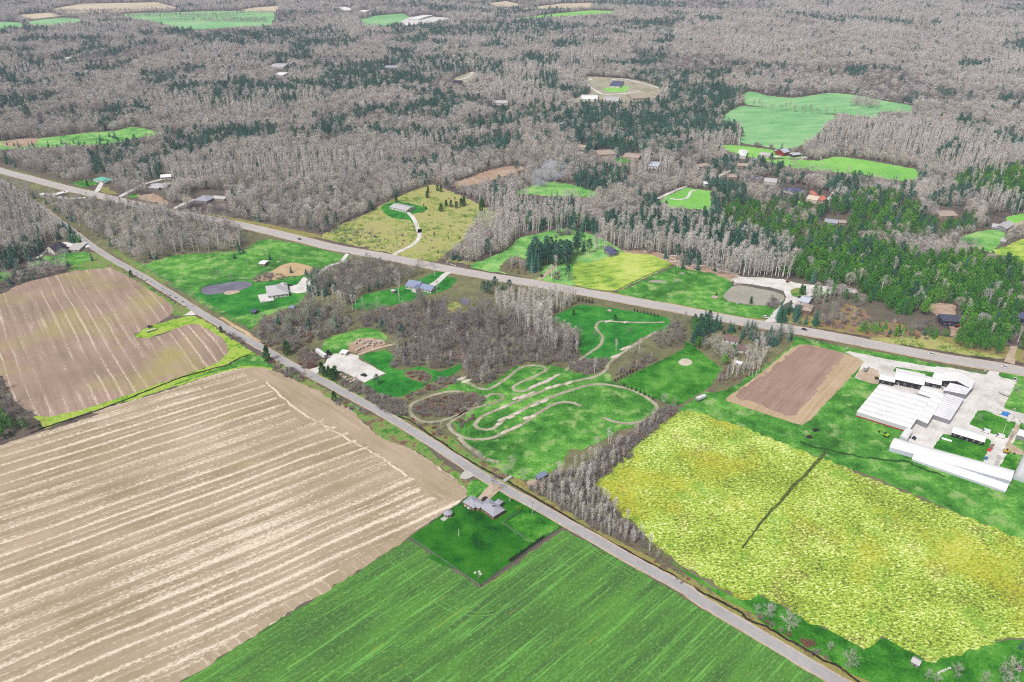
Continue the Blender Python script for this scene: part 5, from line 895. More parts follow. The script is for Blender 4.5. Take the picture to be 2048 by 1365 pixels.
spots('C:615,110 890,125 590,250 650,260 1210,130', B, [5, 9], ('bare', 'lone bare tree in the green paddock', 'lone trees in the green paddock'), .55, .8)
spots('C:740,290', B, [9], ('bare', 'grey-green tree standing at the far edge of the oval pond', None), .9, .95); spots('C:770,80 820,40 850,30 1090,90', S, [2], ('spruce', 'small spruce at the top of the green paddock', 'spruces at the top of the paddock'), .5, .7)
spots('C:1285,210 1420,230 1500,210 1440,250', S, [2, 0], ('spruce', 'narrow dark spruce beside the tan riding ring', 'spruces by the tan riding ring'), .45, .8); plant('C:940,270 1090,200 1200,220 1330,250 1200,280 960,295', 4.2, [(SH, [0, 2, 5], 1)], ('shrub', 'brown shrub below the tan riding ring', 'shrubs below the tan riding ring'), .6, 1.0, False, .7)
plant('C:950,700 1250,530 1400,490 1600,530 1820,610 1820,750 1700,770 1390,880 1300,960 1200,920 1060,880 980,830 900,750', 4.2, [(SH, [0, 1, 2, 3, 5], 6), (B, [5, 9], 2), (S, [2], .12)], ('shrub', 'brown shrub in the scrub between white house and truck lot', 'shrubs between white house and truck lot'), .8, 1.25, True)
spots('C:1550,620 1455,740', S, [2, 4], ('spruce', 'dark green spruce in the scrub below the white house', 'two spruces in the scrub below the white house'), .75, .9)
# --- scrub in the middle
plant('5:120,590 200,550 330,525 460,490 560,470 640,480 700,545 800,530 880,515 960,565 1080,605 1250,650 1420,705 1430,780 1380,850 1200,840 1050,850 960,915 880,970 830,972 740,895 720,845 620,880 480,850 330,868 340,800 320,750 420,720 500,695 330,690 270,640 170,622', 4.0, [(SH, [0, 1, 2, 5, 1], 7), (B, [5, 4, 10], 3)], ('shrub', 'grey-brown shrub in the wide scrub behind the dirt track', 'shrubs in the wide scrub'), .85, 1.35, True)
plant('5:930,470 1060,440 1200,450 1420,470 1410,500 1290,565 1230,610 1330,650 1425,690 1425,790 1290,775 1150,660 960,570', 3.5, [(B, [6, 8, 7, 8], 5), (SH, [0], 1)], ('bare', 'tall pale birch in the scrub beside the emerald lawn', 'pale birches beside the emerald lawn'), .6, .85, True)
spots('5:900,440 940,420 980,415 1020,430 870,430', S, [3, 4, 2], ('spruce', 'dark pine at the highway edge of the wide scrub', 'dark pines at the highway edge of the scrub'), .7, .95)
spots('5:275,655 393,690', S, [4, 4], ('spruce', 'blue-green spruce at the edge of the wide scrub', 'two blue-green spruces by the scrub lane'), .8, .9); spots('5:810,500 385,600', SH, [4], ('shrub', 'bright budding green bush in the wide scrub', 'bright green bushes in the scrub'), 1.2, 1.5)
plant('K:0,440 120,400 230,430 260,560 250,640 110,690 -60,620', 3.6, [(SH, [0, 1, 3], 1)], ('shrub', 'brown shrub between truck lot and side road', 'shrubs between truck lot and side road'), .8, 1.2, True)
plant('K:480,830 640,860 800,880 1000,980 1200,1060 1420,1120 1480,1290 1330,1335 1000,1150 700,990 560,900', 3.4, [(SH, [0, 1, 2, 5], 6), (B, [10], .5)], ('shrub', 'brown shrub in the thick hedge along the side road', 'shrubs in the hedge along the side road'), .8, 1.2, True, .95, .3)
plant('K:-80,690 60,730 110,830 60,890 -100,830 -300,700 -400,560 -300,560', 3.4, [(SH, [0, 3, 1], 3), (B, [10], .4)], ('shrub', 'dark shrub on the straw field side of the road', 'shrubs on the straw field side of the road'), .7, 1.05, False, .8)
plant('K:380,1090 520,1060 620,1130 720,1200 860,1230 900,1300 760,1290 600,1200 420,1160', 3.6, [(SH, [0, 3, 5], 1)], ('shrub', 'rusty shrub on the verge of the straw field', 'rusty shrubs on the straw field verge'), .6, .95, False, .7)
plant('5:440,1115 540,1055 700,1015 850,1035 870,1055 740,1135 560,1165 490,1150', 3.0, [(SH, [0, 3, 1], 1)], ('shrub', 'reddish shrub in the thicket ringed by the dirt track', 'shrubs in the thicket ringed by the track'), .7, 1.0, False)
plant('5:700,1190 830,1135 840,1155 740,1215 700,1220', 3.0, [(SH, [0, 3], 1)], ('shrub', 'reddish shrub between two bends of the dirt track', 'shrubs between the track bends'), .6, .9, False); plant('5:750,1090 890,1050 900,1065 760,1115', 2.6, [(SH, [3, 0], 1)], ('shrub', 'low shrub along the inner side of the dirt track', 'low shrubs inside the track loop'), .5, .8, False)
plant('5:1375,860 1440,825 1580,822 1570,878 1480,908 1390,895', 3.4, [(SH, [0, 1, 5], 1)], ('shrub', 'brown shrub in the clump where the tracks meet', 'shrubs where the tracks meet'), .8, 1.15, False)
plant('5:405,895 450,882 520,888 568,920 555,942 500,948 440,930', 2.8, [(SH, [0, 3], 1)], ('shrub', 'brown shrub in the bed on the lower lawn', 'shrubs on the lower lawn bed'), .6, .9, False); plant('5:520,960 640,920 720,925 700,960 600,1000 480,1030 430,1075 400,1050', 3.6, [(SH, [0, 3, 5], 1)], ('shrub', 'shrub along the bank below the lower lawn', 'shrubs below the lower lawn'), .6, 1, False, .8)
plant('5:440,1165 560,1190 650,1200 660,1260 720,1320 600,1280 480,1215', 3.8, [(SH, [0, 3], 3), (B, [10], 1)], ('shrub', 'sparse shrub between side road and outer track loop', 'shrubs between side road and track loop'), .6, .95, True, .6)
plant('5:1640,900 1740,850 1780,800 1900,790 1960,770 1900,800 1800,870 1680,910 1620,920', 3.4, [(SH, [0, 3, 1], 3), (B, [10], 1)], ('shrub', 'brown shrub along the wet bank below the plain lawn', 'shrubs by the plain lawn bank'), .6, 1, False)
spots('5:1520,895', B, [8], ('bare', 'single pale tree rising where the tracks meet', None), .8, .85); spots('5:1645,770 1740,790 1780,760 1800,800', B, [8, 9], ('bare', 'pale tree beside the straight of the dirt track', 'pale trees beside the track'), .6, .9)
spots('5:1395,560 1638,585', CD, [1], ('cedar', 'round dark evergreen on the emerald lawn', 'two round evergreens on the emerald lawn'), 1.0, 1.15); spots('5:1520,690 1440,690 1720,670', B, [5], ('bare', 'small bare tree on the emerald lawn', 'small bare trees on the emerald lawn'), .45, .6)
spots('5:1425,478 1450,480 1470,483 1487,487 1505,490', CD, [2], ('cedar', 'small dark cedar in the short row by the highway', 'short row of small cedars'), 1.1, 1.4); spots('5:1752,537 1770,541 1790,545 1808,549 1828,553 1848,557 1868,561 1888,566', CD, [2], ('cedar', 'tiny dark cedar in the long row by the highway', 'long row of small cedars'), .8, 1.1)
# --- hedgerow between track field and yellow field, thicket at the side road
plant('G:-60,560 0,510 100,430 300,290 400,210 480,155 585,118 596,150 480,232 300,382 110,555 20,620 -60,640', 2.3, [(SH, [0, 1, 1, 5, 3, 5], 7), (B, [10], 1.2)], ('shrub', 'mauve-brown shrub in the hedgerow beside the yellow field', 'shrubs in the hedgerow beside the yellow field'), .85, 1.35, False)
plant('G:-60,490 0,440 100,370 200,310 330,250 320,270 200,350 100,420 -40,540', 6, [(B, [8, 6, 10], 1)], ('bare', 'pale slim tree rising from the hedgerow', 'pale trees in the hedgerow'), .55, .75, False, .8)
spots('G:505,110', B, [9], ('bare', 'grey bushy tree at the corner of the plain lawn', None), .95, 1.0)
plant('7:1150,215 1300,150 1490,105 1600,60 1700,15 1740,40 1500,205 1560,262 1650,372 1690,425 1790,492 1805,560 1720,572 1500,462 1250,310 1130,225', 2.2, [(B, [10, 10, 10, 10, 10, 8], 4), (SH, [0, 1, 2, 5, 0], 5)], ('bare', 'slender pale sapling in the thicket at the road corner', 'saplings in the thicket at the road corner'), .65, .95, False, .95)
plant('7:1780,520 1830,600 1960,690 2048,740 A:60,10 260,130 470,250 560,310 540,330 300,180 100,40 7:1960,720 1780,600', 3.2, [(SH, [3, 0, 2], 1)], ('shrub', 'reddish low shrub on the rusty ditch bank', 'low shrubs on the ditch bank'), .4, .7, False, .6)
spots('7:1890,640 1840,600', B, [10, 8], ('bare', 'thin bare tree at the corner of the yellow field', 'thin trees at the yellow field corner'), .7, .9)
spots('A:1090,510 1210,540 1230,520 1420,680 1830,890 2030,1060', B, [9, 2], ('bare', 'grey budding tree beside the road ditch', 'budding trees along the road ditch'), .65, .85); spots('A:1600,830 1640,815 1570,800', SH, [3], ('shrub', 'dark red osier bush by the road ditch', 'red osier bushes'), .8, 1.1); spots('A:1120,540 1200,590 1250,620 1340,680 1420,720 1700,900 1800,960 390,150 520,215 600,260', SH, [0, 3, 2], ('shrub', 'brown shrub on the bank beside the road ditch', 'brown shrubs beside the road ditch'), .5, .8)
spots('J:640,1290 1640,1270 1180,1420 120,1330', B, [9, 2, 9], ('bare', 'wide budding tree on the grass below the yellow field', 'budding trees below the yellow field'), .75, 1.0); spots('J:1880,740', S, [2], ('spruce', 'dark spruce in the near right corner', None), .45, .5)
plant('8:1300,1270 2048,1330 p:2200,1450 1850,1450', 9, [(B, [9, 2], 1)], ('bare', 'bare tree in the near right corner', 'bare trees in the near right corner'), .6, .8, False, .35)
spots('B:1050,235 1110,210 1205,290', B, [9, 2, 9], ('bare', 'rounded willow-grey tree by the plank bridge', 'willow-grey trees by the plank bridge'), .75, .95); spots('B:945,385', B, [4], ('bare', 'dark bare tree beside the bungalow drive', None), .75, .8); spots('B:760,90 840,100 820,130', B, [5, 10], ('bare', 'thin dark tree on the road bank above the drive', 'thin trees on the road bank'), .6, .8)
spots('B:1090,470', B, [10], ('bare', 'slim young tree on the bungalow front lawn', None), .5, .55); spots('B:1170,540', SH, [4], ('shrub', 'round grey-green bush on the bungalow front lawn', None), 1.0, 1.1); spots('B:810,1190', B, [10], ('bare', 'twiggy sapling at the corner of the fenced lawn', None), .55, .6)
HB = 'B:1100,1020 1118,1008 1136,994 1154,982 1172,970 1190,956 1208,942 1226,930 1244,916 1262,902 1280,890 1298,876 1316,864 1334,850 1352,836 1370,824 1388,810'
spots(HB, CD, [2], ('cedar', 'dark cedar in the clipped row along the fenced lawn', 'clipped cedar row of the fenced lawn'), .85, 1.1)
# --- roadside evergreens and odd trees
spots('C:1065,1015', CD, [0], ('cedar', 'large conical cedar where ditch meets side road', None), 2.0, 2.1); spots('C:1250,955', CD, [1], ('cedar', 'rounded bright cedar opposite the ditch corner', None), 2.3, 2.4); spots('C:650,755', CD, [1], ('cedar', 'dark round cedar at the corner of the mauve field', None), 1.25, 1.3); spots('E:1195,1160', CD, [1], ('cedar', 'small round cedar at the far end of the notched field', None), 1.35, 1.4)
spots('K:300,740 345,770 395,780 430,810 465,830 480,760', CD, [0, 1], ('cedar', 'green cedar in the clump at the truck lot entrance', 'cedar clump at the truck lot entrance'), 1.5, 1.9); spots('K:1050,880', S, [4], ('spruce', 'dark spruce beside the white gravel lot', None), .6, .65); spots('K:470,1110', CD, [1], ('cedar', 'grey-green juniper on the verge of the straw field', None), 1.6, 1.7)
plant('C:670,770 800,790 900,900 930,960 880,880 720,800', 3.6, [(SH, [0, 1, 5], 1)], ('shrub', 'grey shrub between mauve field and side road', 'shrubs between mauve field and side road'), .7, 1.1, False)
plant('4:1150,500 1000,440 880,350 760,290 780,330 900,420 1020,500 1100,545', 5, [(SH, [2, 3], 1)], ('shrub', 'tiny shrub on the road verge of the notched field', 'tiny shrubs on the notched field verge'), .35, .6, False, .7)
plant('4:-60,960 20,950 60,1060 130,1120 200,1190 160,1240 120,1260 -60,1200', 4.4, [(B, [5, 9, 4], 3), (SH, [0], 2)], ('bare', 'bare tree in the clump at the left end of the ditch', 'bare trees at the left end of the ditch'), .6, .9, True, .9, .2); plant('4:-200,1190 30,1160 150,1190 165,1240 60,1285 -200,1350', 4.4, [(PN, [0, 1], 2), (CD, [0], 1)], ('pine', 'green evergreen at the left end of the ditch', 'evergreens at the left end of the ditch'), .6, .85, False); spots('4:240,1225', CD, [1], ('cedar', 'dark round bush at the tip of the lime grass bank', None), .9, 1)
# --- brown-roofed house lot by the highway
plant('M:30,700 120,620 200,590 260,640 240,760 220,880 120,960 20,930', 4.2, [(S, [3, 1, 4], 3), (PN, [2, 0], 1)], ('spruce', 'tall spruce at the left of the brown-roofed white house', 'spruces left of the brown-roofed white house'), .8, 1.05, False); plant('M:250,650 410,600 410,690 270,740', 4.6, [(S, [0, 0, 2], 1)], ('spruce', 'dense dark spruce in the pair above the brown-roofed house', 'dark spruces above the brown-roofed house'), .8, 1.0, False)
plant('M:430,760 500,700 660,650 900,650 920,760 900,840 740,860 680,780 520,740', 4.2, [(S, [0, 2], 3), (CD, [0], 2), (B, [5], 1)], ('spruce', 'small dark spruce between brown-roofed house and highway', 'small spruces behind the brown-roofed house'), .5, .8, False); plant('M:860,830 1000,760 1200,700 1390,700 1400,840 1200,900 1000,920 820,900', 4.0, [(S, [0, 2], 3), (B, [9, 5], 3)], ('spruce', 'spruce at the corner above the tilled plot', 'spruces above the tilled plot'), .55, .85, False)
plant('M:150,940 320,880 450,920 600,980 620,1090 440,1200 400,1060 200,1000', 3.6, [(B, [9, 9, 2], 3), (PN, [0], .6), (S, [4], .3)], ('bare', 'grey budding tree in front of the brown-roofed house', 'budding trees before the brown-roofed house'), .7, .95, False, .85); plant('M:560,1180 740,1040 900,960 1000,920 1100,940 1080,1060 900,1325 700,1345 560,1340', 3.7, [(B, [8, 7, 6, 2], 4), (SH, [3, 0], 1.4)], ('bare', 'tall pale tree along the edge of the tilled plot', 'pale trees edging the tilled plot'), .6, .85, False)
plant('M:60,1340 300,1290 560,1180 700,1345 500,1400 200,1420', 3.2, [(SH, [3, 0, 1], 2), (B, [10], 1.4)], ('bare', 'thin sapling at the end of the tree line by the plain lawn', 'saplings by the plain lawn corner'), .55, .85, True, .9); plant('5:1870,650 1950,600 2048,600 2048,725 1900,765 1860,725', 3.6, [(B, [5, 4, 9], 2), (SH, [1, 0], 2)], ('bare', 'bushy bare tree between emerald lawn and house spruces', 'bushy trees by the emerald lawn'), .55, .85, True)
spots('5:1640,945 1655,938 1672,930 1690,920 1708,912 1726,902 1744,894 1762,884 1690,975 1712,985 1735,995 1760,1003 1785,1015 1810,1027 1835,1040 1860,1052', CD, [2], ('cedar', 'low dark cedar in the hedge round the plain lawn', 'cedar hedge round the plain lawn'), .8, 1.1)
spots('M:830,330', CD, [0], ('cedar', 'bright conical cedar at the near rim of the murky pond', None), 1.25, 1.3); plant('M:1050,360 1080,280 1140,270 1200,330 1180,390 1090,400', 3, [(SH, [1, 5], 3), (B, [10], 1)], ('shrub', 'brown shrub at the right end of the murky pond', 'shrubs at the right end of the murky pond'), .7, 1.1, False); spots('M:1545,215 1510,200', CD, [0], ('cedar', 'tall green cedar on the island in the gravel', 'two cedars on the gravel island'), 1.4, 1.7); spots('N:1045,1170', CD, [2], ('cedar', 'single cedar on the bare patch of the pond field', None), 1.1, 1.2)
# --- slate-roofed houses
plant('L:430,520 560,470 700,480 850,560 1000,420 1060,360 1060,500 980,560 900,640 760,650 640,640 560,640 470,690 400,700 370,640', 6.0, [(S, [3, 4, 3, 3], 1)], ('spruce', 'broad blue-green pine shading the slate-roofed houses', 'pines shading the slate-roofed houses'), .95, 1.3, False, hs=False); plant('L:370,600 470,580 530,690 440,740 380,720', 5.5, [(S, [3, 1], 1)], ('spruce', 'tall dark pine at the mouth of the shaded drive', 'dark pines at the mouth of the shaded drive'), 1.0, 1.25, False); spots('L:930,830', S, [4], ('spruce', 'single dark pine beside the hay field corner', None), 1.1, 1.15); spots('L:430,420 490,460 1050,330 1120,320 1140,430 1220,460', S, [0, 3], ('spruce', 'dark evergreen close to a slate roof', 'evergreens close to the slate roofs'), .8, 1.0)
plant('L:40,700 120,560 280,580 350,640 380,770 200,740', 5, [(B, [5, 0, 10], 2), (SH, [3, 0], 1)], ('bare', 'reddish bare tree beside the shaded drive', 'bare trees beside the shaded drive'), .6, .9, False); plant('L:640,790 760,720 840,780 820,850 700,830', 4, [(SH, [3, 0], 2), (B, [10, 6], 1)], ('shrub', 'reddish shrub right of the shaded drive', 'shrubs right of the shaded drive'), .7, 1.1, False)
plant('L:700,180 900,150 1030,180 1020,220 760,250', 5, [(SH, [1, 5], 2), (B, [9], 1)], ('shrub', 'grey shrub behind the slate-roofed houses', 'shrubs behind the slate-roofed houses'), .8, 1.1, False)
plant('5:640,210 760,170 800,220 720,250 640,245 600,230', 5, [(S, [0, 2], 1), (SH, [5, 1], 2), (B, [9], 1)], ('spruce', 'dark spruce at the foot of the pale wood strip', 'spruces at the foot of the pale strip'), .5, .8, False)
plant('5:770,130 830,20 950,-20 1080,60 1080,100 1000,170 900,215 800,220', 5.0, [(B, PALE + [8], 1)], ('bare', 'silvery bare tree in the strip between the meadows', 'silvery trees between the two meadows'), .7, 1.0, False)
# --- rough meadow
spots('2:360,1185 545,1130 540,1160 600,1120 620,1125', CD, [0], ('cedar', 'dark cone-shaped cedar behind the rough meadow', 'cedars behind the rough meadow'), 1.3, 1.8); spots('2:650,1210 680,1215 710,1220 740,1210 755,1205 620,1240 855,1240 860,1215', CD, [1], ('cedar', 'rounded dark cedar clump in the rough yellow meadow', 'dark cedars in the rough yellow meadow'), 1.6, 2.2)
plant('2:500,1200 640,1140 860,1240 920,1330 5:780,40 740,120 640,190 520,220 500,160 510,60', 11, [(CD, [2, 1], 2), (SH, [2, 0, 3], 2)], ('shrub', 'small bush dotted over the rough yellow meadow', 'bushes dotted over the rough yellow meadow'), .4, .8, False, .5); plant('5:0,120 -60,80 60,10 200,60 420,90 420,150 330,195', 7, [(SH, [0, 2, 5], 3), (CD, [2], 1), (B, [9], 1)], ('shrub', 'scrubby bush left of the curving drive', 'bushes left of the curving drive'), .5, .9, False, .7)
plant('1:0,850 230,850 500,830 680,790 690,820 640,860 420,860 200,885', 12, [(CD, [2, 1], 2), (S, [2], 1), (SH, [0], 1)], ('cedar', 'small dark tree dotted over the far pasture', 'small trees on the far pasture'), .7, 1.2, False, .8); plant('2:1000,1240 1300,1230 1500,1270 1500,1360 1000,1363', 6.5, [(B, PALE, 3), (PN, [0], 1), (S, [0], 1)], ('bare', 'pale tree in front of the smoking clearing', 'pale trees before the smoking clearing'), .7, 1.0, True)
# --- rows across the far fields
for i, (s, l) in enumerate((('3:420,612 600,640 800,660 940,672 940,678 800,668 600,648 418,620', 'far green field'), ('1:720,100 1000,96 1300,92 1580,78 1580,82 1300,98 1000,103 720,106', 'far hill field'), ('1:900,128 1200,120 1500,118 1560,130 1560,136 1200,128', 'second far hill field'), ('1:0,75 300,70 700,70 1000,62 1000,68 700,78 300,80 0,84', 'far stubble'), ('1:0,25 400,22 800,12 800,16 400,30 0,32', 'skyline stubble'))):
    plant(s, 9, [(B, [0, 4, 5], 1)], ('bare', 'bare tree in the hedge line across the ' + l, 'hedge trees across the ' + l), .6, 1.1, False, .8)
plant('3:1030,620 1080,590 1200,620 1200,640 1100,635', 8, [(B, ROUND, 1)], ('bare', 'bare tree in the clump on the far green field', 'bare tree clump on the far green field'), .8, 1.1, False); plant('3:560,960 700,950 860,990 1100,1020 1100,1040 800,1015 600,985', 9, [(B, [6, 10, 0], 1)], ('bare', 'thin bare tree along the bright rolling field', 'thin trees along the bright rolling field'), .5, .9, False, .8)
spots('3:625,905', S, [0], ('spruce', 'dark spruce in front of the red barn', None), 1.15, 1.2); spots('3:480,855 500,860 565,865', SH, [1], ('shrub', 'round bush on the edge of the far green field', 'round bushes by the far green field'), 1.6, 2.2); spots('Q:1690,740', CD, [0], ('cedar', 'narrow dark cedar between the cream gables', None), 2.0, 2.1); spots('Q:1430,750 1490,790', PN, [1], ('pine', 'round green pine below the slate-blue roof', 'round pines below the slate-blue roof'), 1.0, 1.2)
spots('F:1640,560 1350,780 1595,900', B, [9], ('bare', 'small grey tree on the mown grass of the yard', 'small grey trees in the yard'), .5, .75)

# ---------------------------------------------------------------- vegetation: individual trees and the massed woods
LIMIT = {'bare_tree': 298, 'spruce_tree': 296, 'pine_tree': 290, 'cedar_tree': 290, 'shrub': 298}
WORDS = {'bare_tree': 'tree', 'spruce_tree': 'tree', 'pine_tree': 'tree', 'cedar_tree': 'tree', 'shrub': 'shrub'}
LK = {'bare_tree': 'bare', 'spruce_tree': 'spruce', 'pine_tree': 'pine', 'cedar_tree': 'cedar', 'shrub': 'shrub'}
SWAP = {'bare_tree': 'bare tree', 'spruce_tree': 'dark spruce', 'pine_tree': 'green pine', 'cedar_tree': 'dark cedar', 'shrub': 'shrub'}
def relabel(kind, lab):
    """the zone's label, made true for the kind that actually stands there"""
    if lab[0] == LK[kind]: return lab[1], lab[2]
    tail = lab[1]
    for sep in (' standing ', ' in the ', ' along ', ' on the ', ' between ', ' beside ', ' behind ', ' left of ', ' right of ', ' at the ', ' by the ', ' below ', ' dotted ', ' in front ', ' screening ', ' shading ', ' where ', ' close '):
        i = tail.find(sep)
        if i > 0: tail = tail[i:]; break
    return SWAP[kind] + tail, SWAP[kind] + 's' + tail
GN = {}
def massed(name, kind, items, label):
    n = len(items)
    if not n: return
    cl = bpy.data.collections.new(name + '_kinds')
    for i, (t, c, j) in enumerate(PM[kind]): cl.objects.link(bpy.data.objects.new('%s_kind_%02d' % (name, i), j))
    me = bpy.data.meshes.new(name); A = np.array([(a, b, 0.0) for a, b, *_ in items], np.float32)
    me.vertices.add(n); me.vertices.foreach_set('co', A.ravel())
    def at(nm, ty, data, f='value'):
        a = me.attributes.new(nm, ty, 'POINT'); a.data.foreach_set(f, data)
    sc = np.array([q[2] for q in items], np.float32); wd_ = NPR.uniform(.75, 1.35, n).astype(np.float32)
    at('size', 'FLOAT_VECTOR', np.stack([sc * wd_, sc * wd_, sc * NPR.uniform(.9, 1.1, n)], 1).astype(np.float32).ravel(), 'vector')
    at('turn', 'FLOAT_VECTOR', np.stack([NPR.uniform(-.05, .05, n), NPR.uniform(-.05, .05, n), NPR.uniform(0, 6.283, n)], 1).astype(np.float32).ravel(), 'vector')
    at('sort', 'INT', np.array([int(q[3]) for q in items], np.int32))
    o = link(name, me); tag(o, label, 'woodland', None, 'stuff')
    ng = bpy.data.node_groups.new(name, 'GeometryNodeTree')
    ng.interface.new_socket('Geometry', in_out='INPUT', socket_type='NodeSocketGeometry'); ng.interface.new_socket('Geometry', in_out='OUTPUT', socket_type='NodeSocketGeometry')
    N = ng.nodes; gi = N.new('NodeGroupInput'); go = N.new('NodeGroupOutput'); ip = N.new('GeometryNodeInstanceOnPoints'); ci = N.new('GeometryNodeCollectionInfo')
    ci.inputs['Collection'].default_value = cl; ci.inputs['Separate Children'].default_value = True; ci.inputs['Reset Children'].default_value = True; ip.inputs['Pick Instance'].default_value = True
    def attr(nm, ty):
        a = N.new('GeometryNodeInputNamedAttribute'); a.data_type = ty; a.inputs['Name'].default_value = nm; return a.outputs['Attribute']
    L = ng.links; L.new(gi.outputs[0], ip.inputs['Points']); L.new(ci.outputs[0], ip.inputs['Instance']); L.new(attr('sort', 'INT'), ip.inputs['Instance Index'])
    L.new(attr('turn', 'FLOAT_VECTOR'), ip.inputs['Rotation']); L.new(attr('size', 'FLOAT_VECTOR'), ip.inputs['Scale']); L.new(ip.outputs[0], go.inputs[0])
    md = o.modifiers.new('instances', 'NODES'); md.node_group = ng
MASS = {'bare_tree': ('bare_woodland', 'mass of leafless grey-brown woodland across the scene'), 'spruce_tree': ('conifer_woodland', 'mass of dark conifers scattered through the far woods'), 'pine_tree': ('pine_woodland', 'mass of bright green plantation pines'), 'cedar_tree': ('evergreen_scrub', 'mass of small far evergreens'), 'shrub': ('brushwood', 'mass of brown brushwood and scrub')}
NT_COUNT = {}
for kind, items in TREES.items():
    def big(q):
        px, py = proj(q[0], q[1], 0); tx, ty = proj(q[0], q[1], HGT[kind][int(q[3])] * q[2])
        return (py - ty) if (5 < tx < 2043 and 5 < ty < 1360) else -1
    order = sorted(range(len(items)), key=lambda i: -big(items[i]))
    named = [i for i in order if big(items[i]) > 0][:LIMIT[kind]]; ns = set(named)
    NT_COUNT[kind] = (len(items), len(named))
    made = {}
    for i in named:
        x, y, sc, v, li = items[i]; v = int(v); t, c, j = PM[kind][v]; lab, grp = relabel(kind, LABELS[li])
        if t is None: o = link(kind, c)
        elif v not in made:
            o = empty(kind); link('trunk', t, o); link('crown', c, o); made[v] = o
        else: o = copy_tree(made[v])
        r = random.Random(i); w = r.uniform(.85, 1.15)
        o.location = (x, y, 0); o.rotation_euler = (r.uniform(-.04, .04), r.uniform(-.04, .04), r.uniform(0, 6.283)); o.scale = (sc * w, sc * w, sc * r.uniform(.92, 1.08))
        if 'group' in o: del o['group']
        tag(o, lab, WORDS[kind], grp)
    massed(MASS[kind][0], kind, [q for i, q in enumerate(items) if i not in ns], MASS[kind][1])
print('TREES', NT_COUNT)
# ---------------------------------------------------------------- vehicles
PAINTS = {}
def vpaint(c):
    if c not in PAINTS: PAINTS[c] = paint('vehicle_paint_%d' % len(PAINTS), c, .3, .03, 1, .0, .5)
    return PAINTS[c]
def wheels(root, xs, y, rad, wd_=.24):
    for x in xs:
        for s in (-1, 1):
            mb = MB(); mb.tube([(x, s * y - wd_ / 2, rad), (x, s * y + wd_ / 2, rad)], [rad, rad], 10); w = mb.build('wheel', m_tyre, root)
            r = MB(); r.tube([(x, s * (y + wd_ / 2) - .01, rad), (x, s * (y + wd_ / 2) + .02, rad)], [rad * .55, rad * .55], 8); r.build('rim', m_rim, w)
def vroot(nm, label, cat, a, b, group=None):
    p, q = W1(a), W1(b); o = empty(nm, p + Vector((0, 0, .30)), math.atan2(q.y - p.y, q.x - p.x)); tag(o, label, cat, group); return o
def car(a, b, c, label, kind='car'):
    L, w, hb, hc = {'car': (4.6, 1.82, .82, 1.45), 'suv': (4.8, 1.95, 1.0, 1.78), 'van': (5.6, 2.05, 1.1, 2.4), 'pickup': (5.6, 2.0, 1.02, 1.85)}[kind]
    root = vroot({'car': 'parked_car', 'suv': 'suv', 'van': 'van', 'pickup': 'pickup_truck'}[kind], label, {'car': 'car', 'suv': 'car', 'van': 'van', 'pickup': 'pickup'}[kind], a, b); P = vpaint(c); h = L / 2; mb = MB()
    mb.prism([(-h, .35), (-h * .8, .22), (h * .8, .22), (h, .4), (h * .97, hb * .78), (h * .55, hb), (-h * .95, hb), (-h, hb * .8)], -w / 2, w / 2); mb.build('body', P, root)
    x0, x1, x2, x3 = {'car': (-.85, -.5, .15, .52), 'suv': (-.92, -.8, .2, .5), 'van': (-.96, -.92, .55, .78), 'pickup': (-.2, -.12, .25, .5)}[kind]
    mb = MB(); mb.prism([(h * x0, hb), (h * x3, hb), (h * x2, hc - .06), (h * x1, hc - .06)], -w * .44, w * .44); mb.build('window', m_glass, root)
    mb = MB(); mb.prism([(h * (x1 - .03), hc - .06), (h * (x2 + .03), hc - .06), (h * x2, hc), (h * x1, hc)], -w * .445, w * .445)
    if kind == 'van': mb.prism([(h * x0, hb), (h * .3, hb), (h * .3, hc - .06), (h * x1, hc - .06)], -w * .452, w * .452)
    mb.build('roof', P, root)
    if kind == 'pickup': mb = MB(); mb.box(-h * .93, -h * .25, -w * .4, w * .4, hb, hb + .03); mb.build('bed', m_black, root)
    wheels(root, (-h * .62, h * .64), w / 2 - .1, .34)
    for s in (-1, 1): mb = MB(); mb.box(h * .93, h * .985, s * w * .36 - .18, s * w * .36 + .18, hb * .62, hb * .8); mb.build('headlight', m_trim, root)
car('M:1560,690', 'M:1700,720', (40, 42, 66), 'dark blue car driving on the highway past the spruces'); car('F:995,266', 'F:900,248', (236, 236, 236), 'white car driving on the highway above the greenhouses', 'suv'); car('F:1550,364', 'F:1450,344', (238, 238, 238), 'white car driving on the highway at the yard entrance', 'suv'); car('O:195,50', 'O:100,30', (36, 36, 42), 'black car driving on the highway above the paddock')
car('B:858,455', 'B:900,420', (34, 34, 38), 'black car parked between brick bungalow and its drive'); car('K:868,768', 'K:760,740', (26, 26, 28), 'black car parked on the white gravel lot', 'suv'); car('C:1275,330', 'C:1320,330', (40, 36, 34), 'dark car parked beside the large white house'); car('I:590,425', 'I:500,398', (240, 240, 242), 'white van parked behind the long black shed', 'van'); car('I:775,490', 'I:690,462', (240, 240, 242), 'white van parked right of the long black shed', 'van')
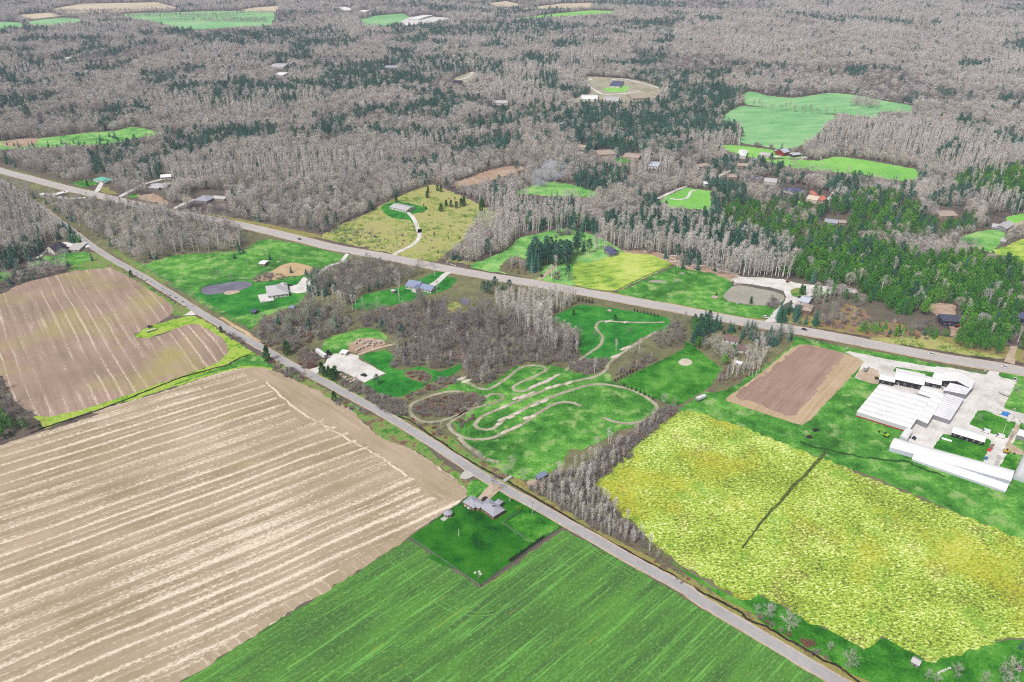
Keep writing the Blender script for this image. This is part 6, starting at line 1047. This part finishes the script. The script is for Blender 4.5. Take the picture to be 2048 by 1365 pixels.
car('H:1940,475', 'H:1950,440', (230, 230, 232), 'white pickup parked at the grass edge of the yard entrance', 'pickup'); car('M:1490,245', 'M:1520,225', (44, 46, 62), 'dark car in front of the metal-roofed shed'); car('M:1035,522', 'M:1080,530', (232, 232, 234), 'white car waiting at the drive by the highway', 'suv'); car('Q:1150,248', 'Q:1180,248', (236, 236, 236), 'white van on the far farm lane', 'van'); car('O:1555,555', 'O:1590,540', (40, 46, 70), 'dark blue car on the drive of the blue-grey-roofed house'); car('Q:870,562', 'Q:920,568', (228, 228, 228), 'white car in the yard of the wooded cottages', 'suv'); car('E:965,312', 'E:1000,316', (40, 40, 44), 'dark car on the drive of the green-roofed house'); car('L:570,775', 'L:600,750', (30, 30, 34), 'black car turning out of the shaded drive', 'suv')
def box_trailer(nm, a, b, L, w, h, c, label, cat, cab=None):
    root = vroot(nm, label, cat, a, b); mb = MB(); mb.box(-L / 2, L / 2, -w / 2, w / 2, 1.1, h); mb.build('cargo_box', vpaint(c), root)
    mb = MB(); mb.box(-L / 2 + .1, L / 2 - .1, -w * .3, w * .3, .8, 1.1); mb.build('chassis', m_black, root); wheels(root, (-L * .38, -L * .28) if cab is None else (-L * .34, L * .62), w / 2 - .2, .48, .3)
    for s in (-1, 1): mb = MB(); mb.box(-L / 2 - .04, -L / 2 + .0, min(s * .06, s * w * .46), max(s * .06, s * w * .46), 1.2, h - .15); mb.build('rear_door', m_rim, root)
    if cab is not None:
        mb = MB(); x = L / 2 + .15; mb.prism([(x, .6), (x + 1.9, .6), (x + 1.9, 1.6), (x + 1.6, 2.5), (x, 2.5)], -w * .45, w * .45); cb = mb.build('cab', vpaint(cab), root); mb = MB(); mb.prism([(x + 1.91, 1.62), (x + 1.63, 2.42), (x + 1.66, 2.42), (x + 1.94, 1.62)], -w * .4, w * .4); mb.build('windscreen', m_glass, cb)
box_trailer('semi_trailer', 'K:295,500', 'K:210,440', 13.5, 2.6, 4.0, (240, 240, 240), 'long white semi trailer parked on the white gravel lot', 'trailer'); box_trailer('box_truck', 'F:495,385', 'F:505,350', 6.5, 2.5, 3.7, (240, 240, 242), 'white box truck parked on the dirt corner by the sheds', 'truck', (236, 236, 236)); box_trailer('container_trailer', 'G:755,70', 'G:800,52', 8.5, 2.5, 2.9, (236, 236, 238), 'white trailer alone at the corner of the plain lawn', 'trailer')
def flatbed(a, b, L, c, label):
    root = vroot('flatbed_trailer', label, 'trailer', a, b); mb = MB(); mb.box(-L / 2, L / 2, -1.1, 1.1, .75, .95); mb.build('deck', vpaint(c), root); mb = MB(); mb.box(L / 2, L / 2 + 1.4, -.12, .12, .6, .75); mb.build('drawbar', m_black, root); wheels(root, (-.5, .5), 1.0, .36)
    mb = MB(); mb.box(-L / 2 + .1, -L / 2 + .25, -1.05, 1.05, .95, 1.5); mb.build('headboard', vpaint(c), root)
flatbed('H:1815,655', 'H:1780,640', 6, (210, 206, 200), 'pale flatbed trailer standing on the open gravel yard'); flatbed('4:885,652', '4:925,640', 8.5, (226, 214, 196), 'pale flatbed trailer at the tip of the grass tongue')
def tractor(a, b, c, label, nm='tractor', s=1.0, loader=False):
    root = vroot(nm, label, 'tractor', a, b); root.scale = (s, s, s); P = vpaint(c); mb = MB(); mb.prism([(-.2, .8), (1.9, .8), (1.9, 1.35), (1.7, 1.5), (-.2, 1.6)], -.42, .42); mb.build('bonnet', P, root)
    mb = MB(); mb.prism([(-1.5, 1.1), (-.15, 1.1), (-.25, 2.5), (-1.35, 2.5)], -.7, .7); cb = mb.build('cab', m_glass, root); mb = MB(); mb.box(-1.5, -.1, -.8, .8, 2.5, 2.65); mb.build('cab_roof', P, cb); wheels(root, (-1.0,), .95, .85, .45); wheels(root, (1.35,), .75, .5, .3)
    mb = MB(); mb.tube([(.6, .2, 1.5), (.6, .2, 2.3)], [.05, .05], 5); mb.build('exhaust', m_black, root)
    if loader:
        for s_ in (-1, 1): mb = MB(); mb.tube([(0, s_ * .6, 1.5), (1.8, s_ * .6, 1.7), (2.8, s_ * .6, .7)], [.1, .1, .08], 5); mb.build('loader_arm', P, root)
        mb = MB(); mb.prism([(2.7, .3), (3.4, .3), (3.3, .45), (2.85, 1.0), (2.7, 1.0)], -1.0, 1.0); mb.build('bucket', P, root)
tractor('K:400,480', 'K:440,500', (30, 30, 32), 'black truck tractor beside the long white semi trailer', 'truck_tractor', 1.35); tractor('F:578,450', 'F:570,420', (214, 180, 50), 'yellow tractor beside the lower black-walled shed', loader=True); tractor('F:865,908', 'F:890,890', (44, 60, 110), 'blue tractor in the walled gravel court by the greenhouse', s=.9); tractor('F:830,898', 'F:845,885', (40, 40, 42), 'small dark utility tractor left of the blue tractor', s=.6); tractor('4:880,632', '4:910,622', (140, 34, 34), 'dark red tractor standing on the grass tongue'); tractor('6:1655,630', '6:1680,625', (226, 70, 44), 'red tractor in front of the flat dark building', loader=True); tractor('Q:765,572', 'Q:790,566', (226, 176, 40), 'yellow loader by the wooded cottages', loader=True); tractor('M:1330,38', 'M:1360,30', (220, 130, 50), 'orange machine at the back of the gravel clearing', s=.9, loader=True)
def implement(a, b, label, c):
    root = vroot('farm_implement', label, 'implement', a, b, None); P = vpaint(c); mb = MB()
    for y in (-1.2, 0, 1.2): mb.tube([(-1.6, y, .8), (1.6, y, .8)], [.09, .09], 5)
    for x in (-1.4, 0, 1.4): mb.tube([(x, -1.4, .8), (x, 1.4, .8)], [.09, .09], 5)
    mb.build('frame', P, root)
    for x in (-1.4, -.5, .5, 1.4):
        mb = MB(); mb.tube([(x, -1.3, .35), (x, 1.3, .35)], [.34, .34], 8); mb.build('disc_roller', m_black, root)
    mb = MB(); mb.tube([(1.6, 0, .8), (3.0, 0, .5)], [.1, .07], 5); mb.build('drawbar', P, root)
implement('6:790,1275', '6:830,1270', 'rusty disc implement on the grass below the tilled plot', (96, 62, 48)); implement('6:828,1235', '6:850,1230', 'second darker implement nearer the tilled plot', (64, 52, 46))
def excavator(a, b, c, label, s=1.0):
    root = vroot('excavator', label, 'excavator', a, b); root.scale = (s, s, s); P = vpaint(c)
    for y in (-1, 1): mb = MB(); mb.prism([(-1.6, .1), (1.6, .1), (1.9, .45), (1.6, .8), (-1.6, .8), (-1.9, .45)], y - .25, y + .25); mb.build('track', m_tyre, root)
    mb = MB(); mb.box(-1.8, 1.2, -1.15, 1.15, .9, 1.9); mb.build('body', P, root); mb = MB(); mb.prism([(-.1, 1.9), (1.15, 1.9), (.95, 3.0), (-.1, 3.0)], .1, 1.1); mb.build('cab', m_glass, root)
    mb = MB(); mb.tube([(1.0, -.4, 1.7), (2.6, -.4, 4.0), (4.6, -.4, 3.4)], [.28, .25, .18], 5); ar = mb.build('boom', P, root); mb = MB(); mb.tube([(4.6, -.4, 3.5), (5.2, -.4, 1.2)], [.18, .14], 5); mb.build('stick', P, ar); mb = MB(); mb.prism([(4.7, .3), (5.5, .2), (5.6, 1.2), (5.1, 1.3)], -.9, .1); mb.build('bucket', m_black, root)
excavator('F:650,885', 'F:620,870', (160, 210, 40), 'lime green excavator on the grass by the greenhouse'); excavator('I:855,692', 'I:905,700', (214, 176, 60), 'yellow excavator on the dirt lane among the sheds', .9)

# ---------------------------------------------------------------- fences, poles, signs, small things
def fence(s, label, step=4.0, hh=1.25, mat=None, rails=2, closed=False):
    pts = WP(s); mat = mat or m_grey; root = empty('fence', pts[0]); tag(root, label, 'fence'); o0 = pts[0]; rl = MB(); post = None
    if closed: pts = pts + [pts[0]]
    for a, b in zip(pts[:-1], pts[1:]):
        d = b - a; n = max(1, round(d.length / step)); nn = Vector((-d.y, d.x, 0)).normalized() * .05
        for k in range(n):
            p = a + d * (k / n) - o0
            if post is None: mb = MB(); mb.box(-.09, .09, -.09, .09, 0, hh + .1); post = mb.build('post', mat, root); post.location = p
            else: c = post.copy(); COL.objects.link(c); c.location = p
        for q in range(rails):
            z = hh * (q + 1) / rails; u = a - o0; v = b - o0
            rl.add([u + nn + Vector((0, 0, z - .09)), v + nn + Vector((0, 0, z - .09)), v + nn + Vector((0, 0, z + .09)), u + nn + Vector((0, 0, z + .09)), u - nn + Vector((0, 0, z - .09)), v - nn + Vector((0, 0, z - .09)), v - nn + Vector((0, 0, z + .09)), u - nn + Vector((0, 0, z + .09))], [(0, 1, 2, 3), (7, 6, 5, 4), (3, 2, 6, 7), (0, 4, 5, 1)])
    rl.build('rail', mat, root)
fence('B:655,490 560,545 400,645 175,797 820,1243 1085,1052 1390,830 1555,700', 'grey post and rail fence round the deep green lawn', 4.0); fence('B:1020,670 1140,755 1275,845', 'grey rail fence dividing the deep green lawn', 3.5); fence('B:1035,665 1110,615 1180,570', 'rail fence between front lawn and mown strip', 4)
fence('E:1180,985 C:0,190 200,310 400,425 600,545 760,635 900,725', 'pale rail fence along the paddock beside the side road', 7); fence('C:400,412 455,385 460,355 560,318 700,285 830,272 910,268 950,300 1100,290', 'rail fence between paddock and pond lawn', 7, 1.2); fence('C:930,268 1010,215 1100,172', 'short rail fence below the tan riding ring', 6, 1.2)
fence('5:1400,385 1480,408 1560,420 1640,420 1740,370 1860,315 1985,262', 'dark post and rail fence round the hay field', 6, 1.3, m_wood, 3)
def pole(p, h, label, arm=True, mat=None, a=None):
    root = empty('utility_pole' if arm else 'pole', W1(p), a if a is not None else .6); tag(root, label, 'pole'); mb = MB(); mb.tube([(0, 0, 0), (0, 0, h)], [.22, .15], 6); mb.build('post', mat or m_grey, root)
    if arm:
        mb = MB(); mb.box(-1.2, 1.2, -.08, .08, h - .9, h - .72); ca = mb.build('crossarm', m_wood, root)
        for x in (-1.05, 0, 1.05): mb = MB(); mb.tube([(x, 0, h - .72), (x, 0, h - .4)], [.08, .06], 5); mb.build('insulator', m_trim, ca)
        mb = MB(); mb.tube([(.32, 0, h - 2.4), (.32, 0, h - 1.5)], [.24, .24], 7); mb.build('transformer', m_rim, root)
m_ppole = paint('sun_bleached_pole', (206, 198, 190), .8)
for p, h, l in (('B:1297,578', 9, 'pale utility pole on the mown lawn strip by the side road'), ('M:1292,568', 10, 'utility pole in front of the highway spruces'), ('6:1328,714', 9.5, 'utility pole on the verge under the pine plantation'), ('6:2034,812', 10, 'utility pole right of the dirt lane'), ('L:1165,572', 10, 'utility pole beside the slate-blue gabled house'), ('L:432,785', 12, 'tall utility pole at the mouth of the shaded drive'), ('C:388,412', 6, 'short pole at the corner of the paddock fence'), ('E:2100,560', 9, 'utility pole by the highway above the paddock'), ('N:672,1270', 7, 'utility pole on the verge of the pond field')): pole(p, h, l, True, m_ppole)
for p, h, l in (('B:628,790', 5.5, 'bare post standing in the deep green lawn'), ('I:812,455', 8, 'tall white lamp pole on the square grass island'), ('F:1612,752', 7, 'white pole by the white bulk bags'), ('B:1092,475', 4, 'slim white post on the bungalow front lawn')): pole(p, h, l, False, m_trim)
def sign(p, label, w=1.6, h=1.1, leg=1.2, a=.2):
    root = empty('roadside_sign', W1(p), a); tag(root, label, 'sign'); mb = MB(); mb.box(-w / 2, w / 2, -.06, .06, leg, leg + h); mb.build('board', m_trim, root)
    for x in (-w * .35, w * .35): mb = MB(); mb.box(x - .05, x + .05, .06, .14, 0, leg + h * .8); mb.build('leg', m_rim, root)
for p, l in (('F:126,184', 'small white sign on the verge above the tilled plot'), ('F:350,232', 'small white sign at the tip of the gravel yard'), ('F:1640,468', 'white sign on the grass by the yard entrance'), ('F:1400,402', 'white sign at the end of the grass verge by the entrance'), ('F:1622,692', 'white sign on the right hand lane'), ('6:370,500', 'small white sign below the murky pond'), ('E:155,190', 'white sign beside the far highway')): sign(p, l)
def crates(pts, nm, label, group, dims, mat, cat):
    base = None
    for i, p in enumerate(WP(pts)):
        if base is None:
            x, y, z = dims; mb = MB(); mb.prism([(-x / 2, 0), (x / 2, 0), (x / 2 * 1.06, z * .3), (x / 2 * 1.02, z * .85), (x / 2 * .7, z), (-x / 2 * .7, z), (-x / 2 * 1.02, z * .85), (-x / 2 * 1.06, z * .3)], -y / 2, y / 2); base = o = mb.build(nm, mat)
        else: o = base.copy(); COL.objects.link(o)
        r = random.Random(i); o.location = p + Vector((0, 0, .26)); o.rotation_euler = (0, 0, r.uniform(0, 3)); k = r.uniform(.8, 1.2); o.scale = (k, k, k); tag(o, label, cat, group)
crates('F:1432,694 1446,699 1460,702 1476,706 1492,710 1508,716 1590,742 1602,748 1640,775 1644,790 1582,772', 'bulk_bag', 'white bulk bag in the row beside the square grass island', 'white bulk bags', (2.0, 2.0, 1.5), m_trim, 'bag'); crates('F:740,492 752,488 772,496 790,500 806,496 822,503 838,506 860,496 905,505', 'wrapped_pallet', 'white wrapped pallet before the tall packing shed', 'white wrapped pallets', (1.7, 1.7, 1.8), m_trim, 'pallet'); crates('I:760,745 752,765 775,772 740,800 758,810 735,830 722,852 745,850 720,875', 'stacked_crate', 'pale crate in the row beside the small grass square', 'pale crates by the grass square', (1.3, 1.0, 1.0), m_conc, 'crate'); crates('F:1030,512 1050,520 1010,515 1075,528', 'stacked_crate', 'grey crate behind the low black-walled shed', 'grey crates behind the low shed', (1.4, 1.2, 1.2), m_rim, 'crate')
crates('I:630,668 640,660', 'red_cart', 'red cart at the edge of the grass below the black shed', 'red carts', (1.8, 1.2, 1.0), vpaint((220, 50, 60)), 'cart'); crates('I:585,778 600,770', 'blue_barrel', 'blue barrel at the near end of the concrete strip', 'blue barrels', (1.3, 1.1, 1.2), vpaint((60, 120, 180)), 'barrel'); crates('I:665,612 680,600 660,635', 'pallet_stack', 'pale pallet stack beside the concrete strip', 'pallet stacks by the concrete strip', (1.5, 1.3, .9), m_wood, 'pallet')
crates('F:1550,722 1568,726', 'tarp_pile', 'bright blue tarpaulin over a pile at the grass island', 'blue tarpaulin piles', (3.2, 2.6, 1.5), vpaint((50, 140, 220)), 'tarpaulin'); crates('J:345,1205 392,1180 432,1165 478,1142 518,1122 556,1112', 'white_stone', 'white stone in the short row on the near lawn', 'white stones in a row', (.8, .7, .55), m_trim, 'stone'); crates('K:1578,212 1592,258 1660,270 1735,228 1340,300', 'water_tank', 'white tank lying in the wide scrub', 'white tanks in the scrub', (1.8, 1.5, 1.3), m_trim, 'tank')
m_rock = paint('pale_boulder_stone', (206, 190, 176), .9, .15, 2)
crates('K:800,290 860,330 905,305 945,330 960,300 1060,310 1090,320 820,400 790,425 850,390 900,370 1000,360 760,330 930,360 1020,330', 'boulder', 'pale boulder in the rubble beside the gravel lot', 'boulders by the gravel lot', (2.4, 1.9, 1.3), m_rock, 'boulder'); crates('K:560,760 590,790 620,800 660,830 700,820 730,840 690,860 640,850 760,830 740,800', 'boulder', 'stone in the pile between gravel lot and road hedge', 'stones by the road hedge', (2.0, 1.6, 1.0), m_rock, 'boulder'); crates('N:1240,970 1300,1030 1350,1020 1260,985', 'boulder', 'boulder at the corner of the murky pond', 'boulders at the murky pond', (2.2, 1.8, 1.2), m_rock, 'boulder'); crates('7:820,728 845,722 852,735', 'white_stone', 'white ornament near the far corner of the fenced lawn', 'white lawn ornaments', (1.0, .8, .6), m_trim, 'ornament'); crates('B:690,515 715,540 745,540', 'patio_planter', 'pale planter at the back wall of the brick bungalow', 'planters at the brick bungalow', (1.1, 1.0, .9), m_trim, 'planter'); crates('B:692,512', 'patio_umbrella', 'orange cover on the terrace of the brick bungalow', None, (1.6, 1.3, 1.1), vpaint((214, 96, 60)), 'cover'); crates('O:1828,1250', 'red_tent', 'red tarpaulin heap at the edge of the wide scrub', None, (2.2, 2.0, 1.4), vpaint((224, 70, 70)), 'tarpaulin'); crates('M:340,245', 'soil_mound', 'pale earth mound on the pond field', None, (5, 4, .6), m_rock, 'mound'); crates('L:1495,1245', 'fire_pit', 'pale stone fire pit on the emerald lawn', None, (3.2, 2.8, .5), m_rock, 'fire pit')
def logs(pts, label, group):
    base = None
    for i, p in enumerate(WP(pts)):
        r = random.Random(i + 50)
        if base is None:
            base = o = empty('fallen_tree'); mb = MB(); mb.tube([(-6, 0, .4), (0, .3, .55), (6, 0, .9)], [.34, .26, .12], 6); mb.build('trunk', m_birch, o); mb = MB()
            for k in range(40): t = r.uniform(0, 6); blade(mb, Vector((t, 0, .6)), (Vector((.6, 0, .2)) + rdir(r, .2)).normalized(), r.uniform(1.5, 3), .14, r)
            mb.build('branches', m_twigp, o)
        else: o = copy_tree(base)
        o.location = p; o.rotation_euler = (0, 0, r.uniform(-.6, 2.6)); k = r.uniform(.7, 1.15); o.scale = (k, k, k); tag(o, label, 'fallen tree', group)
logs('N:60,565 180,560 300,610 360,660 430,660 500,640 560,670 480,720 520,760 560,700 600,740 640,700 620,780 660,760 700,720 740,760 800,770 860,770 930,770 1000,800 1060,820 1130,840 1210,860 1280,890 1340,910', 'felled pale tree lying in the debris strip at the wood edge', 'felled trees at the wood edge'); logs('5:700,150 760,250 690,265 660,255', 'fallen tree on the far bank of the highway', 'fallen trees on the highway bank')
def footbridge():
    a, b = W1('B:1035,294'), W1('B:1105,246'); d = b - a; root = empty('footbridge', (a + b) / 2, math.atan2(d.y, d.x)); tag(root, 'small pale plank bridge over the road ditch', 'bridge'); L = d.length; mb = MB(); mb.box(-L / 2, L / 2, -1.3, 1.3, .5, .7); mb.build('deck', m_conc, root)
    for s in (-1, 1): mb = MB(); mb.box(-L / 2, L / 2, s * 1.2 - .06, s * 1.2 + .06, 1.4, 1.55); [mb.box(x - .06, x + .06, s * 1.2 - .06, s * 1.2 + .06, .7, 1.4) for x in (-L * .45, -L * .15, L * .15, L * .45)]; mb.build('railing', m_wood, root)
footbridge()
def pipes():
    a, b = W1('I:20,505'), W1('I:150,545'); d = b - a; root = empty('pipe_rack', (a + b) / 2, math.atan2(d.y, d.x)); tag(root, 'stack of teal pipes on the grass island', 'pipes'); L = d.length
    for k in range(6): mb = MB(); mb.tube([(-L / 2, -.9 + .36 * k, .45), (L / 2, -.9 + .36 * k, .45)], [.2, .2], 6); mb.build('pipe', vpaint((150, 206, 214)) if k % 2 else m_trim, root)
    for x in (-.35, .35): mb = MB(); mb.box(L * x - .1, L * x + .1, -1.2, 1.1, 0, .25); mb.build('bearer', m_wood, root)
pipes()

# ---------------------------------------------------------------- smoke and haze
def smoke(nm, chain, rad, dens, label):
    pts = [W1(p) + Vector((0, 0, z)) for p, z in chain]; mb = MB(); c = smooth_poly(pts, False, 4)
    mb.tube(c, [rad[0] + (rad[1] - rad[0]) * math.sin(math.pi * min(1, k / (len(c) - 1) * .75 + .05)) for k in range(len(c))], 10)
    k = bpy.data.materials.new(nm + '_volume'); k.use_nodes = True; t = k.node_tree; t.nodes.clear(); o = t.nodes.new('ShaderNodeOutputMaterial'); v = t.nodes.new('ShaderNodeVolumePrincipled'); v.inputs['Color'].default_value = (.86, .92, 1, 1)
    g = t.nodes.new('ShaderNodeNewGeometry'); n = t.nodes.new('ShaderNodeTexNoise'); n.inputs['Scale'].default_value = .09; n.inputs['Detail'].default_value = 3; r = t.nodes.new('ShaderNodeMapRange'); r.inputs['From Min'].default_value = .5; r.inputs['From Max'].default_value = .7; r.inputs['To Min'].default_value = 0; r.inputs['To Max'].default_value = dens
    t.links.new(g.outputs['Position'], n.inputs['Vector']); t.links.new(n.outputs[0], r.inputs['Value']); t.links.new(r.outputs[0], v.inputs['Density']); t.links.new(v.outputs[0], o.inputs['Volume'])
    tag(mb.build(nm, k), label, 'smoke', None, 'stuff')
smoke('smoke', [('2:1140,1110', 1), ('2:1180,1090', 8), ('2:1260,1075', 16), ('2:1330,1060', 24)], (4, 15), .13, 'thin blue smoke drifting from the clearing in the wood')
def haze():
    mb = MB(); mb.box(-9500, 9500, -1900, 14500, -1, 330); k = bpy.data.materials.new('haze_volume'); k.use_nodes = True; t = k.node_tree; t.nodes.clear(); o = t.nodes.new('ShaderNodeOutputMaterial'); v = t.nodes.new('ShaderNodeVolumePrincipled')
    v.inputs['Color'].default_value = (.72, .77, 1, 1); v.inputs['Density'].default_value = HAZE; t.links.new(v.outputs[0], o.inputs['Volume']); tag(mb.build('haze', k), 'pale blue-grey haze thickening towards the far woods', 'haze', None, 'stuff')
HAZE = .000065
haze()
